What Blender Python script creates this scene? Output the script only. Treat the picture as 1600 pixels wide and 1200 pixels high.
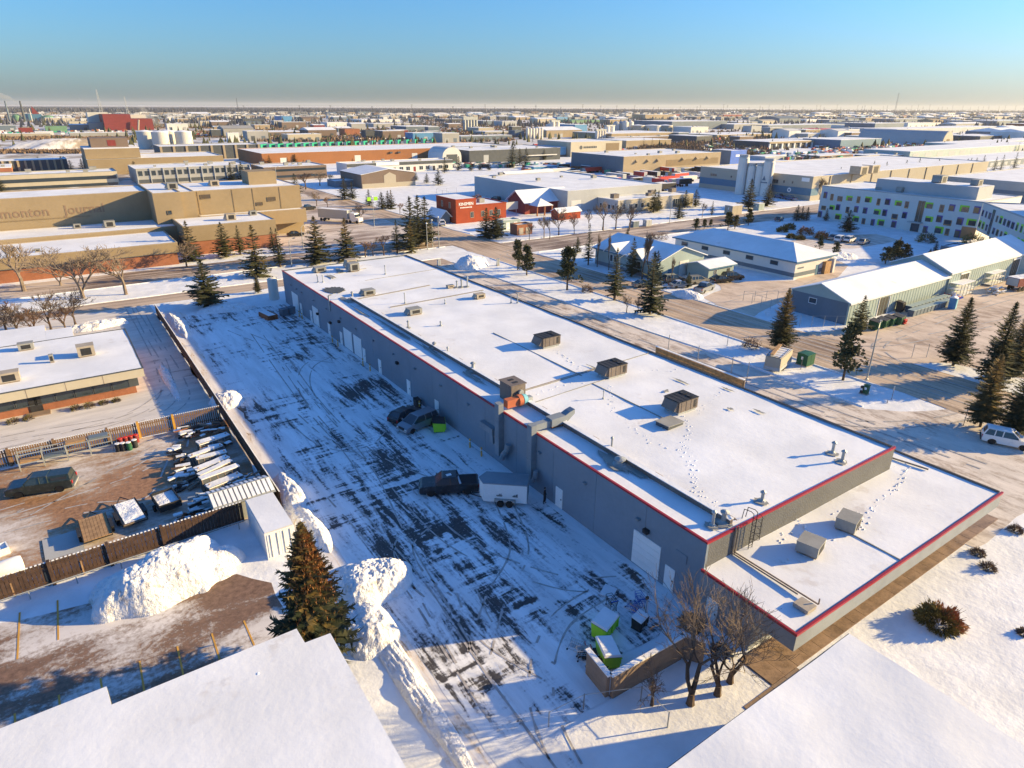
import bpy, bmesh, math, random
from math import sin, cos, pi, radians, sqrt, atan2
from mathutils import Vector, Matrix, noise
random.seed(7)
for o in list(bpy.data.objects): bpy.data.objects.remove(o)
SC = bpy.context.scene
COL = SC.collection

# ------------------------------------------------------------------ camera
FPX, PITCH, ROLL, YAW, CH = 1030.23, 0.398537, 0.005365, 0.602483, 35.0
_fw = Vector((sin(YAW)*cos(PITCH), cos(YAW)*cos(PITCH), -sin(PITCH)))
_rt = Vector((cos(YAW), -sin(YAW), 0)); _up = _rt.cross(_fw)
CR = cos(ROLL)*_rt + sin(ROLL)*_up
CU = -sin(ROLL)*_rt + cos(ROLL)*_up
cam = bpy.data.cameras.new('camera'); camo = bpy.data.objects.new('camera', cam); COL.objects.link(camo)
camo.matrix_world = Matrix(((CR.x, CU.x, -_fw.x, 0), (CR.y, CU.y, -_fw.y, 0), (CR.z, CU.z, -_fw.z, CH), (0, 0, 0, 1)))
cam.sensor_width = 36; cam.lens = 36*FPX/1600; cam.clip_start = .5; cam.clip_end = 60000
SC.camera = camo
# ------------------------------------------------------------------ light
SUN_AZ, SUN_EL = radians(113.8), radians(16.0)
w = bpy.data.worlds.new('World'); SC.world = w; w.use_nodes = True
nt = w.node_tree; bg = nt.nodes['Background']
sky = nt.nodes.new('ShaderNodeTexSky'); sky.sky_type = 'NISHITA'; sky.sun_disc = False
sky.sun_elevation = SUN_EL; sky.sun_rotation = SUN_AZ
sky.air_density = 1.4; sky.dust_density = 1.5; sky.ozone_density = 10.0; sky.altitude = 600
nt.links.new(sky.outputs[0], bg.inputs[0]); bg.inputs[1].default_value = 0.11
sl = bpy.data.lights.new('sun', 'SUN'); sl.energy = 5.0; sl.angle = radians(.5); sl.color = (1.0, .73, .33)
so = bpy.data.objects.new('sun', sl); COL.objects.link(so)
sd = Vector((sin(SUN_AZ)*cos(SUN_EL), cos(SUN_AZ)*cos(SUN_EL), sin(SUN_EL)))
so.rotation_euler = sd.to_track_quat('Z', 'Y').to_euler()
so.location = (60, -40, 80)
vs = SC.view_settings; vs.view_transform = 'Standard'; vs.look = 'None'; vs.exposure = 1.2; vs.gamma = 1; vs.use_curve_mapping = False
SC.cycles.max_bounces = 5; SC.cycles.diffuse_bounces = 3; SC.cycles.glossy_bounces = 2; SC.cycles.transparent_max_bounces = 6
SC.cycles.volume_bounces = 0
SC.cycles.sample_clamp_indirect = 4

def at(u, v, z=0.0):
    d = _fw + CR*((u-800)/FPX) - CU*((v-600)/FPX)
    t = (z-CH)/d.z
    return Vector((d.x*t, d.y*t, z))

# ------------------------------------------------------------------ materials
def _new(name):
    m = bpy.data.materials.new(name); m.use_nodes = True
    n = m.node_tree; b = n.nodes['Principled BSDF']
    return m, n, b, n.nodes.new, n.links.new
def _sock(nt_, x): return x
def mapped(n, scale=(1, 1, 1), rot=0.0, obj=False):
    if obj:
        t = n.nodes.new('ShaderNodeTexCoord'); s = t.outputs['Object']
    else:
        t = n.nodes.new('ShaderNodeNewGeometry'); s = t.outputs['Position']
    mp = n.nodes.new('ShaderNodeMapping'); mp.inputs['Scale'].default_value = scale; mp.inputs['Rotation'].default_value = (0, 0, rot)
    n.links.new(s, mp.inputs[0]); return mp.outputs[0]
def nz(n, vec, scale, detail=4, rough=.55, dist=0):
    t = n.nodes.new('ShaderNodeTexNoise'); t.inputs['Scale'].default_value = scale; t.inputs['Detail'].default_value = detail
    t.inputs['Roughness'].default_value = rough; t.inputs['Distortion'].default_value = dist
    n.links.new(vec, t.inputs['Vector']); return t.outputs[0]
def mth(n, op, a, b=None, c=None):
    t = n.nodes.new('ShaderNodeMath'); t.operation = op
    for i, x in enumerate((a, b, c)):
        if x is None: continue
        if isinstance(x, (int, float)): t.inputs[i].default_value = x
        else: n.links.new(x, t.inputs[i])
    return t.outputs[0]
def ramp(n, x, lo, hi, smooth=True):
    t = n.nodes.new('ShaderNodeMapRange'); t.interpolation_type = 'SMOOTHSTEP' if smooth else 'LINEAR'
    n.links.new(x, t.inputs[0]); t.inputs[1].default_value = lo; t.inputs[2].default_value = hi
    return t.outputs[0]
def mixc(n, f, a, b):
    t = n.nodes.new('ShaderNodeMix'); t.data_type = 'RGBA'
    if isinstance(f, (int, float)): t.inputs[0].default_value = f
    else: n.links.new(f, t.inputs[0])
    for i, x in ((6, a), (7, b)):
        if isinstance(x, tuple): t.inputs[i].default_value = (*x, 1)
        else: n.links.new(x, t.inputs[i])
    return t.outputs[2]
def bump(n, b, h, strength=.4, dist=.1):
    t = n.nodes.new('ShaderNodeBump'); t.inputs['Strength'].default_value = strength; t.inputs['Distance'].default_value = dist
    n.links.new(h, t.inputs['Height']); n.links.new(t.outputs[0], b.inputs['Normal'])
def mul(c, k): return tuple(min(1, x*k) for x in c)
def mat(name, col, rough=.7, var=.18, scale=.6, metal=0, bmp=0, bscale=8, obj=False, spec=.3):
    m, n, b, N, L = _new(name)
    v = mapped(n, obj=obj); f = nz(n, v, scale, 5)
    f2 = nz(n, v, scale*9, 3); f = mth(n, 'MULTIPLY_ADD', f2, .35, mth(n, 'MULTIPLY', f, .65))
    L(mixc(n, ramp(n, f, .3, .7), mul(col, 1-var), mul(col, 1+var)), b.inputs['Base Color'])
    b.inputs['Roughness'].default_value = rough; b.inputs['Metallic'].default_value = metal
    b.inputs['Specular IOR Level'].default_value = spec
    if bmp: bump(n, b, nz(n, v, bscale, 3), bmp, .05)
    return m
SNOWC = (.80, .82, .85)
def snow_mat(name, col=SNOWC, bmp=.5, big=.35, dist=.25, dirt=None, dirt_amt=.0, dscale=.4):
    m, n, b, N, L = _new(name); v = mapped(n)
    a = nz(n, v, big, 5, .6); c = nz(n, v, 2.3, 4, .6)
    base = mixc(n, ramp(n, a, .3, .75), mul(col, .87), mul(col, 1.05))
    if dirt:
        dn = mth(n, 'ADD', mth(n, 'MULTIPLY', nz(n, v, dscale, 6, .65, .5), .7), mth(n, 'MULTIPLY', nz(n, v, dscale*6, 4, .6), .3))
        base = mixc(n, ramp(n, dn, .62-dirt_amt, .72-dirt_amt), base, dirt)
    L(base, b.inputs['Base Color']); b.inputs['Roughness'].default_value = .75; b.inputs['Specular IOR Level'].default_value = .25
    h = mth(n, 'ADD', mth(n, 'MULTIPLY', a, 1.0), mth(n, 'MULTIPLY', c, .25))
    bump(n, b, h, bmp, dist)
    return m
def patchy(name, snow, under, thr=.5, soft=.05, stretch=(1, .12), rot=0, scale=1.1, big=.06, bigw=.6, mid=None, wet=.5, cross=0, bmp=.25, blobs=None):
    """plowed surface: streaky bare patches of the pavement showing through packed snow"""
    m, n, b, N, L = _new(name)
    v = mapped(n, (stretch[0], stretch[1], 1), rot); w0 = mapped(n)
    a = nz(n, v, scale, 6, .68, .4); g = nz(n, w0, big, 3, .5); f = nz(n, w0, 2.6, 5, .7)
    s = mth(n, 'ADD', mth(n, 'MULTIPLY', a, 1-bigw*.5), mth(n, 'MULTIPLY', g, bigw))
    s = mth(n, 'ADD', s, mth(n, 'MULTIPLY', mth(n, 'SUBTRACT', f, .5), .28))
    if cross:
        v2 = mapped(n, (stretch[1], stretch[0], 1), rot+.12); c = nz(n, v2, scale*.9, 6, .68, .4)
        g2 = nz(n, mapped(n, (1, 1, 1), .7), big*1.7, 2); 
        k = ramp(n, g2, .45, .6)
        s = mth(n, 'ADD', s, mth(n, 'MULTIPLY', mth(n, 'MULTIPLY', mth(n, 'SUBTRACT', c, .5), cross), k))
    if blobs:   # where the plow scraped deepest
        tot = None
        for (bx, by), br in blobs:
            dn = N('ShaderNodeVectorMath'); dn.operation = 'DISTANCE'; L(w0, dn.inputs[0]); dn.inputs[1].default_value = (bx, by, 0)
            t_ = mth(n, 'SUBTRACT', 1.0, ramp(n, dn.outputs['Value'], br*.25, br*1.25)); tot = t_ if tot is None else mth(n, 'MAXIMUM', tot, t_)
        s = mth(n, 'ADD', s, mth(n, 'MULTIPLY', tot, .045))
    k = ramp(n, s, thr+bigw*.25-soft, thr+bigw*.25+soft)
    sn = mixc(n, ramp(n, nz(n, v, scale*.7, 5, .65), .3, .7), mul(snow, .82), mul(snow, 1.06))
    un = mixc(n, ramp(n, f, .3, .7), mul(under, .7), mul(under, 1.35))
    if mid is not None:
        k2 = ramp(n, s, thr+bigw*.25-soft*3.2, thr+bigw*.25-soft*.2)
        sn = mixc(n, k2, sn, mid)
    L(mixc(n, k, sn, un), b.inputs['Base Color'])
    rr = N('ShaderNodeMapRange'); L(k, rr.inputs[0]); rr.inputs[3].default_value = .75; rr.inputs[4].default_value = wet; L(rr.outputs[0], b.inputs['Roughness'])
    b.inputs['Specular IOR Level'].default_value = .25
    h = mth(n, 'SUBTRACT', mth(n, 'ADD', mth(n, 'MULTIPLY', a, .5), mth(n, 'MULTIPLY', f, .3)), mth(n, 'MULTIPLY', k, .4))
    bump(n, b, h, bmp, .12)
    return m
M = {}
M['snow'] = snow_mat('snow_ground', bmp=.5)
M['snow_trod'] = snow_mat('trodden_snow', bmp=1.0, big=.9, dist=.35)
M['snow_roof'] = snow_mat('roof_snow', bmp=.2, big=.14, dist=.3, dirt=(.63, .62, .62), dirt_amt=.045, dscale=.16)
M['snow_roof_old'] = snow_mat('thin_roof_snow', bmp=.3, big=.2, dist=.3, dirt=(.28, .27, .25), dirt_amt=.02, dscale=.25)
M['snow_pile'] = snow_mat('piled_snow', (.80, .81, .84), bmp=1.0, big=2.2, dist=.3, dirt=(.56, .51, .46), dirt_amt=.07, dscale=.6)
M['snow_field'] = snow_mat('field_snow', (.72, .71, .70), bmp=.2, big=.02, dirt=(.30, .25, .2), dirt_amt=.15, dscale=.02)
M['road'] = patchy('tan_packed_snow_road', (.60, .47, .35), (.21, .15, .105), .54, .12, (1.3, .06), 0, .9, .05, .5, wet=.6, bmp=.15)
M['road_x'] = patchy('tan_packed_snow_street', (.54, .43, .33), (.26, .19, .14), .55, .12, (.05, 1.2), 0, .9, .05, .5, wet=.6, bmp=.15)
M['yard'] = patchy('tan_packed_snow_yard', (.66, .54, .43), (.30, .21, .14), .60, .14, (1, .45), .3, .5, .05, .5, wet=.6, bmp=.2)
M['lotR'] = patchy('packed_snow_parking', (.70, .63, .56), (.27, .20, .15), .57, .11, (1, .3), .1, .8, .05, .5, wet=.6, bmp=.2)
LOTB = [((27, 44), 13), ((30, 34), 9), ((23, 62), 10), ((30, 77), 8), ((28, 101), 10), ((19, 31), 5), ((21, 47), 6), ((31, 113), 7)]
M['lot'] = patchy('plowed_lot', (.83, .85, .88), (.065, .06, .06), .592, .032, (1.6, .2), .06, .62, .07, .45, mid=(.52, .53, .56), wet=.6, cross=.9, bmp=.35, blobs=LOTB)
M['lot_sun'] = patchy('plowed_lot_sunlit', (.78, .76, .74), (.10, .075, .06), .58, .05, (1.3, .16), .02, .8, .06, .6, mid=(.58, .50, .42), wet=.5, bmp=.35)  # copy of the lot with warm sunlight put into its colours; unused
M['scrap'] = patchy('brown_yard', (.66, .60, .55), (.30, .165, .085), .50, .05, (.35, .8), .25, .55, .07, .9, mid=(.42, .33, .26), wet=.5, bmp=.3)
M['park'] = patchy('brown_parking_lot', (.66, .63, .62), (.19, .12, .085), .495, .03, (.3, .9), .22, .4, .06, 1.0, mid=(.38, .33, .3), wet=.6, bmp=.25)
M['office_lot'] = patchy('grey_snow_lot', (.66, .62, .58), (.24, .19, .16), .64, .07, (.2, 1.1), .02, .9, .06, .4, wet=.6, bmp=.3)
M['avenue'] = patchy('brown_avenue', (.60, .50, .41), (.19, .135, .10), .50, .09, (.06, 1.0), .05, .8, .05, .6, wet=.6, bmp=.2)
M['midlot'] = patchy('brown_snow_lot', (.66, .58, .51), (.25, .18, .135), .56, .09, (.15, .8), .15, .4, .03, .6, wet=.6, bmp=.2)
M['walk'] = mat('wet_brown_concrete', (.29, .20, .135), .45, .35, .9, bmp=.2)
M['verge'] = patchy('verge_snow', (.80, .78, .78), (.30, .2, .12), .64, .05, (1.4, .22), 0, 1.2, .12, .4, mid=(.66, .58, .5), bmp=.5)
def simple(k, col, **kw): M[k] = mat(k, col, **kw); return M[k]
simple('wall_grey', (.195, .24, .29), var=.07, scale=.3, rough=.8)
simple('wall_annex', (.245, .265, .285), var=.1, rough=.8)
def pebble(name, col):
    m, n, b, N, L = _new(name); v = mapped(n)
    t = N('ShaderNodeTexVoronoi'); t.inputs['Scale'].default_value = 8.0; L(v, t.inputs['Vector'])
    f = nz(n, v, .5, 4)
    c = mixc(n, ramp(n, t.outputs['Distance'], .1, .6), mul(col, 1.25), mul(col, .75))
    L(mixc(n, ramp(n, f, .3, .7), c, col), b.inputs['Base Color']); b.inputs['Roughness'].default_value = .85
    bump(n, b, t.outputs['Distance'], .5, .04); return m
M['pebble'] = pebble('pebble_dash', (.115, .12, .125))
simple('red_trim', (.33, .025, .035), var=.1, rough=.4)
simple('white_paint', (.78, .78, .77), var=.05, rough=.5)
simple('dark', (.03, .03, .032), var=.3, rough=.6)
simple('black_rubber', (.018, .018, .018), var=.2, rough=.8)
simple('steel', (.42, .43, .43), var=.15, rough=.45, metal=.5)
simple('galv', (.36, .38, .38), var=.2, rough=.5, metal=.3)
simple('duct', (.22, .25, .28), var=.1, rough=.6)
simple('hvac_brown', (.17, .14, .12), var=.2, rough=.6)
simple('hvac_beige', (.38, .33, .26), var=.15, rough=.6)
simple('hvac_grey', (.28, .28, .26), var=.15, rough=.6)
simple('orange', (.50, .15, .07), var=.1, rough=.5)
simple('cyan_paint', (.15, .4, .5), var=.1)
simple('tan_wall', (0.291, 0.223, 0.136), var=.08, scale=.15, rough=.85)
simple('tan_dark', (0.223, 0.167, 0.102), var=.08, scale=.15, rough=.85)
simple('tan_light', (0.341, 0.273, 0.186), var=.08, scale=.15, rough=.85)
simple('brick', (.30, .12, .065), var=.2, scale=.5, rough=.85, bmp=.3)
simple('brick_red', (0.315, 0.0562, 0.0225), var=.12, scale=.5, rough=.85)
simple('orange_wall', (0.318, 0.136, 0.0568), var=.08, scale=.1, rough=.85)
simple('beige_wall', (0.39, 0.352, 0.285), var=.06, scale=.1, rough=.8)
simple('cream', (0.465, 0.42, 0.33), var=.06, scale=.2, rough=.8)
simple('white_wall', (0.616, 0.607, 0.581), var=.05, scale=.2, rough=.7)
simple('blue_trim', (.07, .17, .26), var=.1, rough=.5)
simple('blue_wall', (.08, .25, .45), var=.1, rough=.6)
simple('blue_bright', (.02, .12, .5), var=.15, rough=.5)
simple('teal_wall', (.30, .38, .37), var=.08, scale=.3, rough=.6)
simple('slate_wall', (.13, .17, .21), var=.1, scale=.1, rough=.7)
simple('charcoal', (.075, .085, .095), var=.15, rough=.7)
simple('grey_wall', (.33, .33, .32), var=.08, scale=.1, rough=.8)
simple('light_grey_wall', (0.391, 0.408, 0.416), var=.06, scale=.1, rough=.75)
simple('brown_wall', (0.178, 0.132, 0.106), var=.1, scale=.2, rough=.8)
simple('green_wall', (.14, .27, .17), var=.1, rough=.7)
simple('green_paint', (.02, .10, .05), var=.2, rough=.5)
simple('green_teal', (.02, .30, .19), var=.15, rough=.5)
simple('lime', (.33, .68, .04), var=.08, rough=.45)
simple('purple', (.13, .08, .30), var=.08, rough=.5)
simple('win_orange', (.40, .20, .09), var=.08, rough=.5)
simple('red_paint', (.55, .035, .03), var=.15, rough=.45)
simple('maroon', (.20, .035, .035), var=.15, rough=.7)
simple('yellow', (.60, .33, .06), var=.1, rough=.5)
simple('fence_brown', (.075, .045, .032), var=.35, scale=2.5, rough=.8)
simple('fence_tan', (.20, .125, .075), var=.3, scale=2.5, rough=.8)
simple('wood', (.36, .22, .11), var=.3, scale=2, rough=.8)
simple('wood_grey', (.24, .19, .15), var=.3, scale=2, rough=.85)
simple('concrete', (.36, .33, .29), var=.15, scale=1, rough=.9, bmp=.2)
simple('concrete_brown', (.26, .19, .14), var=.15, scale=1, rough=.9, bmp=.2)
simple('tank_white', (.55, .54, .50), var=.06, scale=.2, rough=.6)
simple('silo_white', (.66, .63, .58), var=.05, scale=.2, rough=.6)
simple('bark', (.10, .07, .052), var=.3, scale=3, rough=.9, bmp=.4)
simple('bark_light', (.19, .15, .12), var=.3, scale=3, rough=.9)
simple('twig', (.165, .125, .095), var=.25, scale=3, rough=.9)
simple('twig_red', (.20, .12, .075), var=.3, scale=2, rough=.9)
simple('far_wood', (.085, .09, .105), var=.3, scale=.01, rough=1, spec=0)
simple('far_scrub', (.20, .14, .10), var=.3, scale=.05, rough=1, spec=0)
simple('skin', (.5, .33, .25), var=.05)
simple('cloth_dark', (.018, .018, .022), var=.3)
simple('tarp_blue', (.03, .10, .45), var=.3, rough=.4)
simple('rust', (.28, .10, .045), var=.35, scale=2, rough=.8)
simple('dirt', (.25, .15, .08), var=.4, scale=1.0, rough=.95)
def leafmat(name, a, b_, scale=1.4):
    m, n, b, N, L = _new(name); v = mapped(n)
    f = nz(n, v, scale, 4, .6); oi = N('ShaderNodeObjectInfo')
    f = mth(n, 'ADD', f, mth(n, 'MULTIPLY', mth(n, 'SUBTRACT', oi.outputs['Random'], .5), .25))
    L(mixc(n, ramp(n, f, .3, .7), a, b_), b.inputs['Base Color']); b.inputs['Roughness'].default_value = .75; b.inputs['Specular IOR Level'].default_value = .15
    return m
M['needle'] = leafmat('spruce_needles', (.036, .048, .028), (.11, .105, .052))
M['needle_brown'] = leafmat('cone_laden_needles', (.11, .09, .035), (.28, .19, .07))
M['cone'] = leafmat('spruce_cones', (.20, .085, .03), (.40, .19, .07), 2.5)
M['pine'] = leafmat('pine_needles', (.05, .058, .03), (.13, .12, .055))
M['bush_green'] = leafmat('bush_leaf', (.09, .085, .03), (.27, .21, .07))
M['bush_orange'] = leafmat('bush_leaf_orange', (.28, .10, .04), (.46, .23, .09))
def glass(name, col=(.03, .045, .06), rough=.08):
    m, n, b, N, L = _new(name); b.inputs['Base Color'].default_value = (*col, 1); b.inputs['Roughness'].default_value = rough
    b.inputs['Specular IOR Level'].default_value = .7; return m
M['glass'] = glass('window_glass')
M['glass_warm'] = glass('window_glass_warm', (.10, .08, .06), .15)
def carpaint(name, col, metal=.3):
    m, n, b, N, L = _new(name); v = mapped(n, obj=True)
    dirt = ramp(n, nz(n, v, 2.5, 4), .5, .8)
    L(mixc(n, mth(n, 'MULTIPLY', dirt, .25), col, mul((.3, .28, .26), 1)), b.inputs['Base Color'])
    b.inputs['Roughness'].default_value = .35; b.inputs['Metallic'].default_value = metal
    b.inputs['Coat Weight'].default_value = .5; b.inputs['Coat Roughness'].default_value = .15; return m
for k, c in dict(black=(.012, .013, .016), silver=(.20, .23, .27), white=(.75, .75, .75), green=(.02, .035, .035), red=(.35, .03, .03), tan=(.30, .27, .2), blue=(.04, .09, .2), grey=(.12, .125, .13)).items():
    M['car_'+k] = carpaint('car_paint_'+k, c, 0 if k == 'white' else .25)
def lampmat(name, col):
    m, n, b, N, L = _new(name); b.inputs['Base Color'].default_value = (*col, 1); b.inputs['Roughness'].default_value = .2; return m
M['lens_clear'] = lampmat('lamp_lens_clear', (.7, .7, .68)); M['lens_red'] = lampmat('lamp_lens_red', (.4, .02, .02)); M['lens_amber'] = lampmat('lamp_lens_amber', (.7, .25, .03))

# ------------------------------------------------------------------ mesh builder and object helpers
class MB:
    def __init__(s): s.v = []; s.f = []; s.m = []
    def add(s, vs, fs, mi=0):
        o = len(s.v); s.v += [tuple(v) for v in vs]
        for f in fs: s.f.append(tuple(i+o for i in f)); s.m.append(mi)
        return s
    def box(s, x0, x1, y0, y1, z0, z1, mi=0):
        return s.add([(x0, y0, z0), (x1, y0, z0), (x1, y1, z0), (x0, y1, z0), (x0, y0, z1), (x1, y0, z1), (x1, y1, z1), (x0, y1, z1)],
                     [(0, 3, 2, 1), (4, 5, 6, 7), (0, 1, 5, 4), (1, 2, 6, 5), (2, 3, 7, 6), (3, 0, 4, 7)], mi)
    def cbox(s, c, d, rz=0, mi=0, tx=0, ty=0):
        R = Matrix.Rotation(rz, 3, 'Z') @ Matrix.Rotation(ty, 3, 'Y') @ Matrix.Rotation(tx, 3, 'X'); c = Vector(c)
        o = []
        for z in (-1, 1):
            for x, y in ((-1, -1), (1, -1), (1, 1), (-1, 1)): o.append(c + R @ Vector((x*d[0]/2, y*d[1]/2, z*d[2]/2)))
        return s.add(o, [(0, 3, 2, 1), (4, 5, 6, 7), (0, 1, 5, 4), (1, 2, 6, 5), (2, 3, 7, 6), (3, 0, 4, 7)], mi)
    def prism(s, poly, z0, z1, mi=0, top=True, bot=True):
        n = len(poly); v = [(p[0], p[1], z0) for p in poly] + [(p[0], p[1], z1) for p in poly]
        f = [(i, (i+1) % n, n+(i+1) % n, n+i) for i in range(n)]
        if top: f.append(tuple(range(n, 2*n)))
        if bot: f.append(tuple(range(n-1, -1, -1)))
        return s.add(v, f, mi)
    def extr(s, prof, axis, c0, c1, mi=0):
        """profile of (a, z) pairs pushed along 'x' (a = y) or 'y' (a = x)"""
        n = len(prof)
        mk = (lambda a, z, c: (c, a, z)) if axis == 'x' else (lambda a, z, c: (a, c, z))
        v = [mk(a, z, c0) for a, z in prof] + [mk(a, z, c1) for a, z in prof]
        f = [(i, (i+1) % n, n+(i+1) % n, n+i) for i in range(n)] + [tuple(range(n, 2*n)), tuple(range(n-1, -1, -1))]
        return s.add(v, f, mi)
    def tube(s, p0, p1, r0, r1=None, n=6, mi=0, cap=True):
        p0 = Vector(p0); p1 = Vector(p1); r1 = r0 if r1 is None else r1
        d = (p1-p0); 
        if d.length < 1e-6: return s
        d.normalize(); a = d.orthogonal().normalized(); b = d.cross(a)
        v = [p0+(a*cos(2*pi*i/n)+b*sin(2*pi*i/n))*r0 for i in range(n)] + [p1+(a*cos(2*pi*i/n)+b*sin(2*pi*i/n))*r1 for i in range(n)]
        f = [(i, (i+1) % n, n+(i+1) % n, n+i) for i in range(n)]
        if cap: f += [tuple(range(n, 2*n)), tuple(range(n-1, -1, -1))]
        return s.add(v, f, mi)
    def path(s, pts, r, n=6, mi=0):
        for a, b in zip(pts[:-1], pts[1:]): s.tube(a, b, r, r, n, mi)
        return s
    def lathe(s, prof, n=16, c=(0, 0, 0), mi=0, axis='z'):
        o = []
        for r, z in prof:
            for i in range(n):
                a = 2*pi*i/n
                if axis == 'z': o.append((c[0]+r*cos(a), c[1]+r*sin(a), c[2]+z))
                elif axis == 'y': o.append((c[0]+r*cos(a), c[1]+z, c[2]+r*sin(a)))
                else: o.append((c[0]+z, c[1]+r*cos(a), c[2]+r*sin(a)))
        k = len(prof); f = []
        for j in range(k-1):
            for i in range(n): f.append((j*n+i, j*n+(i+1) % n, (j+1)*n+(i+1) % n, (j+1)*n+i))
        f.append(tuple(range((k-1)*n, k*n))); f.append(tuple(range(n-1, -1, -1)))
        return s.add(o, f, mi)
    def mesh(s, name, mats, smooth=False):
        me = bpy.data.meshes.new(name); me.from_pydata(s.v, [], s.f)
        if not isinstance(mats, (list, tuple)): mats = [mats]
        for m in mats: me.materials.append(m if not isinstance(m, str) else M[m])
        if len(mats) > 1: me.polygons.foreach_set('material_index', s.m)
        if smooth: me.polygons.foreach_set('use_smooth', [True]*len(s.f))
        me.validate(); bm = bmesh.new(); bm.from_mesh(me); bmesh.ops.recalc_face_normals(bm, faces=bm.faces); bm.to_mesh(me); bm.free()
        me.update(); return me
    def build(s, name, mats, parent=None, loc=(0, 0, 0), rz=0, smooth=False, kind=None):
        o = bpy.data.objects.new(name, s.mesh(name, mats, smooth)); COL.objects.link(o)
        o.location = loc; o.rotation_euler = (0, 0, rz)
        if parent: o.parent = parent
        if kind: o['kind'] = kind
        return o
def inst(name, me, parent=None, loc=(0, 0, 0), rot=(0, 0, 0), scale=(1, 1, 1)):
    o = bpy.data.objects.new(name, me); COL.objects.link(o); o.location = loc; o.rotation_euler = rot; o.scale = scale
    if parent: o.parent = parent
    return o
def thing(name, label, cat, loc=(0, 0, 0), rz=0, group=None):
    o = bpy.data.objects.new(name, None); COL.objects.link(o); o.location = loc; o.rotation_euler = (0, 0, rz); o.empty_display_size = .5
    o['label'] = label; o['category'] = cat
    if group: o['group'] = group
    return o
def tag(o, label, cat, group=None):
    o['label'] = label; o['category'] = cat
    if group: o['group'] = group
    return o
def dup(root, loc, rz=0, label=None, group=None, scale=None):
    r = root.copy(); COL.objects.link(r); r.location = loc; r.rotation_euler = (0, 0, rz)
    if label: r['label'] = label
    if group: r['group'] = group
    if scale: r.scale = scale if isinstance(scale, (tuple, list)) else (scale,)*3
    for ch in KIDS(root):
        c = ch.copy(); COL.objects.link(c); c.parent = r
        for g in KIDS(ch):
            d = g.copy(); COL.objects.link(d); d.parent = c
    return r
_kidcache = {}
def KIDS(o):
    k = o.name
    if k not in _kidcache: _kidcache[k] = list(o.children)
    return _kidcache[k]
def sheet(name, pix, z, m, world=False, kind='structure', jit=.45):
    pts = [Vector((*p, z)) if world else at(p[0], p[1], 0) for p in pix]
    if jit:     # plowed edges are never straight
        q = []
        for a, b in zip(pts, pts[1:]+pts[:1]):
            d = b-a; n = max(1, min(90, int(d.length/1.6))); s = Vector((-d.y, d.x, 0)).normalized()
            for i in range(n):
                p = a+d*(i/n); k = jit*(1 if i else .3)*(noise.noise((p.x*.22, p.y*.22, len(name)))+.7*noise.noise((p.x*.9, p.y*.9, 5)))
                q.append(p+s*k)
        pts = q
    mb = MB(); mb.add([(p.x, p.y, z) for p in pts], [tuple(range(len(pts)))])
    me = mb.mesh(name, m); bm = bmesh.new(); bm.from_mesh(me); 
    for f in bm.faces:
        if f.normal.z < 0: f.normal_flip()
    bmesh.ops.triangulate(bm, faces=bm.faces); bm.to_mesh(me); bm.free()
    o = bpy.data.objects.new(name, me); COL.objects.link(o); o['kind'] = kind; return o
# ------------------------------------------------------------------ ground, roads, lots
mb = MB(); mb.add([(-12900, -250, 0), (20900, -250, 0), (20900, 28900, 0), (-12900, 28900, 0)], [(0, 1, 2, 3)])
g = mb.build('ground', 'snow'); g['kind'] = 'structure'
def wsheet(name, pts, z, m): return sheet(name, pts, z, m, world=True)
def rect(x0, x1, y0, y1): return [(x0, y0), (x1, y0), (x1, y1), (x0, y1)]
wsheet('field', [(-9000, 215), (40, 215), (70, 330), (120, 520), (420, 560), (9000, 300), (16000, 3000), (16000, 26000), (-9000, 26000)], .02, 'snow_field')
wsheet('plowed_lot', [(14.6, -8), (18.0, -8), (18.3, 22.0), (23.0, 22.0), (23.0, 24.8), (29.5, 24.2), (33.1, 26.2), (33.3, 60), (33.3, 125), (15.5, 126.5), (14.4, 100), (13.9, 60), (14.4, 30)], .03, 'lot')
wsheet('fence_verge', [(12.0, -8), (15.0, -8), (15.4, 60), (16.5, 128), (15.0, 132), (12.0, 132)], .018, 'verge')
wsheet('scrap_yard', rect(-60, 11.9, 55.4, 78.8), .02, 'scrap')
wsheet('office_yard', [(-60, 79), (11.9, 79), (11.9, 140.4), (-60, 140.4)], .018, 'office_lot')
wsheet('parking_lot', [(-60, 20), (8.2, 20), (8.2, 45.5), (6.2, 48.2), (-2, 50.5), (-13, 52.8), (-60, 53.2)], .02, 'park')
wsheet('side_street', rect(-400, 78, 138.6, 144.6), .03, 'road_x')
wsheet('avenue', [(-400, 157.6), (88.5, 157.6), (88.5, 141), (90, 138.8), (240, 136.8), (900, 130), (900, 146), (240, 152.4), (101, 153), (101, 170), (-400, 170)], .034, 'avenue')
wsheet('cross_road', [(88.5, -60), (100.5, -60), (101, 40), (101, 700), (91.5, 700), (91, 171), (88.5, 157), (88.5, 40)], .04, 'road')
wsheet('east_parking', [(59.7, 16), (90, 16), (90, 30), (82.5, 34), (79.6, 37), (80.0, 58), (79, 75), (78, 140), (70, 146), (59.7, 146)], .026, 'lotR')
wsheet('newspaper_parking', [(48, 172), (91, 172), (91, 300), (62, 330), (50, 330), (51, 205), (48, 198)], .03, 'midlot')
wsheet('recycling_yard', [(100.6, 20), (108, 30), (106, 39), (100.6, 42), (100.6, 60), (104, 57.8), (112, 56.8), (190, 57.8), (230, 60), (260, 40), (230, 12), (130, 8), (118, 22), (108, 24)], .024, 'yard')
wsheet('store_parking', [(101.2, 78), (104, 84), (112, 86), (116, 91), (132, 82.4), (156, 87.8), (162, 92), (156, 84), (130, 74), (112, 73), (101.2, 70)], .024, 'yard')
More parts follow.
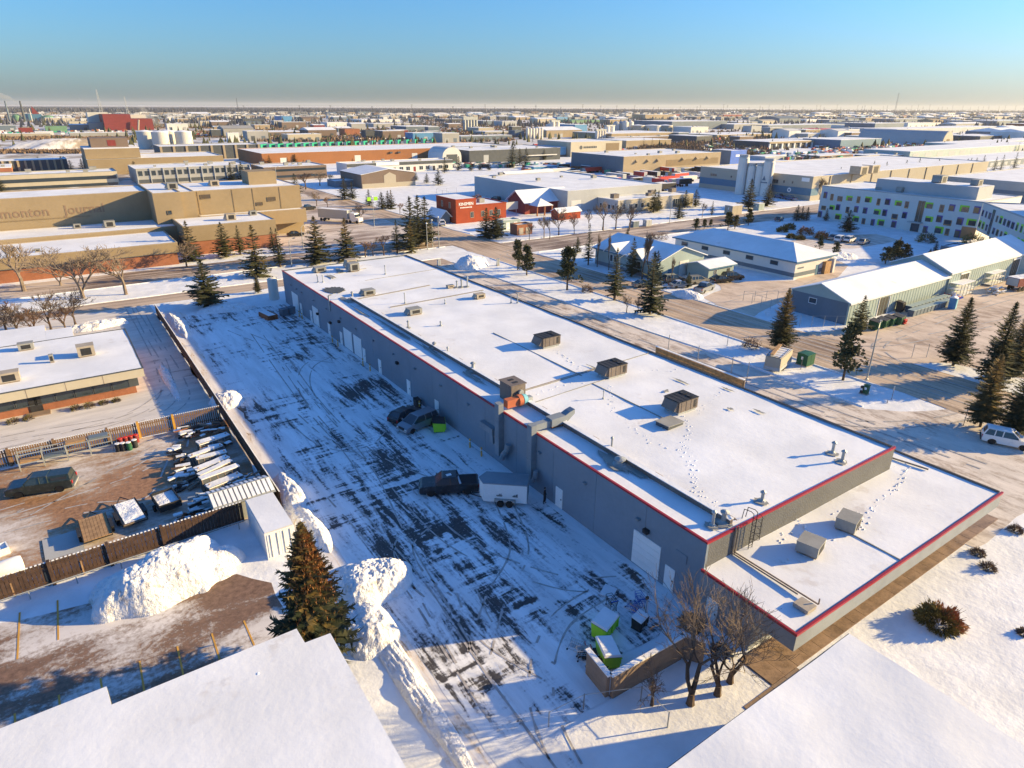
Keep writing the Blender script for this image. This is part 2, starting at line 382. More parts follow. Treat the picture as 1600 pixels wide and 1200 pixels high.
wsheet('hotel_parking', [(150, 108), (178, 95), (200, 94), (205, 104), (180, 112)], .022, 'lotR')
fo = [(7200*cos(a), 7200*sin(a)) for a in [pi*i/64 for i in range(65)]]; fi = [(12500*cos(a), 12500*sin(a)) for a in [pi*i/64 for i in range(65)]]
mb = MB()
for i in range(64): mb.add([(*fo[i], .08), (*fi[i], .08), (*fi[i+1], .08), (*fo[i+1], .08)], [(0, 1, 2, 3)])
mb.build('distant_forest', 'far_wood')['kind'] = 'structure'
# curbs
def curb(pts, name='kerb', h=.14, w=.22):
    mb = MB()
    for a, b in zip(pts[:-1], pts[1:]):
        a = Vector((*a, 0)); b = Vector((*b, 0)); d = b-a
        mb.cbox((a+b)/2+Vector((0, 0, h/2-.02)), (d.length+w*.6, w, h+.04), atan2(d.y, d.x))
    o = mb.build(name, 'snow'); o['kind'] = 'structure'; return o
curb([(80.0, 37.6), (80.3, 58), (79.2, 75), (78.1, 139)])
curb([(88.3, 40), (88.3, 138)]); curb([(101.2, 62), (101.2, 136)])
curb([(-60, 157.3), (86, 157.3)]); curb([(-60, 145), (78, 145)]); curb([(102, 170.5), (100.8, 178), (101.2, 330)]); curb([(102, 153.4), (240, 152.8)]); curb([(103, 137.6), (200, 136.6)])
# tyre tracks pressed into the packed snow
simple('track', (.40, .38, .37), var=.35, scale=1.5, rough=.85)
def tracks(pts, wd=1.6, tw=.22, z=.045, m='track', parent=None):
    P = [Vector((*p, 0)) for p in pts]; out = []
    for i in range(len(P)-1):     # Catmull-Rom
        a, b, c, d = P[max(0, i-1)], P[i], P[i+1], P[min(len(P)-1, i+2)]
        for k in range(10):
            t = k/10; out.append(.5*((2*b)+(c-a)*t+(2*a-5*b+4*c-d)*t*t+(3*b-a-3*c+d)*t**3))
    out.append(P[-1]); mb = MB()
    for s in (-1, 1):
        run = []
        for i in range(len(out)):
            t = (out[min(i+1, len(out)-1)]-out[max(i-1, 0)]).normalized(); nrm = Vector((-t.y, t.x, 0)); c = out[i]+nrm*s*wd/2; q = tw*(.7+.6*noise.noise((c.x, c.y, 3)))
            run.append((c-nrm*q/2, c+nrm*q/2, noise.noise((c.x*.5, c.y*.5, 8))))
        for a, b in zip(run[:-1], run[1:]):
            if a[2] > -.12: mb.add([(a[0].x, a[0].y, z), (b[0].x, b[0].y, z), (b[1].x, b[1].y, z), (a[1].x, a[1].y, z)], [(0, 1, 2, 3)])
    o = mb.build('tyre_track', m); o['kind'] = 'structure'
for pts in ([(17, 30), (19, 45), (21.5, 60), (22, 80), (24, 110)], [(16, 12), (16.6, 28), (17.5, 40), (17, 55)], [(26.5, 50), (23, 60), (22.5, 75), (24, 95)], [(30, 45), (27, 38), (22, 34), (18, 30)], [(31, 30), (27, 33), (23, 42), (23, 55)], [(30, 93), (26, 90), (23, 82), (22, 70)], [(30.5, 90), (27, 95), (24, 104), (21, 115)], [(18.5, 36), (18, 40), (19, 44), (22, 46)], [(28, 65), (24, 62), (20, 66), (19, 75)], [(17, 16), (19, 24), (24, 29), (30, 30)], [(21, 26), (19.5, 31), (20.5, 36)]): tracks(pts)
for pts in ([(8.6, 138), (8.8, 120), (8.5, 100), (6, 88), (-6, 84), (-30, 83)], [(9.6, 138), (9.4, 118), (9.6, 96), (8, 86), (0, 82), (-20, 81)], [(-30, 86), (-10, 87), (2, 86), (8, 92)]): tracks(pts, 1.6, .25, .04)
for pts in ([(6, 77), (3, 72), (-3, 70), (-20, 68)], [(7, 77), (5, 70), (2, 64), (-4, 66), (-14, 66)], [(4, 77), (0, 74), (-8, 68)]): tracks(pts, 1.6, .28, .04)
for pts in ([(66, 20), (68, 40), (70, 70), (72, 110), (74, 138)], [(76, 22), (75, 45), (74, 80), (74, 120)], [(96, 28), (84, 30), (74, 36), (70, 48)], [(97, 38), (103, 48), (116, 50), (150, 50), (190, 46)], [(99, 60), (104, 50), (120, 46), (160, 40)], [(93, 20), (92, 80), (92.5, 130), (98, 143), (130, 146)], [(97, 20), (97, 90), (97, 140)], [(101, 80), (112, 80), (126, 78), (140, 80)]): tracks(pts, 1.7, .4, .055)
# front walk: cast slabs with open joints
mb = MB(); mb.box(32.4, 66.6, 16.85, 19.5, -.1, .02); sw = mb.build('sidewalk', 'concrete_brown'); sw['kind'] = 'structure'
mb = MB(); mb.box(-.69, .69, 0, 2.6, .01, .05); sl_ = mb.mesh('slab', 'walk'); R_ = random.Random(2)
for k in range(24): inst('slab', sl_, sw, (33.2+k*1.41, 16.87, R_.uniform(-.006, .006)), (0, R_.uniform(-.004, .004), 0))
mb = MB(); mb.box(-.69, .69, 0, 1.35, .01, .045); sl_ = mb.mesh('slab', 'concrete_brown')
for k in range(4):
    for j in range(2): inst('slab', sl_, sw, (30.2+k*1.41, 14.1+j*1.38, R_.uniform(-.006, .006)))
PK = bpy.data.objects['parking_lot']
st = MB(); st.box(-.06, .06, -.5, .5, 0, .012); stm = st.mesh('parking_stripe', 'yellow')
for a, b in [((31, 957), (27, 1030)), ((90, 938), (91, 1000)), ((149, 950), (149, 975)), ((218, 1033), (227, 1090)), ((277, 1010), (288, 1062)), ((331, 990), (343, 1030)), ((381, 970), (397, 1008)), ((157, 1060), (163, 1100)), ((92, 1086), (95, 1120)), ((23, 1115), (25, 1150))]:
    p, q = at(*a, .02), at(*b, .02); d = q-p
    inst('parking_stripe', stm, PK, (*((p+q)/2).xy, .026), (0, 0, atan2(d.y, d.x)-pi/2), (1, d.length, 1))
def mound(label, c, rx, ry, h, seed, rz=0, chunk=.5, cat='snow pile', n=46, name='snow_pile', m='snow_pile', flat=1.0, group=None):
    mb = MB(); vs = []; fs = []
    for j in range(n+1):
        for i in range(n+1):
            x = (i/n*2-1)*1.15; y = (j/n*2-1)*1.15; r = sqrt(x*x+y*y)
            e = noise.noise((x*1.7+seed, y*1.7, seed))*.28
            t = max(0, 1-(r+e)**2)
            z = h*(t**.8)*flat
            P = Vector((x*rx, y*ry, 0))
            k = min(1, t*3)
            z += k*chunk*(noise.noise((P.x*.7+seed, P.y*.7, 3))*.42 + noise.noise((P.x*2.3, P.y*2.3+seed, 9))*.2 + noise.noise((P.x*6, P.y*6+seed, 4))*.15 + abs(noise.noise((P.x*3.3, P.y*3.3+seed, 7)))*.18)
            if t <= 0: z = -.12
            vs.append((P.x, P.y, max(z, -.12) if t > 0 else -.12))
    for j in range(n):
        for i in range(n):
            a = j*(n+1)+i; fs.append((a, a+1, a+n+2, a+n+1))
    mb.add(vs, fs); o = mb.build(name, m, None, (c[0], c[1], .02), rz, smooth=True)
    return tag(o, label, cat, group)
SP = 'plowed snow piles'
mound('tallest plowed snow pile with a steep shaded flank beside the brown parking lot', (1.3, 50.1), 5.3, 3.2, 3.1, 2.3, .12, .6, n=120)
mound('low lobe of plowed snow reaching towards the white shipping container', (4.0, 49.8), 2.6, 2.2, 1.2, 8.1, .2, .7)
mound('broad lumpy snow pile between the orange-topped spruce and the plowed lot', (14.6, 40.8), 3.5, 3.1, 1.9, 4.4, -.2, .65, n=110)
mound('snow lobe trailing south of the broad pile near the spruce', (12.6, 36.6), 2.0, 3.4, .9, 6.7, 0, .7)
mound('small bright snow pile halfway along the tall board fence', (13.4, 83.6), 2.0, 2.4, 1.3, 1.2, 0, .6)
mound('smooth shaded snow heap under the lone spruce at the far end of the lot', (23.0, 127.2), 5.0, 2.4, 1.1, 5.2, -.1, .25)
mound('snow ridge along the far end of the office driveway', (2.2, 128.5), 5.2, 2.0, .9, 7.7, .1, .8)
mound('loose snow pile by the entrance at the far right corner of the grey warehouse', (79.5, 133.0), 4.2, 3.6, 2.6, 3.9, .3, .9)
mound('pointed shaded snow heap at the mouth of the small store parking', (101.8, 86.2), 2.6, 3.0, 1.3, 9.3, .2, .5)
mound('flat snow heap near the chain gate of the teal shed yard', (107.5, 69.5), 3.5, 2.0, .5, 9.9, .2, .3)
mound('long low windrow of snow at the newspaper parking entrance', (56, 232), 9, 3, 1.4, 12.1, .3, .8)
mound('wide shaded snow heap behind the white blue-roofed building', (162, 90.5), 6, 2.6, 1.3, 13.4, -.2, .6)
for k, (px, py, rx, ry, h, lab) in enumerate([(13.3, 58, 1.3, 4.5, 1.1, 'narrow snow berm against the fence beside the metal shed'), (13.2, 51, 1.2, 4.2, .9, 'narrow snow berm against the fence beside the white container'),
        (14, 122, 1.0, 8, .5, 'thin snow windrow at the far end of the tall board fence'), (8.5, 96, .6, 8, .3, 'thin snow windrow along the end wall of the brick office'),
        (12.9, 30, .8, 9, .35, 'thin snow windrow beside the path below the orange-topped spruce')]):
    mound(lab, (px, py), rx, ry, h, 20+k*1.7, 0, .6)
# ------------------------------------------------------------------ generic architecture
ROT = {'S': 0, 'E': pi/2, 'N': pi, 'W': -pi/2}
def face_loc(W, D, face, u, z):
    return {'S': (u, 0, z), 'E': (W, u, z), 'N': (W-u, D, z), 'W': (0, D-u, z)}[face]
_wm = {}
def window(parent, W, D, face, u, z, w_, h_, frame='white_paint', gl='glass', bars=1, name='window', fr=.08):
    k = (round(w_, 2), round(h_, 2), frame, gl, bars)
    if k not in _wm:
        f = MB(); f.box(-w_/2-fr, -w_/2, -.07, .0, -fr, h_+fr); f.box(w_/2, w_/2+fr, -.07, .0, -fr, h_+fr)
        f.box(-w_/2, w_/2, -.07, 0, h_, h_+fr); f.box(-w_/2, w_/2, -.1, 0, -fr, 0)
        for b in range(1, bars): x = -w_/2+w_*b/bars; f.box(x-.03, x+.03, -.06, 0, 0, h_)
        p = MB(); p.box(-w_/2, w_/2, -.025, -.005, 0, h_)
        _wm[k] = (f.mesh(name, frame), p.mesh('pane', gl))
    o = inst(name, _wm[k][0], parent, face_loc(W, D, face, u, z), (0, 0, ROT[face]))
    inst('pane', _wm[k][1], o); return o
_pm = {}
def panel(parent, W, D, face, u, z, w_, h_, m, name='door', d=.05, handle=True):
    k = (name, round(w_, 2), round(h_, 2), m, d)
    if k not in _pm:
        f = MB(); f.box(-w_/2, w_/2, -d, .01, 0, h_)
        if name == 'overhead_door':
            n = max(3, int(h_/.55))
            f = MB()
            for i in range(n): f.box(-w_/2, w_/2, -d, .01, h_*i/n+.012, h_*(i+1)/n-.012)
            f.box(-w_/2, w_/2, -d+.02, .01, 0, h_)
        _pm[k] = f.mesh(name, m)
    o = inst(name, _pm[k], parent, face_loc(W, D, face, u, z), (0, 0, ROT[face]))
    if name == 'door' and handle: inst('handle', handle_me, o, (w_*.36, -d, h_*.48))
    return o
_h = MB(); _h.box(-.05, .05, -.05, 0, -.06, .06); handle_me = _h.mesh('handle', 'dark')
def ring(x0, x1, y0, y1, z0, z1, t):
    mb = MB(); mb.box(x0, x1, y0, y0+t, z0, z1); mb.box(x0, x1, y1-t, y1, z0, z1); mb.box(x0, x0+t, y0+t, y1-t, z0, z1); mb.box(x1-t, x1, y0+t, y1-t, z0, z1); return mb
def snow_slab(x0, x1, y0, y1, z, step=2.0, amp=.05, seed=0, maxn=70):
    nx = max(2, min(maxn, int((x1-x0)/step))); ny = max(2, min(maxn*2, int((y1-y0)/step))); mb = MB(); v = []; f = []
    for j in range(ny+1):
        for i in range(nx+1):
            x = x0+(x1-x0)*i/nx; y = y0+(y1-y0)*j/ny
            v.append((x, y, z+amp*(noise.noise((x*.13+seed, y*.13, seed))+.6*noise.noise((x*.4, y*.4+seed, 2)))))
    for j in range(ny):
        for i in range(nx): a = j*(nx+1)+i; f.append((a, a+1, a+nx+2, a+nx+1))
    return mb.add(v, f)
def flat_bldg(name, label, x0, x1, y0, y1, h, wall, roof='snow_roof', trim=None, par=.3, cat='building', group=None, seed=None, amp=.05, walls=None, step=3):
    W, D = x1-x0, y1-y0; t = thing(name, label, cat, (x0, y0, 0), 0, group)
    names = {'S': (0, W, 0, .2), 'N': (0, W, D-.2, D), 'W': (0, .2, .2, D-.2), 'E': (W-.2, W, .2, D-.2)}
    for k, (a, b, c, d) in names.items():
        mb = MB(); mb.box(a, b, c, d, -.2, h); mb.build('wall', (walls or {}).get(k, wall), t)
    snow_slab(.2, W-.2, .2, D-.2, h-par, step, amp, seed if seed is not None else x0*.37).build('roof', roof, t, smooth=True)
    if trim: ring(-.06, W+.06, -.06, D+.06, h+.003, h+.12, .34).build('coping', trim, t)
    else: ring(-.02, W+.02, -.02, D+.02, h+.003, h+.07, .26).build('coping', 'snow_roof', t)
    return t, W, D
def gable_bldg(name, label, x0, x1, y0, y1, eave, ridge, axis, wall, roof='snow_roof', over=.4, cat='building', group=None, ridge_at=.5, fascia='white_paint'):
    W, D = x1-x0, y1-y0; t = thing(name, label, cat, (x0, y0, 0), 0, group)
    if axis == 'x':
        m_ = D*ridge_at; prof = [(0, -.2), (D, -.2), (D, eave), (m_, ridge), (0, eave)]; mb = MB(); mb.extr(prof, 'x', 0, W); mb.build('wall', wall, t)
        s1 = (ridge-eave)/m_; s2 = (ridge-eave)/(D-m_)
        for nm, m2, th, off in (('roof', roof, .16, .02), ):
            a = MB(); a.extr([(-over, eave-over*s1+off), (m_, ridge+off), (m_, ridge+off+th), (-over, eave-over*s1+off+th)], 'x', -over, W+over)
            b = MB(); b.extr([(m_, ridge+off), (D+over, eave-over*s2+off), (D+over, eave-over*s2+off+th), (m_, ridge+off+th)], 'x', -over, W+over)
            a.build('roof', m2, t); b.build('roof', m2, t)
        mb = MB(); mb.box(-over-.01, W+over+.01, -over-.06, -over-.003, eave-over*s1-.16, eave-over*s1+.12); mb.build('fascia', fascia, t)
    else:
        m_ = W*ridge_at; prof = [(0, -.2), (W, -.2), (W, eave), (m_, ridge), (0, eave)]; mb = MB(); mb.extr(prof, 'y', 0, D); mb.build('wall', wall, t)
        s1 = (ridge-eave)/m_; s2 = (ridge-eave)/(W-m_); th = .16; off = .02
        a = MB(); a.extr([(-over, eave-over*s1+off), (m_, ridge+off), (m_, ridge+off+th), (-over, eave-over*s1+off+th)], 'y', -over, D+over)
        b = MB(); b.extr([(m_, ridge+off), (W+over, eave-over*s2+off), (W+over, eave-over*s2+off+th), (m_, ridge+off+th)], 'y', -over, D+over)
        a.build('roof', roof, t); b.build('roof', roof, t)
        mb = MB(); mb.box(-over-.06, -over-.003, -over-.01, D+over+.01, eave-over*s1-.16, eave-over*s1+.12); mb.build('fascia', fascia, t)
    return t, W, D
# ------------------------------------------------------------------ main warehouse
BX0, BX1, BY0, BY1, BH = 33.8, 59.6, 24.3, 126.0, 6.2
mw = thing('warehouse', 'long grey-blue warehouse with red roof trim beside the plowed shaded lot', 'warehouse', (BX0, BY0, 0))
W, D = BX1-BX0, BY1-BY0
mb = MB()
for i in range(17):     # tilt-up wall panels with open joints
    a, b = D*i/17, D*(i+1)/17
    mb.box(0, .22, a+(.018 if i else 0), b-(.018 if i < 16 else 0), -.2, BH)
mb.box(.04, .2, .3, D-.3, -.2, BH-.01)
mb.build('side_wall', 'wall_grey', mw)
mb = MB(); mb.box(.22, W, 0, .22, -.2, BH); mb.build('front_wall', 'pebble', mw)
mb = MB(); mb.box(.22, W, D-.22, D, -.2, BH); mb.build('rear_wall', 'wall_grey', mw)
mb = MB(); mb.box(W-.22, W, .22, D-.22, -.2, BH); mb.build('street_wall', 'wall_grey', mw)
snow_slab(.2, W-.2, .2, D-.2, BH-.1, 1.0, .07, 3, 40).build('roof', 'snow_roof', mw, smooth=True)
mb = MB(); mb.box(-.05, .14, -.05, D+.05, BH+.003, BH+.09); mb.box(-.05, -.003, -.05, D+.05, BH-.08, BH+.003); mb.build('red_coping', 'red_trim', mw)
mb = MB(); mb.box(.142, W+.05, -.05, .14, BH+.003, BH+.09); mb.box(-.003, W+.05, -.05, -.003, BH-.10, BH+.002); mb.build('red_coping', 'red_trim', mw)
mb = MB(); mb.box(W-.25, W+.05, .252, D, BH+.003, BH+.05); mb.box(.252, W-.252, D-.25, D+.05, BH+.003, BH+.05); mb.build('coping', 'dark', mw)
mb = MB()       # raised pipe curb along the roof edge
mb.box(3.2, 3.5, .6, 26.5, BH-.1, BH+.38); mb.box(3.2, 3.5, 30.2, 75.5, BH-.1, BH+.38)
mb.build('roof_curb', 'hvac_brown', mw)
mb = MB(); mb.box(3.12, 3.62, .6, 26.5, BH+.383, BH+.44); mb.box(3.12, 3.62, 30.2, 75.5, BH+.383, BH+.44); mb.build('curb_cap', 'snow_roof_old', mw)
mb = MB()
for y in (.6, 8, 16, 24, 33, 41, 52, 64, 74): mb.tube((3.75, y, BH+.28), (3.75, y+.8, BH+.28), .09, .09, 6)
mb.tube((3.72, .4, BH+.3), (3.72, 75.5, BH+.3), .045, .045, 5); mb.build('gas_line', 'wood_grey', mw)
for y in [121.1, 117.7, 114.8, 108.6, 102.4, 96.2, 90, 83.5, 77, 70.6, 64, 57.6, 51.8, 44.3, 37.6, 31]:
    mb = MB(); mb.box(-.26, 0, -.18, .18, -.1, .06); mb.box(-.3, -.26, -.14, .14, -.12, .02); mb.build('wall_light', 'duct', mw, (0, y-BY0, 4.52))
for y, z in [(96.8, 3.8), (75.8, 3.6), (30, 3.9), (107.1, 2.5), (101.0, 2.5)]:
    mb = MB(); mb.box(-.34, 0, -.25, .25, -.15, .2); mb.box(-.38, -.342, -.2, .2, -.1, .15); mb.build('wall_vent', 'dark', mw, (0, y-BY0, z))
for y0, y1 in [(121.3, 117.7), (109.9, 107), (95.5, 92.1), (91.4, 88.4), (31.4, 28.4)]:
    panel(mw, W, D, 'W', D-((y0+y1)/2-BY0), .12, y0-y1, 3.15, 'white_paint', 'overhead_door', .06)
for y in [116.5, 111, 102.2, 96.8, 87.6, 82, 72.9, 65.2, 41.2, 27.3]:
    panel(mw, W, D, 'W', D-(y-BY0), .05, 1.0, 2.05, 'white_paint', 'door', .06)
# ducts climbing the wall
for y, zt in ((51.0, BH+1.0), (45.3, BH+.9)):
    mb = MB(); mb.box(-.62, -.01, -.38, .38, 1.3, zt); mb.box(-.66, .0, -.42, .42, 3.4, 3.47); mb.box(-.66, 0, -.42, .42, 5.2, 5.27); mb.build('duct_riser', 'duct', mw, (0, y-BY0, 0))
mb = MB(); mb.box(-.6, -.01, -.3, 2.2, 3.2, 3.9); mb.box(-.55, -.01, -.35, .3, 2.2, 3.2); mb.build('duct_elbow', 'duct', mw, (0, 52.2-BY0, 0))
mb = MB(); mb.path([(-.5, 0, 3.4), (-.55, .2, 2.6), (-.5, .9, 1.9), (-.5, 1.2, 1.2)], .3, 8); mb.build('duct_elbow', 'duct', mw, (0, 49.0-BY0, 0))
mb = MB(); mb.path([(-.45, 0, 2.6), (-.5, .1, 1.8), (-.45, .5, 1.2)], .24, 8); mb.build('duct_elbow', 'duct', mw, (0, 44.3-BY0, 0))
mb = MB(); mb.tube((-.12, 0, 4.6), (-.12, 0, BH+.9), .14, .14, 8); mb.tube((-.12, 0, BH+.9), (.4, 0, BH+1.05), .14, .14, 8); mb.build('vent_pipe', 'galv', mw, (0, 100.6-BY0, 0))
mb = MB(); mb.box(-.05, .0, -.55, .55, 0, .75); mb.box(-.07, -.05, -.5, .5, .04, .7); mb.build('wall_plate', 'wall_grey', mw, (0, 26.4-BY0, 3.3))
# melted membrane patch, rather low drifts beside it
mp = MB(); pts = []
for i in range(40):
    a = 2*pi*i/40; r = 1+.28*noise.noise((cos(a)*2, sin(a)*2, 5))+.18*random.uniform(-1, 1)
    pts.append((3.2+1.75*r*cos(a), 82.6+2.3*r*sin(a), BH+.02))
mp.add(pts, [tuple(range(40))]); mp.build('melted_patch', 'charcoal', mw)
for (cx, cy, l, w_) in [(2.4, 36, 5, .25), (2.6, 12, 5, .5), (2.2, 28, 2.5, .2), (1.8, 68, 7, .18), (2.6, 75, 4, .6), (2.4, 60, 9, .2), (2.5, 47, 7, .25), (2.3, 54, 6, .2), (9, 96, 3, .5), (6, 92, 3.5, .35), (18, 21, .5, .3), (21.5, 22, 2.4, .16), (24, 17.5, 1.6, .14), (22, 12, 1.3, .14), (16, 31, 2.2, .12), (20, 14, .9, .18)]:
    mp = MB(); n = 18; pts = []
    for i in range(n):
        a = 2*pi*i/n; r = 1+.5*random.uniform(-1, 1); pts.append((cx+w_*r*cos(a)*1.2, cy+l*.5*r*sin(a), BH+.03))
    mp.add(pts, [tuple(range(n))]); mp.build('bare_patch', 'hvac_grey', mw)
# roof membrane joints (raised battens)
mb = MB()
for a, b in [((40.4, 92.2), (58, 93.0)), ((38.9, 54.1), (59.3, 55.2)), ((38, 51), (50, 51.8)), ((47, 73), (47, 54)), ((37.4, 99.4), (52, 101)), ((46.5, 51.5), (46.5, 40)), ((44, 110.5), (59, 111.5)), ((41, 118), (48, 119.5))]:
    d = Vector((*b, 0))-Vector((*a, 0)); c = (Vector((*a, 0))+Vector((*b, 0)))/2-Vector((BX0, BY0, 0))
    mb.cbox((c.x, c.y, BH-.09), (d.length, .1, .12), atan2(d.y, d.x))
mb.build('roof_seam', 'hvac_grey', mw)
mb = MB()
for a, b in [((40.4, 92.4), (58, 93.2)), ((38.9, 54.3), (50, 54.9)), ((37.4, 99.6), (52, 101.2))]:
    d = Vector((*b, 0))-Vector((*a, 0)); c = (Vector((*a, 0))+Vector((*b, 0)))/2-Vector((BX0, BY0, 0))
    mb.cbox((c.x, c.y, BH-.03), (d.length, .07, .05), atan2(d.y, d.x))
mb.build('roof_conduit', 'wood_grey', mw)
# vent pipes standing in the roof
def stack(parent, x, y, z, h, r, cap=True, mm='galv', lean=0):
    mb = MB(); mb.lathe([(r*2.6, -.1), (r*2.4, .12), (r*1.3, .2), (r, .25), (r, h)], 10, (0, 0, 0))
    if cap: mb.lathe([(r*1.7, h+.03), (r*1.75, h+.1), (r*.4, h+.26)], 10)
    return mb.build('roof_vent', mm, parent, (x, y, z))
for x, y, h, r in [(35.9, 25.6, 1.15, .12), (36.9, 25.4, .9, .2), (41.8, 25.6, .8, .14), (53.9, 27.0, 1.0, .14), (53.1, 25.6, 1.0, .14), (37.6, 38.6, 1.2, .09), (36.4, 36.2, .55, .3), (44.7, 47.7, .8, .05), (37.3, 113.5, 1.1, .08), (36.5, 113.9, 1.2, .08), (49, 113, 1.5, .09), (43.4, 93.2, 1.5, .07), (57, 96.7, 1.6, .12), (56, 97, 1.2, .14), (55.2, 97.2, 1.0, .12), (57.5, 84, 1.0, .08), (58.4, 83.5, 1.4, .08), (38.2, 81.4, .9, .12), (37.6, 69, .8, .1), (37.2, 71.8, .7, .18), (42.5, 79.8, .5, .1), (37.5, 100.3, 1.0, .15), (48.6, 89.5, .5, .07), (37.2, 62.2, 1.0, .2)]:
    stack(mw, x-BX0, y-BY0, BH-.1, h, r)
    if r > .11:
        mp = MB(); mp.add([(x-BX0+(r*3+.25*random.random())*cos(a)-.15, y-BY0+(r*3+.3*random.random())*sin(a), BH+.012) for a in [2*pi*i/16 for i in range(16)]], [tuple(range(16))]); mp.build('melt_ring', 'hvac_grey', mw)
# footprints: kicked-up lumps of snow, real relief
tr = MB()
def trail(pts, z, gap=.7):
    for a, b in zip(pts[:-1], pts[1:]):
        a = Vector(a); b = Vector(b); n = int((b-a).length/gap); d = (b-a).normalized(); s = Vector((-d.y, d.x))
        for i in range(n):
            p = a+(b-a)*(i/n)+s*(.16 if i % 2 else -.16)+Vector((random.uniform(-.1, .1), random.uniform(-.1, .1)))
            r = random.uniform(.07, .14); hh = random.uniform(.03, .08)
            for k in range(2):
                q = p+Vector((random.uniform(-.16, .16), random.uniform(-.16, .16)))
                tr.add([(q.x-r, q.y-r*.6, z), (q.x+r, q.y-r*.8, z), (q.x+r*.8, q.y+r*.7, z), (q.x-r*.7, q.y+r*.8, z), (q.x+random.uniform(-.05, .05), q.y, z+hh)], [(0, 1, 4), (1, 2, 4), (2, 3, 4), (3, 0, 4)])
Lx = lambda u, v: (at(u, v, BH).x-BX0, at(u, v, BH).y-BY0)
trail([Lx(868, 545), Lx(890, 562), Lx(915, 582), Lx(950, 590)], BH-.1); trail([Lx(950, 590), Lx(958, 640), Lx(985, 665), Lx(1020, 690), Lx(1070, 705)], BH-.1)
trail([Lx(1070, 650), Lx(1078, 670), Lx(1065, 700), Lx(1075, 725), Lx(1095, 790)], BH-.1); trail([Lx(960, 590), Lx(1000, 578), Lx(1050, 578), Lx(1080, 575)], BH-.1)
trail([Lx(1090, 645), Lx(1120, 615), Lx(1155, 605)], BH-.1); trail([Lx(840, 615), Lx(880, 600), Lx(940, 592)], BH-.1, 1.0); trail([Lx(1080, 700), Lx(1090, 760), Lx(1130, 805)], BH-.1)
o = tr.build('footprint_trail', 'snow_roof', mw); o['kind'] = 'stuff'
# annex in front, lower, with a deep canopy over the walk
AX0, AX1, AY0, AH = 33.5, 63.6, 16.5, 4.0
ax = [(0, AY0-BY0)]
lx0, lx1, ly0, ly1 = AX0-BX0, AX1-BX0, AY0-BY0, 0
mb = MB(); mb.box(lx0+.15, lx0+.35, ly0+3.2, -.01, -.2, AH-.35); mb.box(lx0+.35, lx1-.2, ly0+3.2, ly0+3.4, -.2, 2.6); mb.box(lx1-.4, lx1-.2, ly0+3.4, 8, -.2, 2.6); mb.build('annex_wall', 'wall_annex', mw)
mb = MB(); mb.box(lx0, lx1, ly0, ly0+.25, 2.62, AH); mb.box(lx1-.25, lx1, ly0+.25, 9, 2.62, AH); mb.build('canopy_fascia', 'wall_annex', mw)
mb = MB(); mb.box(lx0, lx0+.25, ly0+.25, -.01, 2.62, AH); mb.build('canopy_fascia', 'wall_annex', mw)
mb = MB(); mb.box(lx0+.25, lx1-.25, ly0+.25, ly0+3.2, 2.62, 2.7); mb.build('soffit', 'wall_annex', mw)
mb = MB(); mb.box(lx0-.05, lx1+.05, ly0-.05, ly0+.12, AH+.003, AH+.09); mb.box(lx0-.05, lx1+.05, ly0-.05, ly0-.003, AH-.10, AH+.002); mb.box(lx0-.05, lx0+.1, ly0+.122, -.02, AH+.003, AH+.09); mb.box(lx0-.05, lx0-.003, ly0+.0, -.02, AH-.12, AH+.002); mb.build('red_coping', 'red_trim', mw)
mb = MB(); mb.box(lx1-.2, lx1+.05, ly0+.242, 9, AH+.003, AH+.05); mb.build('coping', 'dark', mw)
snow_slab(lx0+.2, lx1-.2, ly0+.2, -.005, AH-.06, .9, .06, 6, 40).build('annex_roof', 'snow_roof', mw, smooth=True)
snow_slab(W+.005, lx1-.2, -.005, 9, AH-.06, .9, .05, 6, 40).build('annex_roof', 'snow_roof', mw, smooth=True)
mb = MB(); mb.cbox(((46.8+46.8)/2-BX0, ly0+2.6, AH-.05), (.1, 5.1, .12), -.02); mb.build('roof_seam', 'hvac_grey', mw)
mb = MB(); mb.cbox((62-BX0, -.6, AH+.05), (.1, 3.2, .14), .2); mb.build('roof_conduit', 'wood_grey', mw)
mb = MB(); mb.tube((3.3, -.12, BH+.2), (3.3, -.12, AH), .06); mb.tube((3.0, -.12, BH+.2), (3.0, -.12, AH), .06); mb.tube((3.3, -.12, AH+.1), (3.3, -7.0, AH+.12), .06); mb.tube((3.05, -.12, AH+.1), (3.05, -5.6, AH+.12), .06); mb.tube((3.3, -7, AH+.15), (3.3, -7, AH+.6), .05); mb.build('roof_conduit', 'wood_grey', mw)
mb = MB(); mb.box(1.9, 2.9, -7.1, -6.0, AH, AH+.28); mb.build('skylight', 'hvac_beige', mw)
panel(mw, AX1-AX0, 7.8, 'W', 0, 0, 1.0, 2.05, 'white_paint', 'door', .06).location = (lx0+.14, -1.3, .05)
tr = MB(); La = lambda u, v: (at(u, v, AH).x-BX0, at(u, v, AH).y-BY0)
trail([La(1420, 725), La(1405, 760), La(1370, 785), La(1345, 820), La(1330, 832), La(1290, 845), La(1260, 870), La(1200, 880)], AH-.04, .55); trail([La(1240, 805), La(1260, 830), La(1225, 835), La(1215, 860)], AH-.04, .5); trail([La(1300, 800), La(1345, 800), La(1345, 830)], AH-.04, .5)
o = tr.build('footprint_trail', 'snow_roof', mw); o['kind'] = 'stuff'
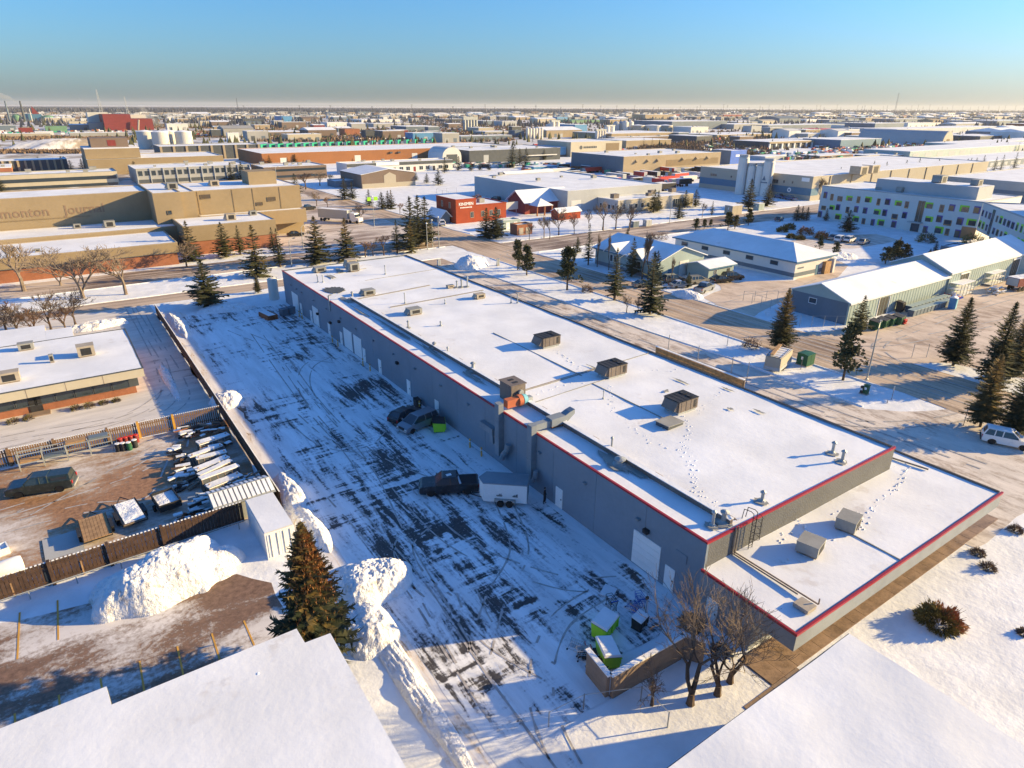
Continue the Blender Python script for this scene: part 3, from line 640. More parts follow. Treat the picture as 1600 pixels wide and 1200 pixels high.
# caged ladder from the annex roof
mb = MB()
for x in (4.6, 5.05): mb.tube((x, -.35, AH-.05), (x, -.35, BH+.9), .03); mb.path([(x, -.35, BH+.9), (x, -.1, BH+1.0), (x, .5, BH+.9), (x, .6, BH)], .03)
for i in range(9): mb.tube((4.6, -.35, AH+.25+i*.28), (5.05, -.35, AH+.25+i*.28), .02, n=4)
lad = mb.build('ladder', 'dark', mw)
mb = MB()
for z in (AH+1.1, AH+1.7, AH+2.3, AH+2.9):
    mb.path([(4.6+.225-.4*cos(a), -.35-.62*sin(a), z) for a in [pi*k/8 for k in range(9)]], .02, 4)
for a in (pi*.2, pi*.5, pi*.8): mb.tube((4.825-.4*cos(a), -.35-.62*sin(a), AH+1.1), (4.825-.4*cos(a), -.35-.62*sin(a), AH+2.9), .016, n=4)
mb.build('safety_cage', 'dark', lad)
# ------------------------------------------------------------------ rooftop machines
def big_unit(label, x, y, m='hvac_brown', s=1.0, rz=0, group='large brown rooftop units on the warehouse'):
    t = thing('rooftop_unit', label, 'rooftop unit', (x, y, BH-.12), rz, group)
    mb = MB(); mb.box(-1.3*s, 1.3*s, -.95*s, .95*s, 0, .3*s); mb.build('curb', 'galv', t)
    mb = MB(); mb.box(-1.4*s, 1.4*s, -1.05*s, 1.05*s, .3*s, 1.45*s)
    for k in range(4): mb.box((-1.05+k*.7)*s-.02, (-1.05+k*.7)*s+.02, -1.075*s, -1.05*s, .35*s, 1.4*s)
    mb.build('cabinet', m, t)
    mb = MB(); mb.box(-1.46*s, 1.44*s, -1.1*s, 1.1*s, 1.452*s, 1.52*s)
    for k in range(3): mb.box((-.9+k*.6)*s-.015, (-.9+k*.6)*s+.015, -1.1*s, 1.1*s, 1.52*s, 1.54*s)
    mb.build('lid', 'dark' if m == 'hvac_brown' else 'snow_roof', t)
    mb = MB(); mb.extr([(-1.95*s, .55*s), (-1.402*s, .55*s), (-1.402*s, 1.4*s), (-1.5*s, 1.4*s)], 'y', -.9*s, .9*s); mb.build('intake_hood', m, t)
    mb = MB(); mb.box(.75*s, 1.2*s, -1.068*s, -1.052*s, .5*s, 1.3*s); mb.build('coil_panel', 'dark', t)
    for k in (-.45, .45): mb = MB(); mb.lathe([(.36*s, 0), (.38*s, .06*s), (.3*s, .07*s), (.1*s, .05*s)], 14, (.75*s, k*s, 1.525*s)); mb.build('fan', 'dark', t)
    return t
big_unit('large brown rooftop unit nearest to the flat roof hatch on the warehouse', 49.6, 41.3)
big_unit('large brown rooftop unit in the middle of the three on the warehouse roof', 50.2, 52.4)
big_unit('large brown rooftop unit farthest back of the three brown ones on the warehouse', 50.1, 64.8)
def small_unit(label, x, y, z, m='hvac_grey', sx=1.0, sy=.8, sz=.9, group='small rooftop units on the warehouse', hood=True, rz=0, snowy=False):
    t = thing('rooftop_unit', label, 'rooftop unit', (x, y, z), rz, group)
    mb = MB(); mb.box(-sx*.9, sx*.9, -sy*.9, sy*.9, 0, .18); mb.build('curb', 'wood_grey', t)
    mb = MB(); mb.box(-sx, sx, -sy, sy, .18, sz); mb.build('cabinet', m, t)
    if hood: mb = MB(); mb.extr([(-sx*1.45, .3), (-sx-.003, .3), (-sx-.003, sz*.95)], 'y', -sy*.8, sy*.8); mb.build('intake_hood', m, t)
    mb = MB(); mb.box(-sx*1.03, sx*1.03, -sy*1.03, sy*1.03, sz+.003, sz+.05); mb.build('lid', 'snow_roof' if snowy else m, t)
    mb = MB(); mb.box(-sx*.6, sx*.6, -sy-.02, -sy-.003, .3, sz*.85); mb.build('grille', 'dark', t)
    return t
RZ = BH-.1
small_unit('grey box unit beside the far-left pipes on the warehouse roof', 39.6, 121.6, RZ)
small_unit('stacked grey unit with a tall hood at the back of the warehouse roof', 45.2, 119.0, RZ, sx=.9, sy=.9, sz=1.5)
small_unit('tan unit behind the tall hooded one at the back edge of the warehouse roof', 46.0, 122.2, RZ, 'hvac_beige', sz=1.5)
small_unit('grey unit next to the dark melted patch on the warehouse roof', 40.6, 101.2, RZ)
small_unit('grey unit standing alone on the warehouse roof left of centre', 42.0, 87.2, RZ)
small_unit('small pale unit near the street side of the warehouse roof', 54.8, 89.2, RZ, 'hvac_beige', .8, .6, .8)
small_unit('low box beside three pipes at the street edge of the warehouse roof', 54.1, 97.6, RZ, 'hvac_beige', .6, .4, .5, hood=False)
small_unit('snow-dusted unit on the low front roof, left of its pair', 42.1, 21.2, AH-.05, 'hvac_grey', .85, .8, 1.0, 'units on the low front roof', False, .25)
small_unit('snow-dusted unit on the low front roof, right of its pair', 47.4, 21.3, AH-.05, 'hvac_grey', .9, .75, 1.05, 'units on the low front roof', False, .25)
t = thing('roof_hatch', 'flat dark tilted hatch lying on the snow beside the nearest brown unit', 'hatch', (46.0, 39.4, BH-.1), .05)
mb = MB(); mb.box(-1.1, 1.1, -.8, .8, 0, .3); mb.build('frame', 'charcoal', t); mb = MB(); mb.cbox((0, 0, .36), (2.4, 1.8, .06), 0, ty=.05); mb.build('cover', 'hvac_grey', t)
t = thing('exhaust_fan', 'brown exhaust box with bright orange blower at the warehouse roof edge', 'exhaust fan', (36.6, 52.2, RZ))
mb = MB(); mb.box(-.9, .9, -.2, 2.0, 0, 2.0); mb.build('cabinet', 'hvac_brown', t); mb = MB(); mb.box(-1.0, 1.0, -.3, 2.1, 2.003, 2.1); mb.build('lid', 'hvac_brown', t)
for k in (.45, 1.25): mb = MB(); mb.box(-.3, .3, k-.2, k+.2, 2.103, 2.13); mb.build('vent', 'dark', t)
mb = MB(); mb.box(-2.25, -.6, -1.5, -.75, .35, 1.2); mb.build('duct', 'orange', t)
mb = MB(); mb.lathe([(.3, -.5), (.62, -.48), (.62, .0), (.3, .02)], 18, (-.3, -1.1, .75), axis='x'); mb.build('blower', 'orange', t)
mb = MB(); mb.lathe([(.4, 0), (.58, .02), (.5, .5), (.35, .52)], 16, (-.2, -1.1, .75), axis='x'); mb.build('motor', 'cyan_paint', t)
mb = MB(); mb.box(.45, 1.0, -1.4, -.8, 0, .9); mb.build('base', 'galv', t)
mb = MB(); mb.tube((.2, -.25, 1.2), (.2, -.5, 1.2), .3, .3, 12); mb.build('inlet', 'galv', t)
t = thing('roof_duct', 'pale grey roof duct with slanted outlet at the warehouse edge', 'duct', (34.0, 45.4, BH+.1))
mb = MB(); mb.box(-.15, 1.6, -.3, .3, .1, .75); mb.build('duct_neck', 'duct', t)
mb = MB(); mb.box(1.6, 3.3, -.5, .5, .1, .9); mb.build('fan_box', 'duct', t)
mb = MB(); mb.extr([(3.303, .15), (3.7, .2), (4.5, .8), (4.5, 1.25), (3.9, 1.1), (3.303, .85)], 'y', -.4, .4); mb.build('outlet', 'duct', t)
mb = MB(); mb.box(1.7, 3.2, -.4, .4, -.1, .097); mb.build('base', 'rust', t)
# ------------------------------------------------------------------ vegetation prototypes
def spruce_crown(seed, h, r, levels, per, spr, z0=.1, brown=0.0, snow=0.0, shape=.85, wf=.20):
    R = random.Random(seed); mb = MB()
    for i in range(levels):
        t = i/(levels-1); z = h*(z0+(1-z0)*t**.92)
        L0 = r*((1-t)**shape)+.06*r
        if t < .08: L0 *= .8
        gap = R.uniform(.82, 1.12); n = max(3, int(per*(1-t*.55)))
        off = R.uniform(0, 6.28)
        for k in range(n):
            a = off+2*pi*k/n+R.uniform(-.25, .25); L = L0*gap*R.uniform(.62, 1.18)
            if R.random() < .06: L *= .5
            dr = -.32+.55*t+R.uniform(-.12, .12); ca, sa = cos(a), sin(a); zz = z+R.uniform(-.4, .4)*h/levels
            w0 = max(.10*r*(wf/.2), L*wf)*R.uniform(.8, 1.2)
            P = lambda s, q, dz=0: (ca*L*s-sa*q, sa*L*s+ca*q, zz+L*(dr*s+.20*s*s*s)+dz)
            mi = 0
            if brown and R.random() < brown*(t**1.1)*1.6: mi = 1
            ss = (0.05, .4, .75, 1.0); ww = (w0*.4, w0, w0*.75, 0.02)
            for j in range(3):
                m2 = 2 if snow and R.random() < snow else mi
                mb.add([P(ss[j], -ww[j]), P(ss[j+1], -ww[j+1]), P(ss[j+1], ww[j+1]), P(ss[j], ww[j])], [(0, 1, 2, 3)], m2)
            for j in range(spr):
                s = R.uniform(.22, .95); sg = 1 if j % 2 else -1; l = w0*R.uniform(1.1, 2.1)*(.2/wf)**.4*(1.15-s*.6); dz = -R.uniform(.1, .55)*l
                m2 = 2 if snow and R.random() < snow*.7 else mi
                mb.add([P(s, 0), P(min(1.1, s+.12+.25*l/L), sg*l, dz), P(s+.7*wf, 0, -.02)], [(0, 1, 2)], m2)
    # leader
    for k in range(5):
        a = k*1.256; mb.add([(0, 0, h*.93), (.07*r*cos(a), .07*r*sin(a), h*.955), (0, 0, h*1.03)], [(0, 1, 2)], 1 if brown > .3 else 0)
    return mb
def trunk_mb(h, r, n=7, z=-.15):
    mb = MB(); mb.tube((0, 0, z), (0, 0, h*.5), r, r*.6, n); mb.tube((0, 0, h*.5), (0, 0, h*.95), r*.6, r*.12, n); return mb
SPR = {}
def spruce_proto(key, seed, h, r, levels, per, spr, z0, brown=0, snow=0, shape=.85, wf=.2):
    c = spruce_crown(seed, h, r, levels, per, spr, z0, brown, snow, shape, wf).mesh('crown', ['needle', 'needle_brown' if brown < .9 else 'cone', 'snow'])
    t = trunk_mb(h, h*.017).mesh('trunk', 'bark'); SPR[key] = (c, t, h, r)
for i in range(4): spruce_proto('dark%d' % i, 10+i, 10, 2.5, 24, 9, 9, .1)
for i in range(3): spruce_proto('brown%d' % i, 20+i, 10, 2.6, 24, 9, 9, .08, .5)
for i in range(2): spruce_proto('slim%d' % i, 30+i, 10, 1.6, 26, 8, 8, .14)
for i in range(2): spruce_proto('snowy%d' % i, 40+i, 10, 2.4, 20, 8, 7, .06, 0, .18)
for i in range(2): spruce_proto('far%d' % i, 50+i, 10, 2.3, 12, 6, 4, .06)
spruce_proto('big0', 60, 10, 2.35, 46, 15, 30, .12, .75, 0, .8, .11)
spruce_proto('big1', 61, 10, 2.2, 44, 14, 26, .12, .12, 0, .85, .12)
def pine_crown(seed, h, r, n=60, tri=26):
    R = random.Random(seed); mb = MB()
    for i in range(n):
        t = R.random()**.8; z = h*(.22+.74*t); a = R.uniform(0, 6.28); rr = r*(1-t*.75)*R.uniform(.2, 1.0)*(.75+.25*sin(a*3+seed))
        c = Vector((cos(a)*rr, sin(a)*rr, z)); s = r*R.uniform(.16, .28)
        mb.tube((0, 0, z-.3), c, .03*r/2, .012, 3, 1)
        for k in range(tri):
            d = Vector((R.gauss(0, 1), R.gauss(0, 1), R.gauss(0, .7))).normalized(); q = c+d*s*R.uniform(.2, 1); u = d.orthogonal().normalized()*s*.35
            u.rotate(Matrix.Rotation(R.uniform(0, 6.28), 3, d)); mb.add([q-u, q+u, q+d*s*.7+Vector((0, 0, s*.1))], [(0, 1, 2)], 0)
    return mb
for i in range(2):
    SPR['pine%d' % i] = (pine_crown(70+i, 10, 3.0).mesh('crown', ['pine', 'bark']), trunk_mb(10, .2).mesh('trunk', 'bark'), 10, 3.0)
def bare_mb(seed, h, spread=.55, gens=5, r0=.2, kids=(3, 4), n=4, up=.25, twigm=1, limb=1, base=.25, ratio=(.58, .82), minr=.011):
    R = random.Random(seed); T = MB(); B = MB()
    def grow(p, d, L, r, g):
        q = p+d*L*.5; d2 = (d+Vector((R.uniform(-.2, .2), R.uniform(-.2, .2), R.uniform(-.05, .2)))).normalized(); e = q+d2*L*.5
        tgt = T if g >= gens-1 else B; r = max(r, minr)
        nn = n if r > .03 else 3
        tgt.tube(p, q, r, r*.85, nn, cap=False); tgt.tube(q, e, r*.85, r*.65, nn, cap=False)
        if g == 0: return
        k = R.randint(*kids)
        for j in range(k):
            s = R.uniform(.35, 1.0) if j else 1.0
            st = q+(e-q)*(s*2-1) if s > .5 else p+(q-p)*s*2
            ax = d2.orthogonal().normalized(); ax.rotate(Matrix.Rotation(R.uniform(0, 6.28), 3, d2))
            nd = (d2+ax*spread*R.uniform(.5, 1.5)+Vector((0, 0, up))).normalized()
            grow(st, nd, L*R.uniform(*ratio), r*.58*R.uniform(.8, 1.1), g-1)
    L0 = h*base
    T.tube((0, 0, -.2), (0, 0, L0*.12), r0*1.3, r0, 7); T.tube((0, 0, L0*.12), (0, 0, L0*.42), r0, r0*(.95 if limb == 1 else .78), 7)
    for j in range(limb):
        a = R.uniform(0, 6.28); d = Vector((cos(a)*.16*(limb > 1)*2, sin(a)*.16*(limb > 1)*2, 1)).normalized()
        grow(Vector((0, 0, L0*.35)), d, L0*R.uniform(.9, 1.15), r0*(.95 if limb == 1 else .7), gens)
    return T, B
BARE = {}
def bare_proto(key, seed, h, tm, bm_, **kw):
    T, B = bare_mb(seed, h, **kw); BARE[key] = (B.mesh('crown', bm_), T.mesh('trunk', tm), h)
bare_proto('near0', 3, 9, 'bark', 'twig', gens=6, kids=(2, 3), r0=.19, spread=.55, up=.1, base=.2, limb=2, ratio=(.68, .92))
bare_proto('near1', 5, 9, 'bark', 'twig', gens=6, kids=(2, 3), r0=.21, spread=.5, up=.12, base=.21, limb=2, ratio=(.68, .92))
bare_proto('near2', 9, 5, 'bark', 'twig', gens=5, kids=(2, 4), r0=.11, spread=.65, up=.05, base=.2, limb=1, ratio=(.65, .9))
bare_proto('pale0', 12, 10, 'bark_light', 'bark_light', gens=5, kids=(3, 4), r0=.22, spread=.5, up=.22, base=.27, minr=.022)
bare_proto('pale1', 14, 10, 'bark_light', 'bark_light', gens=5, kids=(3, 4), r0=.2, spread=.6, up=.15, base=.27, limb=2, minr=.022)
bare_proto('brown0', 16, 8, 'bark', 'twig_red', gens=5, kids=(3, 4), r0=.14, spread=.6, up=.2, base=.24, minr=.022)
bare_proto('brown1', 18, 8, 'bark', 'twig', gens=5, kids=(3, 4), r0=.14, spread=.6, up=.2, base=.24, minr=.022)
bare_proto('pop0', 22, 10, 'bark', 'twig', gens=5, kids=(3, 4), r0=.14, spread=.22, up=.45, base=.26, minr=.022)
def bush_mb(seed, rx, rz, n, s):
    R = random.Random(seed); mb = MB()
    for i in range(n):
        d = Vector((R.gauss(0, 1), R.gauss(0, 1), abs(R.gauss(0, 1))*.9)).normalized(); q = R.uniform(.35, 1)**.6
        q *= .8+.35*noise.noise(d*2.2+Vector((seed, 0, 0)))
        c = Vector((d.x*rx*q, d.y*rx*q, d.z*rz*q)); u = Vector((R.gauss(0, 1), R.gauss(0, 1), R.gauss(0, 1))).normalized()*s*R.uniform(.5, 1.2)
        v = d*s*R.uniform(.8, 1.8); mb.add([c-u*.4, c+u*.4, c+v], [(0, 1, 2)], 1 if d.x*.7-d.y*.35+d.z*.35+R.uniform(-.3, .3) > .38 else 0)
    for i in range(14):
        a = R.uniform(0, 6.28); mb.tube((0, 0, -.1), (cos(a)*rx*.8, sin(a)*rx*.8, rz*R.uniform(.5, .95)), .03, .01, 3, 2, cap=False)
    return mb
def place_spruce(key, label, x, y, h=None, wscale=1.0, group='spruces on the boulevards', rz=None, name='spruce_tree', cat='spruce tree', z=0):
    c, t, h0, r0 = SPR[key]; s = (h or h0)/h0
    o = thing(name, label, cat, (x, y, z), random.uniform(0, 6.28) if rz is None else rz, group); o.scale = (s*wscale, s*wscale, s)
    inst('trunk', t, o); inst('crown', c, o); return o
def place_bare(key, label, x, y, h=None, wscale=1.0, group='bare trees along the streets', rz=None):
    c, t, h0 = BARE[key]; s = (h or h0)/h0
    o = thing('bare_tree', label, 'tree', (x, y, 0), random.uniform(0, 6.28) if rz is None else rz, group); o.scale = (s*wscale, s*wscale, s)
    inst('trunk', t, o); inst('crown', c, o); return o
def hpx(u, vb, vt):
    """height of something whose foot is at (u, vb) and whose tip is at row vt"""
    b = at(u, vb, 0); d = _fw + CR*0 - CU*((vt-600)/FPX) + CR*((u-800)/FPX)
    return CH + d.z*(b.xy.length/d.xy.length)
# ------------------------------------------------------------------ vehicles
def shell(mb, prof, W, inset=.05, edge=.07, mi=0):
    cx = sum(p[0] for p in prof)/len(prof); cz = sum(p[1] for p in prof)/len(prof); n = len(prof)
    def off(p):
        dx, dz = p[0]-cx, p[1]-cz; l = max(.3, sqrt(dx*dx+dz*dz)); return (p[0]-dx/l*inset, p[1]-dz/l*inset*.6)
    ys = (-W/2, -W/2+edge, W/2-edge, W/2); v = []
    for i, y in enumerate(ys):
        for p in prof:
            q = off(p) if i in (0, 3) else p; v.append((q[0], y, q[1]))
    f = []
    for j in range(3):
        for i in range(n): f.append((j*n+i, j*n+(i+1) % n, (j+1)*n+(i+1) % n, (j+1)*n+i))
    f.append(tuple(range(n-1, -1, -1))); f.append(tuple(range(3*n, 4*n))); mb.add(v, f, mi)
def arch(x, r, z0, n=7): return [(x+r*cos(pi*k/n), z0+r*sin(pi*k/n)*.95) for k in range(n+1)]
KIND = dict(
 pickup=dict(L=5.8, W=2.0, wb=(1.78, -1.75), r=.40, top=[(2.9, .62), (2.86, .98), (2.6, 1.12), (1.25, 1.2), (-2.82, 1.2), (-2.88, 1.1), (-2.9, .55)], cab=(1.35, .65, -.75, -.95, 1.2, 1.86), bed=(-2.78, -1.0)),
 canopy=dict(L=5.7, W=1.95, wb=(1.78, -1.7), r=.39, top=[(2.85, .6), (2.8, .95), (2.5, 1.1), (1.3, 1.18), (-2.78, 1.18), (-2.85, .55)], cab=(1.35, .65, -.8, -.85, 1.18, 1.78), canopy=(-.88, -2.75)),
 suv=dict(L=4.9, W=1.95, wb=(1.5, -1.45), r=.38, top=[(2.42, .55), (2.38, .9), (2.1, 1.04), (1.0, 1.12), (-2.36, 1.12), (-2.44, .95), (-2.44, .5)], cab=(1.1, .35, -2.05, -2.34, 1.12, 1.76)),
 minivan=dict(L=5.0, W=1.95, wb=(1.6, -1.5), r=.34, top=[(2.5, .5), (2.45, .75), (2.2, .92), (1.5, 1.04), (-2.42, 1.06), (-2.5, .9), (-2.5, .45)], cab=(1.6, .5, -2.15, -2.42, 1.04, 1.74)),
 hatch=dict(L=4.4, W=1.78, wb=(1.3, -1.3), r=.32, top=[(2.2, .45), (2.14, .72), (1.85, .86), (.95, .95), (-2.1, .98), (-2.2, .85), (-2.2, .42)], cab=(1.0, .2, -1.45, -2.0, .95, 1.46)),
 sedan=dict(L=4.7, W=1.82, wb=(1.42, -1.38), r=.33, top=[(2.35, .45), (2.3, .7), (2.0, .84), (1.0, .92), (-1.9, .95), (-2.3, .9), (-2.35, .42)], cab=(1.05, .25, -1.0, -1.65, .93, 1.43)))
_wheel = {}
def wheel_mesh(r):
    if r not in _wheel:
        t = MB(); t.lathe([(r*.62, -.11), (r*.95, -.11), (r, -.07), (r, .07), (r*.95, .11), (r*.62, .11)], 18, axis='y')
        k = MB(); k.lathe([(r*.6, -.08), (r*.62, .1), (r*.5, .1), (r*.18, .06), (.03, .07)], 14, axis='y'); 
        for a in range(5): k.cbox((cos(a*1.256)*r*.34, .095, sin(a*1.256)*r*.34), (r*.5, .02, r*.12), ty=-a*1.256)
        _wheel[r] = (t.mesh('tyre', 'black_rubber'), k.mesh('rim', 'steel'))
    return _wheel[r]
def vehicle(kind, name, label, cat, paint, loc, rz, group=None, snow=False, roofm=None):
    K = KIND[kind]; t = thing(name, label, cat, loc, rz, group); W = K['W']; r = K['r']; zb = .28
    prof = list(K['top']); lo = [(-K['L']/2+.06, zb+.06)]
    lo += list(reversed(arch(K['wb'][1], r+.09, zb)))+list(reversed(arch(K['wb'][0], r+.09, zb)))+[(K['L']/2-.06, zb+.06)]
    mb = MB(); shell(mb, prof+lo, W); body = mb.build('body', paint, t)
    x0, x1, x2, x3, zc, zr = K['cab']; ib, it = W/2-.06, W/2-.24
    mb = MB(); V = [(x3, -ib, zc-.02), (x0, -ib, zc-.02), (x0, ib, zc-.02), (x3, ib, zc-.02), (x2, -it, zr), (x1, -it, zr), (x1, it, zr), (x2, it, zr)]
    mb.add(V, [(0, 3, 2, 1), (4, 5, 6, 7), (0, 1, 5, 4), (1, 2, 6, 5), (2, 3, 7, 6), (3, 0, 4, 7)]); mb.build('windows', 'glass', t)
    mb = MB(); mb.add([(x2-.05, -it-.02, zr-.02), (x1+.04, -it-.02, zr-.02), (x1+.04, it+.02, zr-.02), (x2-.05, it+.02, zr-.02), (x2+.04, -it+.08, zr+.05), (x1-.1, -it+.08, zr+.05), (x1-.1, it-.08, zr+.05), (x2+.04, it-.08, zr+.05)], [(0, 3, 2, 1), (4, 5, 6, 7), (0, 1, 5, 4), (1, 2, 6, 5), (2, 3, 7, 6), (3, 0, 4, 7)]); mb.build('roof', roofm or paint, t)
    mb = MB(); xm = (x1+x2)/2
    for s in (-1, 1):
        for a, b in ((0, 1), (3, 2)): pass
        mb.tube((x0, s*ib, zc), (x1, s*it, zr), .05, n=5); mb.tube((x3, s*ib, zc), (x2, s*it, zr), .07, n=5)
        xs = [xm-.05] if kind not in ('suv', 'minivan') else [x1-.9, x2+.75]
        for x in xs: mb.tube((x-.05, s*(ib+.005), zc), (x, s*(it+.005), zr), .05, n=5)
    mb.build('pillars', paint, t)
    for s in (-1, 1):
        mb = MB(); mb.box(x0-.25, x0-.1, s*(W/2+.02) if s > 0 else -W/2-.2, W/2+.2 if s > 0 else -W/2-.02, zc+.02, zc+.18); mb.build('mirror', paint, t)
        xf, zf = prof[1][0], prof[1][1]; mb = MB(); mb.box(xf-.22, xf+.03, s*W*.36-.2, s*W*.36+.2, zf-.2, zf-.04); mb.build('headlight', 'lens_clear', t)
        xr = -K['L']/2; mb = MB(); mb.box(xr-.02, xr+.1, s*(W/2-.13)-.1, s*(W/2-.13)+.1, zc-.42, zc-.1); mb.build('taillight', 'lens_red', t)
    mb = MB(); mb.box(K['L']/2-.05, K['L']/2+.07, -W*.46, W*.46, .36, .55); mb.build('bumper', 'dark' if kind in ('hatch', 'suv') else 'steel', t)
    mb = MB(); mb.box(-K['L']/2-.1, -K['L']/2+.06, -W*.46, W*.46, .36, .55); mb.build('bumper', 'dark' if kind in ('hatch', 'suv') else 'steel', t)
    mb = MB(); mb.box(K['L']/2-.06, K['L']/2+.03, -W*.25, W*.25, .6, .85); mb.build('grille', 'dark', t)
    if 'bed' in K:
        a, b = K['bed']; mb = MB(); mb.box(a+.08, b-.05, -W/2+.13, W/2-.13, zc-.06, zc+.03); mb.build('bed_cover', 'cloth_dark', t)
    if 'canopy' in K:
        a, b = K['canopy']; mb = MB(); mb.add([(b, -ib, zc-.02), (a, -ib, zc-.02), (a, ib, zc-.02), (b, ib, zc-.02), (b+.12, -it, zr), (a, -it, zr), (a, it, zr), (b+.12, it, zr)], [(0, 3, 2, 1), (4, 5, 6, 7), (0, 1, 5, 4), (1, 2, 6, 5), (2, 3, 7, 6), (3, 0, 4, 7)]); mb.build('canopy', paint, t)
        for s in (-1, 1):
            mb = MB(); mb.box(b+.3, a-.25, s*(W/2-.13)-.03, s*(W/2-.13)+.03, zc+.12, zc+.42); mb.build('canopy_window', 'glass', t)
    tm, km = wheel_mesh(r)
    for x in K['wb']:
        for s in (-1, 1):
            wv = bpy.data.objects.new('wheel', tm); COL.objects.link(wv); wv.parent = t; wv.location = (x, s*(W/2-.13), r); wv.rotation_euler = (0, 0, 0 if s > 0 else pi)
            inst('rim', km, wv)
    if snow:
        mb = MB(); mb.add([(x2, -it, zr+.052), (x1-.1, -it+.1, zr+.052), (x1-.1, it-.1, zr+.052), (x2, it, zr+.052), (x2+.1, -it+.15, zr+.1), (x1-.2, -it+.2, zr+.1), (x1-.2, it-.2, zr+.1), (x2+.1, it-.15, zr+.1)], [(4, 5, 6, 7), (0, 1, 5, 4), (1, 2, 6, 5), (2, 3, 7, 6), (3, 0, 4, 7)]); mb.build('roof_snow', 'snow', t)
    return t
# ------------------------------------------------------------------ the shaded lot
def heading(a, b): return atan2(b[1]-a[1], b[0]-a[0])
pt = vehicle('pickup', 'pickup_truck', 'black pickup truck hitched to the white cargo trailer', 'pickup truck', 'car_black', (26.6, 49.5, 0.03), radians(152))
mb = MB(); mb.cbox((-.95, .1, 1.24), (.25, 1.5, .06), .15); mb.cbox((.0, .2, 1.92), (.5, .35, .05), .3); mb.build('snow_patch', 'snow', pt)
tr = thing('cargo_trailer', 'white enclosed cargo trailer with grey roof hitched behind the black pickup', 'trailer', (30.3, 44.9, .03), radians(139))
Lh, Wh = 2.05, 1.05
mb = MB(); mb.prism([(-Lh, -Wh), (Lh, -Wh), (Lh+.55, 0), (Lh, Wh), (-Lh, Wh)], .45, 2.35); mb.build('body', 'white_paint', tr)
mb = MB(); mb.prism([(-Lh-.03, -Wh-.03), (Lh+.03, -Wh-.03), (Lh+.6, 0), (Lh+.03, Wh+.03), (-Lh-.03, Wh+.03)], 2.353, 2.44); mb.build('roof', 'duct', tr)
mb = MB(); mb.tube((Lh+.2, -.5, .5), (Lh+1.6, 0, .5), .05); mb.tube((Lh+.2, .5, .5), (Lh+1.6, 0, .5), .05); mb.build('tongue', 'dark', tr)
mb = MB(); mb.box(-Lh-.04, -Lh-.003, -Wh+.1, Wh-.1, .55, 2.2); mb.build('rear_door', 'light_grey_wall', tr)
mb = MB(); mb.box(-.95, .95, Wh+.003, Wh+.26, .78, .86); mb.box(-1.0, -.92, Wh+.003, Wh+.26, .5, .86); mb.box(.92, 1.0, Wh+.003, Wh+.26, .5, .86); mb.build('fender', 'galv', tr)
mb = MB(); mb.box(-.95, .95, -Wh-.26, -Wh-.003, .78, .86); mb.build('fender', 'galv', tr)
tm, km = wheel_mesh(.34)
for x in (-.42, .42):
    for s in (-1, 1): wv = inst('wheel', tm, tr, (x, s*(Wh+.13), .34), (0, 0, 0 if s > 0 else pi)); inst('rim', km, wv)
def text_part(name, body, size, m, parent, loc, rot, depth=.012, bold=0.0, align='CENTER'):
    c = bpy.data.curves.new(name, 'FONT'); c.body = body; c.size = size; c.extrude = depth; c.align_x = align; c.align_y = 'CENTER'; c.offset = bold; c.resolution_u = 2
    o = bpy.data.objects.new(name, c); dg = bpy.context.evaluated_depsgraph_get(); COL.objects.link(o)
    me = bpy.data.meshes.new_from_object(o.evaluated_get(bpy.context.evaluated_depsgraph_get())); bpy.data.objects.remove(o)
    me.materials.clear(); me.materials.append(M[m] if isinstance(m, str) else m)
    r = bpy.data.objects.new(name, me); COL.objects.link(r); r.parent = parent; r.location = loc; r.rotation_euler = rot; return r
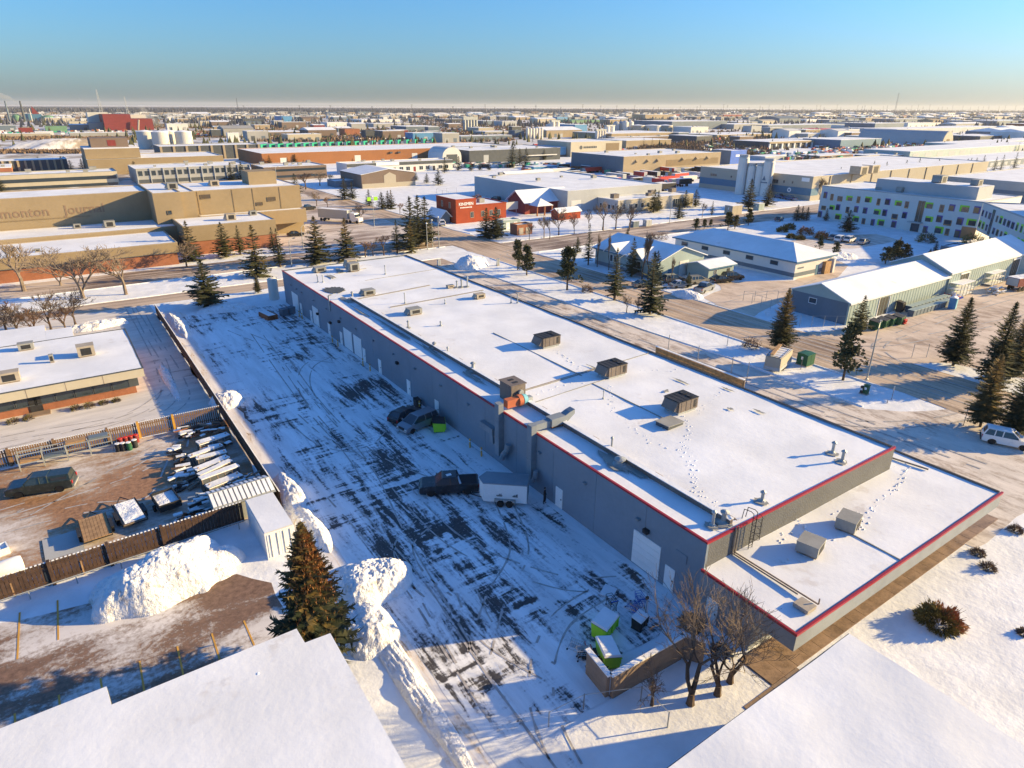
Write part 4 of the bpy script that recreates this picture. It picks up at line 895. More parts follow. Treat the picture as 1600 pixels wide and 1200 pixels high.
# worn marks on the trailer's side: two small dark clusters of strokes
for cx, w_ in ((.55, .5), (-.95, .42)):
    mb = MB(); R_ = random.Random(int(cx*100)+500)
    for k in range(7): x = cx+w_*(k/6-.5); mb.box(x-.03, x+.03, Wh+.003, Wh+.012, 1.12+R_.uniform(-.06, .06), 1.12+R_.uniform(.1, .3))
    mb.box(cx-w_*.5, cx+w_*.4, Wh+.002, Wh+.01, 1.08, 1.13); o = mb.build('worn_lettering', 'charcoal', tr); o['kind'] = 'stuff'
vehicle('minivan', 'minivan', 'silver minivan parked beside the lime green bin', 'minivan', 'car_silver', (30.5, 63.8, .03), radians(192))
vehicle('hatch', 'hatchback', 'black hatchback half hidden behind the silver minivan', 'car', 'car_black', (30.2, 66.6, .03), radians(20))
def dumpster(label, x, y, rz, m, lx=2.0, ly=1.3, h=1.2, snow=0, cat='dumpster', group=None, lidm='dark', tilt=0, z=.03):
    t = thing('dumpster', label, cat, (x, y, z), rz, group)
    mb = MB(); mb.extr([(-ly/2*.85, .1), (ly/2*.85, .1), (ly/2, h), (-ly/2, h*.85)], 'x', -lx/2, lx/2); mb.build('bin', m, t)
    mb = MB()
    for k in (-.5, 0, .5): mb.box(lx*k*.85-.04, lx*k*.85+.04, -ly/2-.05, -ly/2+.12, .3, h*.8)
    mb.box(-lx/2-.06, lx/2+.06, -ly/2-.04, -ly/2+.02, h*.80, h*.86); mb.build('rib', m, t)['kind'] = 'stuff'
    for k in (-1, 1):
        mb = MB(); a = .02; mb.add([(min(k*a, k*lx/2), -ly/2, h*.86), (max(k*a, k*lx/2), -ly/2, h*.86), (max(k*a, k*lx/2), ly/2, h+.01), (min(k*a, k*lx/2), ly/2, h+.01), (min(k*a, k*lx/2), -ly/2, h*.91), (max(k*a, k*lx/2), -ly/2, h*.91), (max(k*a, k*lx/2), ly/2, h+.07), (min(k*a, k*lx/2), ly/2, h+.07)], [(0, 3, 2, 1), (4, 5, 6, 7), (0, 1, 5, 4), (1, 2, 6, 5), (2, 3, 7, 6), (3, 0, 4, 7)]); mb.build('lid', lidm, t)
    for sx in (-1, 1): mb = MB(); mb.box(sx*lx*.4-.08, sx*lx*.4+.08, -.4, .4, 0, .1); mb.build('foot', 'dark', t)
    if snow: mb = MB(); mb.add([(-lx/2-.03, -ly/2-.03, h*.915), (lx/2+.03, -ly/2-.03, h*.915), (lx/2+.03, ly/2+.03, h+.075), (-lx/2-.03, ly/2+.03, h+.075), (-lx/2+.05, -ly/2+.05, h*.915+snow), (lx/2-.05, -ly/2+.05, h*.915+snow), (lx/2-.05, ly/2-.05, h+.075+snow), (-lx/2+.05, ly/2-.05, h+.075+snow)], [(4, 5, 6, 7), (0, 1, 5, 4), (1, 2, 6, 5), (2, 3, 7, 6), (3, 0, 4, 7)]); mb.build('snow_cap', 'snow', t)
    return t
dumpster('lime green front-load bin with black lid beside the silver minivan', 32.2, 61.9, radians(65), 'lime', 1.9, 1.5, 1.25)
dumpster('lime green bin capped with snow standing behind its twin by the block wall', 26.5, 26.6, radians(20), 'lime', 1.9, 1.25, 1.25, .14)
dumpster('lime green bin with slumped snow at the end of the block wall', 25.0, 24.6, radians(68), 'lime', 1.9, 1.2, 1.1, .16)
t = dumpster('small black bin with a snowy lid inside the block enclosure', 29.0, 25.6, radians(15), 'dark', 1.1, .8, .95, .1, 'bin')
dumpster('small dark waste cart against the grey wall left of a white door', 33.1, 69.2, 0, 'dark', .7, .9, 1.0, 0, 'bin')
# yellow bollards
def bollard(label, x, y, h=1.1, group='yellow bollards along the grey warehouse wall'):
    t = thing('bollard', label, 'bollard', (x, y, 0), 0, group); mb = MB(); mb.lathe([(.09, 0), (.09, h), (.06, h+.05), (.01, h+.06)], 10); mb.build('post', 'yellow' if 'yellow' in label else 'concrete', t); mb = MB(); mb.lathe([(.1, h*.7), (.1, h*.8)], 10); mb.build('band', 'white_paint', t); return t
for lab, x, y in [('yellow bollard nearer the camera, below the duct risers', 32.9, 53.6), ('yellow bollard just beyond its neighbour below the duct risers', 32.9, 56.0), ('yellow bollard right of the two tall overhead doors', 32.9, 86.2), ('yellow bollard a step nearer the camera than the one by the overhead doors', 32.9, 83.6), ('yellow bollard beside the second small white door', 32.9, 98.6), ('yellow bollard left of the second tall overhead door pair', 32.9, 96.2), ('yellow bollard beyond the two grey bins at the far wall', 32.9, 113.6), ('yellow bollard next to the grey bins at the far wall', 32.9, 115.2), ('yellow bollard by the dark waste cart', 32.9, 68.2)]:
    bollard(lab, x, y)
# stacked lumber and bins at the far end of the lot
t = thing('lumber_stack', 'rust brown stack of timber lying in the snow at the far end of the lot', 'timber stack', (28.2, 117.8, .03), radians(100))
R_ = random.Random(3)
bar = MB(); bar.box(-1.9, 1.9, -.11, .11, 0, .2); bm1 = bar.mesh('timber', 'rust')
for k in range(4):
    for j in range(7): inst('timber', bm1, t, (R_.uniform(-.15, .15), (j-3)*.26, k*.21), (0, 0, R_.uniform(-.03, .03)))
mb = MB(); mb.box(-1.9, 1.9, -.5, .8, .845, .88); mb.build('snow_cap', 'snow', t)
for lab, x, y in [('grey-green tote bin, left one of two by the far warehouse wall', 30.9, 117.6), ('grey-green tote bin, right one of two by the far warehouse wall', 32.3, 118.0)]:
    t = thing('tote_bin', lab, 'bin', (x, y, .03), .3, 'grey-green tote bins'); mb = MB(); mb.extr([(-.5, 0), (.5, 0), (.6, 1.2), (-.6, 1.2)], 'x', -.6, .6); mb.build('bin', 'slate_wall', t); mb = MB(); mb.box(-.64, .64, -.64, .64, 1.203, 1.28); mb.build('lid', 'slate_wall', t)
t = thing('white_tank', 'pale vertical tank by the far corner of the grey warehouse', 'tank', (32.6, 129.6, 0)); mb = MB(); mb.lathe([(.9, 0), (.9, 4.0), (.5, 4.3), (.05, 4.35)], 18); mb.build('shell', 'tank_white', t, smooth=False); mb = MB(); mb.tube((.95, 0, 0), (.95, 0, 4.3), .05); mb.build('pipe', 'galv', t)
# person
def person(label, x, y, rz, cm='cloth_dark'):
    t = thing('person', label, 'person', (x, y, .03), rz)
    J = [((0, 0, .95), (.155, .11)), ((0, .01, 1.15), (.16, .11)), ((0, .0, 1.38), (.19, .115)), ((0, .0, 1.5), (.075, .07)), ((0, -.01, 1.58), (.065, .065)),
         ((.2, 0, 1.42), (.07, .07)), ((.27, .0, 1.15), (.055, .055)), ((.27, -.08, .92), (.042, .042)), ((.265, -.11, .80), (.04, .03)), ((-.2, 0, 1.42), (.07, .07)), ((-.27, .0, 1.15), (.055, .055)), ((-.27, -.08, .92), (.042, .042)), ((-.265, -.11, .80), (.04, .03)),
         ((.1, 0, .85), (.1, .1)), ((.12, -.06, .48), (.075, .075)), ((.13, .0, .09), (.05, .05)), ((.14, -.15, .04), (.045, .04)), ((-.1, 0, .85), (.1, .1)), ((-.12, .02, .48), (.075, .075)), ((-.13, .1, .09), (.05, .05)), ((-.14, -.05, .04), (.045, .04))]
    E = [(0, 1), (1, 2), (2, 3), (3, 4), (2, 5), (5, 6), (6, 7), (7, 8), (2, 9), (9, 10), (10, 11), (11, 12), (0, 13), (13, 14), (14, 15), (15, 16), (0, 17), (17, 18), (18, 19), (19, 20)]
    me = bpy.data.meshes.new('body'); me.from_pydata([j[0] for j in J], E, []); me.materials.append(M[cm])
    o = bpy.data.objects.new('body', me); COL.objects.link(o); o.parent = t; md = o.modifiers.new('skin', 'SKIN'); md.use_smooth_shade = True
    for i, j in enumerate(J): me.skin_vertices[0].data[i].radius = j[1]
    me.skin_vertices[0].data[0].use_root = True; sb = o.modifiers.new('sub', 'SUBSURF'); sb.levels = 1; sb.render_levels = 1
    mb = MB(); mb.lathe([(.03, -.12), (.07, -.09), (.092, -.02), (.095, .04), (.07, .1), (.02, .125)], 14, (0, -.01, 1.68)); mb.cbox((0, -.105, 1.67), (.025, .03, .04)); mb.build('head', 'skin', t, smooth=True)
    mb = MB(); mb.lathe([(.097, .0), (.102, .05), (.075, .115), (.02, .14)], 14, (0, 0, 1.68)); mb.build('hair', 'cloth_dark', t, smooth=True)
    return t
person('person in dark clothing walking by the white door behind the trailer', 33.0, 42.4, radians(40))
# concrete block enclosure
t = thing('block_wall', 'low concrete block enclosure with snowy coping beside the bare trees', 'wall', (0, 0, 0))
def blocks(a, b, h, parent, m='concrete_brown', bl=1.05, bh=.5, th=.3):
    a = Vector((*a, 0)); b = Vector((*b, 0)); d = b-a; n = max(1, round(d.length/bl)); ang = atan2(d.y, d.x); rows = max(1, round(h/bh)); k = d.length/n
    mb = MB(); mb.box(-k/2+.008, k/2-.008, -th/2, th/2, .006, h/rows-.006); me = mb.mesh('block', m)
    core = MB(); core.cbox(((a+b)/2).to_tuple()[:2]+(h/2,), (d.length-.02, th-.04, h-.02), ang); core.build('core', m, parent)
    for r in range(rows):
        for i in range(n): p = a+d*((i+.5)/n); inst('block', me, parent, (p.x, p.y, r*h/rows), (0, 0, ang))
    mb = MB(); mb.cbox(((a+b)/2).to_tuple()[:2]+(h+.06,), (d.length+th, th+.05, .11), ang); mb.build('snow_cap', 'snow', parent)
blocks((23.1, 24.5), (22.85, 22.25), 1.9, t); blocks((23.05, 22.1), (29.2, 21.9), 1.9, t); blocks((29.35, 22.05), (30.2, 20.7), 1.9, t)
# shopping carts, debris
def cart(label, x, y, rz, m='steel', tip=0, group='shopping carts left in the snow'):
    t = thing('shopping_cart', label, 'shopping cart', (x, y, .05), rz, group); t.rotation_euler[0] = tip
    mb = MB()
    for z, w_, l in ((.55, .24, .42), (.75, .27, .46), (.95, .3, .5)): mb.path([(-l, -w_, z), (l, -w_*.8, z), (l, w_*.8, z), (-l, w_, z), (-l, -w_, z)], .018, 4)
    for i in range(7):
        x_ = -.42+.14*i
        for s in (-1, 1): mb.tube((x_, s*.24, .55), (x_*1.1, s*.29, .95), .012, n=3)
        mb.tube((x_, -.24, .55), (x_, .24, .55), .012, n=3)
    b = mb.build('basket', m, t); b['kind'] = 'stuff'
    mb = MB(); mb.tube((-.5, -.3, 1.02), (-.5, .3, 1.02), .03); mb.build('handle', 'lens_red' if m == 'steel' else 'tarp_blue', t)
    mb = MB(); 
    for s in (-1, 1): mb.path([(-.5, s*.28, 1.0), (-.35, s*.24, .3), (-.4, s*.24, .15), (.42, s*.2, .15), (.42, s*.2, .5)], .02, 4)
    mb.build('frame', m, t)
    for px in (-.4, .42):
        for s in (-1, 1): mb = MB(); mb.lathe([(.07, -.02), (.07, .02)], 8, (px, s*.22, .07), axis='y'); mb.build('castor', 'dark', t)
    return t
cart('shopping cart beside the snow-capped lime bin, nearest the warehouse', 27.9, 27.6, .4); cart('shopping cart heaped with dark scrap behind the lime bins', 28.6, 28.2, 1.3, 'dark')
cart('shopping cart tipped over near the end of the block wall', 23.3, 26.3, 2.0, tip=1.2); cart('shopping cart standing at the outer corner of the lime bins', 23.6, 25.5, 2.6)
cart('blue shopping cart standing upright near the small black bin', 30.6, 27.2, 1.2, 'tarp_blue'); cart('blue shopping cart lying over beside its upright twin', 29.8, 27.6, .3, 'tarp_blue', tip=1.1)
t = thing('scrap_heap', 'dark jumble of scrap metal left of the lime bins', 'scrap heap', (24.0, 24.9, .03)); R_ = random.Random(8)
mb = MB()
for k in range(22): mb.cbox((R_.uniform(-.7, .6), R_.uniform(-.9, .9), R_.uniform(.05, .5)), (R_.uniform(.2, .7), R_.uniform(.05, .3), R_.uniform(.03, .25)), R_.uniform(0, 3), 0, R_.uniform(-.5, .5), R_.uniform(-.5, .5))
mb.build('scrap', 'dark', t)['kind'] = 'stuff'
t = thing('pallet', 'pale broken board lying in the snow beyond the lime bins', 'board', (29.6, 29.6, .03), .5); mb = MB(); mb.cbox((0, 0, .12), (1.3, 1.0, .08), 0, 0, .12); mb.build('board', 'snow', t)
t = thing('lamp_standard', 'short grey post standing in the block enclosure', 'post', (30.0, 26.0, 0)); mb = MB(); mb.lathe([(.09, 0), (.05, .1), (.04, 1.8)], 8); mb.build('post', 'galv', t); mb = MB(); mb.box(-.12, .12, -.08, .08, 1.8, 2.0); mb.build('head', 'dark', t)
o = bush_mb(15, 1.2, .9, 1100, .16).build('brush_pile', ['twig', 'twig_red', 'bark'], None, (32.3, 23.6, 0)); tag(o, 'brown pile of cut brush by the annex wall behind the block enclosure', 'brush pile')
o = bush_mb(16, .9, .7, 600, .14).build('brush_pile', ['twig', 'twig', 'bark'], None, (32.0, 20.6, 0)); tag(o, 'tangle of grey twigs at the foot of the annex wall by the concrete walk', 'brush pile')
# chain link fence by the camera
def mesh_fence(label, pts, h=1.8, gap=3.0, m='galv', cat='fence', rail=True, group=None, bars=0):
    t = thing('wire_fence', label, cat, (0, 0, 0), 0, group)
    pm = MB(); pm.tube((0, 0, -.1), (0, 0, h), .045, n=6); pme = pm.mesh('post', m)
    for a, b in zip(pts[:-1], pts[1:]):
        a = Vector((*a, 0)); b = Vector((*b, 0)); d = b-a; n = max(1, round(d.length/gap))
        for i in range(n+1):
            p = a+d*(i/n); inst('post', pme, t, p)
        for z in ((h-.05,) if rail else ()) + tuple(h*(k+1)/(bars+1) for k in range(bars)):
            mb = MB(); mb.tube(a+Vector((0, 0, z)), b+Vector((0, 0, z)), .022, n=4); mb.build('rail', m, t)
    return t
mesh_fence('galvanised post fence at the near edge of the plowed lot', [(18.4, 22.6), (21.0, 22.4), (24.4, 20.8), (24.4, 18.5)], 1.3, 2.6)
# near trees and shrubs
place_bare('near0', 'bare leaning tree with a dark forked trunk nearest the walk', 28.9, 18.4, 9.2, 1.2, 'bare trees by the block enclosure', 1.0)
place_bare('near1', 'tall bare tree with thick dark trunk in the middle by the block wall', 26.9, 18.9, 10.0, 1.1, 'bare trees by the block enclosure', 2.6)
place_bare('near2', 'small bare spreading tree on the snow outside the block wall corner', 24.8, 20.2, 4.6, 1.2, 'bare trees by the block enclosure', .4)
place_bare('near0', 'bare tree bending over the low red-trimmed roof', 30.4, 18.6, 8.4, 1.25, 'bare trees by the block enclosure', 3.6)
place_bare('near2', 'thin bare sapling between the block wall and the annex', 30.3, 21.9, 5.2, .9, 'bare trees by the block enclosure', 2.2)
o = bush_mb(31, 1.75, 1.7, 5200, .17).build('bush', ['bush_green', 'bush_orange', 'bark'], None, (47.6, 13.4, 0)); tag(o, 'big round half orange half green bush in the front snow', 'bush')
for k, (x, y, r, lab) in enumerate([(57.6, 14.2, .75, 'small reddish bush right of the pair in the front snow'), (59.0, 15.6, .7, 'small reddish bush nearest the walk in the front snow'), (65.5, 15.2, .8, 'low grassy tuft at the far end of the front walk'), (51.5, 9.5, .5, 'sparse twiggy shrub in the shaded front snow'), (68.0, 14.0, .6, 'low dry tuft beyond the end of the front walk')]):
    o = bush_mb(40+k, r, r*.9, 700, .12).build('bush', ['twig', 'twig_red', 'bark'], None, (x, y, 0)); tag(o, lab, 'bush')
sp = place_spruce('big0', 'big spruce with an orange cone-laden top beside the near snowy roof', 8.6, 35.4, 11.2, 1.02, None, 1.0)
R_ = random.Random(77); mb = MB()     # cones clustered in the top
for k in range(2600):
    t_ = .98-abs(R_.gauss(0, .26)); 
    if t_ < .3: continue
    a = R_.uniform(0, 6.28); rr = 2.5*((1-t_)**.8)*R_.uniform(.5, 1.03)+.05; z = 10*(t_)-.25*rr
    c = Vector((cos(a)*rr, sin(a)*rr, z)); l = R_.uniform(.12, .3)
    mb.add([c+Vector((-.05, 0, 0)), c+Vector((.05, .02, 0)), c+Vector((R_.uniform(-.05, .05), R_.uniform(-.05, .05), -l))], [(0, 1, 2)])
    mb.add([c+Vector((0, -.05, 0)), c+Vector((.02, .05, 0)), c+Vector((R_.uniform(-.1, .1), R_.uniform(-.1, .1), l*.6))], [(0, 1, 2)])
mb.build('cones', 'cone', sp)
# ------------------------------------------------------------------ the two near roofs
t = thing('corner_building', 'near building with a smooth snowy stepped roof at the lower left', 'building', (-7, 20, 0))
ply = [(-14, 34.1), (-3.1, 34.1), (-3.0, 32.6), (6.75, 32.6), (6.8, 31.2), (8.3, 31.1), (8.0, 4), (-14, 4)]; ply = [(x+7, y-20) for x, y in ply]
mb = MB(); mb.prism(ply, -.1, 5.75); mb.build('wall', 'grey_wall', t)
def roof_poly(name, ply, z, m, parent, amp=.06):
    me = bpy.data.meshes.new(name); bm = bmesh.new(); vs = [bm.verts.new((p[0], p[1], z)) for p in ply]; bm.faces.new(vs)
    bmesh.ops.triangulate(bm, faces=bm.faces); bmesh.ops.subdivide_edges(bm, edges=bm.edges, cuts=5, use_grid_fill=True); bmesh.ops.recalc_face_normals(bm, faces=bm.faces)
    for v in bm.verts: v.co.z += amp*noise.noise((v.co.x*.3, v.co.y*.3, 4))
    bm.normal_update(); 
    if sum(f.normal.z for f in bm.faces) < 0: bmesh.ops.reverse_faces(bm, faces=bm.faces)
    bm.to_mesh(me); bm.free(); me.materials.append(M[m]); o = bpy.data.objects.new(name, me); COL.objects.link(o); o.parent = parent; return o
mb = MB(); mb.prism([(x+(.1 if x > 0 else -.1), y+.1) for x, y in ply], 5.753, 5.98); mb.build('roof', 'snow_roof', t)
mb = MB(); mb.prism([(x+(.13 if x > 0 else -.1), y+.13) for x, y in ply], 5.60, 5.752); mb.build('eave', 'charcoal', t)
for k, (x, y) in enumerate([(11, 10.5), (6, 5.5)]):
    mb = MB(); mb.lathe([(.12, -.03), (.09, .01), (.02, .03)], 8, (x, y, 5.98)); mb.build('snow_lump', 'snow_roof', t, smooth=True)
t = thing('near_building', 'near building with a plain snowy roof at the lower right, dark metal edge', 'building', (34.1, 13.75, 0))
mb = MB(); mb.box(-20, 0, -24, 0, -.1, 5.7); mb.build('wall', 'grey_wall', t)
mb = MB(); mb.box(-20.1, .08, -24.1, .08, 5.703, 5.9); mb.build('eave', 'charcoal', t)
snow_slab(-20, 0, -24, 0, 5.98, .7, .10, 9, 60).build('roof', 'snow_roof', t, smooth=True)
ORD_ = ['first', 'second', 'third', 'fourth', 'fifth', 'sixth', 'seventh', 'eighth', 'ninth', 'tenth', 'eleventh', 'twelfth', 'thirteenth', 'fourteenth', 'fifteenth', 'sixteenth', 'seventeenth']
# ------------------------------------------------------------------ fences of the left yards
def board_fence(label, a, b, h, bw, m, gap=.02, cat='fence', rail_m=None, posts=None, snow=True, th=.035, jitter=.03, railside=-1):
    t = thing('board_fence', label, cat, (a[0], a[1], 0), atan2(b[1]-a[1], b[0]-a[0])); L = (Vector(b)-Vector(a)).length; n = max(1, int(L/bw)); bw = L/n
    mb = MB(); mb.box(gap/2, bw-gap/2, -th/2, th/2, .06, h); mb.build
    me = mb.mesh('board', m); R_ = random.Random(n)
    cap = MB(); cap.box(gap/2-.01, bw-gap/2+.01, -.06, .06, h+.004, h+.05); cme = cap.mesh('snow_cap', 'snow')
    for i in range(n):
        o = inst('board', me, t, (i*bw, R_.uniform(-.012, .012), 0), (0, R_.uniform(-.008, .008), 0), (1, 1, 1+R_.uniform(-jitter, jitter)))
    if snow:
        cap = MB()
        for i in range(n): cap.box(i*bw+bw*.2, i*bw+bw*.75, -.05, .05, h*1.0+.01, h+.075)
        cap.build('snow_caps', 'snow', t)['kind'] = 'stuff'
    for z in (.35, h*.8): mb = MB(); mb.box(0, L, railside*(th/2+.05), railside*(th/2+.003), z, z+.09) if railside > 0 else mb.box(0, L, -th/2-.05, -th/2-.003, z, z+.09); mb.build('rail', rail_m or m, t)
    for x, pm in (posts or []): mb = MB(); mb.box(x-.11, x+.11, -.2, .2, 0, h+.12); mb.build('post', pm, t)
    return t
board_fence('tall dark brown board fence running along the left edge of the plowed lot', (12.0, 55.4), (12.0, 131.2), 1.9, .27, 'fence_brown', .012)
board_fence('brown slat fence with yellow gate posts between the scrap yard and brick office', (-14, 79.6), (11.7, 78.6), 1.9, .22, 'fence_tan', .07, posts=[(14.0, 'fence_tan'), (17.0, 'yellow'), (20.6, 'yellow'), (5, 'fence_tan'), (9, 'fence_tan')], railside=-1)
board_fence('brown board fence with a pipe rail behind the tallest snow pile', (-14, 54.7), (8.6, 55.35), 2.1, .28, 'fence_brown', .03, posts=[(4, 'fence_brown'), (8, 'fence_brown'), (12, 'fence_brown'), (16, 'fence_brown')])
t = thing('guard_rail', 'low grey pipe rail in front of the brown board fence', 'rail', (0, 0, 0))
mb = MB(); mb.tube((-14, 53.7, .75), (8.4, 54.4, .75), .05); mb.build('rail', 'galv', t)
pm = MB(); pm.tube((0, 0, -.1), (0, 0, .75), .045); pme = pm.mesh('post', 'galv')
for i in range(8): inst('post', pme, t, (-13.8+i*3.1, 53.71+i*.097, 0))
# ------------------------------------------------------------------ brick office
t = thing('office_building', 'low brick office with beige fascia and snowy roof at the left edge', 'building', (-45, 92.2, 0))
W, D = 50.6, 19.6
mb = MB(); mb.box(0, W-1.2, 1.3, D-.8, -.1, 2.5); mb.build('brick_wall', 'brick', t)
mb = MB(); mb.box(0, W-.8, 1.29, 1.295, .95, 2.45); mb.build('dark_reveal', 'charcoal', t)
ring(0, W, 0, D, 2.5, 3.6, .3).build('fascia', 'cream', t)
mb = MB(); mb.box(.3, W-.3, .3, D-.3, 2.52, 2.6); mb.build('soffit', 'cream', t)
for x in range(10, 50, 4): mb = MB(); mb.box(x-.03, x+.03, -.015, 0, 2.5, 3.6); mb.build('fascia_joint', 'wood_grey', t)
ring(-.06, W+.06, -.06, D+.06, 3.603, 3.7, .2).build('coping', 'charcoal', t)
snow_slab(.14, W-.14, .14, D-.14, 3.66, 1.5, .06, 2).build('roof', 'snow_roof', t, smooth=True)
for k in range(17): window(t, W, D, 'S', 15+k*2.05, 1.05, 1.8, 1.25, 'charcoal', 'glass').location.y = 1.27
panel(t, W, D, 'S', 38.5, 0, 1.3, 2.2, 'dark', 'door').location.y = 1.25
mb = MB(); mb.box(37.4, 39.8, -.2, 1.2, -.05, .15); mb.build('step', 'concrete_brown', t)
t2 = thing('office_wing', 'rear wing of the brick office with cut-out corner and bare trees behind', 'building', (-45, 111.9, 0))
mb = MB(); mb.box(0, 40.6, .01, 9, -.1, 3.5); mb.box(40.61, 44.0, .01, 5.5, -.1, 3.5); mb.build('wall', 'cream', t2); snow_slab(0, 40.6, .01, 9, 3.62, 1.5, .06, 3).build('roof', 'snow_roof', t2, smooth=True); snow_slab(40.61, 44, .01, 5.5, 3.62, 1.5, .06, 3).build('roof', 'snow_roof', t2, smooth=True)
def off_unit(label, u, v, m, sx, sy, sz): p = at(u, v, 3.65); small_unit(label, p.x, p.y, 3.62, m, sx, sy, sz, 'units on the brick office roof', False)
off_unit('biggest beige roof unit near the middle of the brick office roof', 136, 555, 'hvac_beige', 1.0, .8, 1.5)
off_unit('beige roof unit at the left edge of the brick office roof', 16, 596, 'hvac_beige', 1.1, .7, 1.3)
off_unit('greenish roof unit at the back of the brick office roof', 42, 546, 'hvac_grey', .9, .6, 1.0)
off_unit('slim vent unit in the middle of the brick office roof', 82, 566, 'hvac_grey', .25, .25, 1.1)
for k, (x, y, r) in enumerate([(-9, 91.6, .8), (-7.5, 91.7, .7), (-2.6, 91.8, .8), (-1.2, 91.7, .9), (.4, 91.8, .7), (1.8, 91.8, .6)]):
    o = bush_mb(60+k, r, r*.9, 420, .13).build('shrub', ['bush_green', 'twig', 'bark'], None, (x, y, 0)); tag(o, 'low evergreen shrub, %s from the left under the brick office windows' % ORD_[k], 'shrub', 'shrubs under the brick office windows')
for k, (x, y) in enumerate(sorted([(-11, 126), (-8.5, 128.5), (-6, 126), (-4, 129), (-2, 126.5), (-10, 131), (-14, 128), (-0.5, 131)])):
    place_bare('brown%d' % (k % 2), 'brown bare bushy tree, %s from the left in the clump behind the brick office' % ORD_[k], x, y, 6.4+k % 3*.8, 1.5, 'bare tree clump behind the brick office')
# ------------------------------------------------------------------ scrap yard
gp = vehicle('canopy', 'pickup_truck', 'dark green pickup with a canopy parked in the brown yard', 'pickup truck', 'car_green', (-6.4, 71.8, .03), radians(165))
def drum(label, x, y, m, top='snow', group='oil drums by the slat fence'):
    t = thing('oil_drum', label, 'drum', (x, y, .02), 0, group)
    mb = MB(); mb.lathe([(.28, 0), (.29, .02), (.28, .04), (.28, .29), (.295, .31), (.28, .33), (.28, .58), (.295, .6), (.28, .62), (.28, .87), (.29, .89), (.27, .9)], 14); mb.build('shell', m, t)
    mb = MB(); mb.lathe([(.27, .903), (.25, .95)], 14); mb.build('snow_cap' if top == 'snow' else 'lid', top, t); return t
for k, (u, v, m, tp, lab) in enumerate([(186, 705, 'dark', 'snow', 'black drum with snow on top, leftmost of the drum cluster'), (194, 704, 'dark', 'snow', 'second black snow-topped drum from the left in the cluster'), (203, 703, 'green_paint', 'snow', 'green drum with snow on top at the front of the cluster'), (212, 699, 'dark', 'snow', 'dark snow-topped drum, rightmost in the front of the cluster'), (190, 697, 'maroon', 'red_paint', 'red drum behind the black ones, leftmost of the back row'), (198, 695, 'maroon', 'red_paint', 'red drum second in the back row of the cluster'), (206, 693, 'maroon', 'red_paint', 'red drum third in the back row of the cluster'), (214, 691, 'maroon', 'red_paint', 'red drum rightmost in the back row of the cluster')]):
    p = at(u, v); drum(lab, p.x, p.y, m, tp)
t = thing('storage_rack', 'long steel storage rack with boards along the slat fence', 'rack', (-8.2, 77.9, .02), -.03)
for i in range(5):
    for y in (-.5, .5): mb = MB(); mb.box(i*2.1-.05, i*2.1+.05, y-.05, y+.05, 0, 1.9); mb.build('upright', 'galv', t)
for z in (.7, 1.7):
    for y in (-.5, .5): mb = MB(); mb.box(0, 8.4, y-.04, y+.04, z, z+.1); mb.build('beam', 'galv', t)
for i, (m, z) in enumerate([('wood', .8), ('slate_wall', .8), ('wood', 1.8), ('slate_wall', 1.8)]): mb = MB(); mb.box(i*2.1+.1, i*2.1+1.9, -.45, .45, z+.003, z+.18); mb.build('board', m, t)
def flat_trailer(label, x, y, rz, deck, snow, L=4.0, W=2.1, group='trailers in the scrap yard'):
    t = thing('flat_trailer', label, 'trailer', (x, y, .02), rz, group)
    n = 8; pm = MB(); pm.box(-L/2, L/2, 0, W/n-.02, .62, .68); me = pm.mesh('plank', deck)
    for i in range(n): inst('plank', me, t, (0, -W/2+i*W/n, 0))
    mb = MB(); mb.box(-L/2, L/2, -W/2-.06, -W/2-.003, .5, .75); mb.box(-L/2, L/2, W/2+.003, W/2+.06, .5, .75); mb.box(-L/2, L/2, -W/2, W/2, .5, .615); mb.build('frame', 'dark', t)
    mb = MB(); mb.tube((L/2, -.6, .55), (L/2+1.3, 0, .5), .05); mb.tube((L/2, .6, .55), (L/2+1.3, 0, .5), .05); mb.build('tongue', 'dark', t)
    tm, km = wheel_mesh(.34)
    for x_ in (-.6, .2):
        for s in (-1, 1): wv = inst('wheel', tm, t, (x_, s*(W/2+.2), .34), (0, 0, 0 if s > 0 else pi)); inst('rim', km, wv)
    for s in (-1, 1): mb = MB(); mb.box(-1.0, .6, s*(W/2+.2)-.14, s*(W/2+.2)+.14, .72, .77); mb.build('fender', 'dark', t)
    if snow: snow_slab(-L/2+.1, L/2-.4, -W/2+.1, W/2-.15, .78, .3, .12, x).build('snow_cover', 'snow_trod', t, smooth=True)
    return t
flat_trailer('flatbed trailer with bare wooden deck in the brown yard', -2.7, 60.8, radians(93), 'wood', False)
flat_trailer('flatbed trailer covered in snow between the wooden one and the black box trailer', .1, 61.8, radians(97), 'wood_grey', True, 4.4, 1.9)
t = thing('box_trailer', 'open black box trailer full of snow in the brown yard', 'trailer', (3.2, 61.8, .02), radians(97))
ring(-1.4, 1.4, -.95, .95, .45, 1.15, .07).build('sides', 'dark', t); mb = MB(); mb.box(-1.33, 1.33, -.88, .88, .45, .55); mb.build('floor', 'dark', t); snow_slab(-1.33, 1.33, -.88, .88, .9, .2, .15, 3).build('snow_load', 'snow_trod', t, smooth=True)
tm, km = wheel_mesh(.32)
for s in (-1, 1): wv = inst('wheel', tm, t, (0, s*1.1, .32)); inst('rim', km, wv)
mb = MB(); mb.tube((1.4, 0, .5), (2.5, 0, .45), .05); mb.build('tongue', 'dark', t)
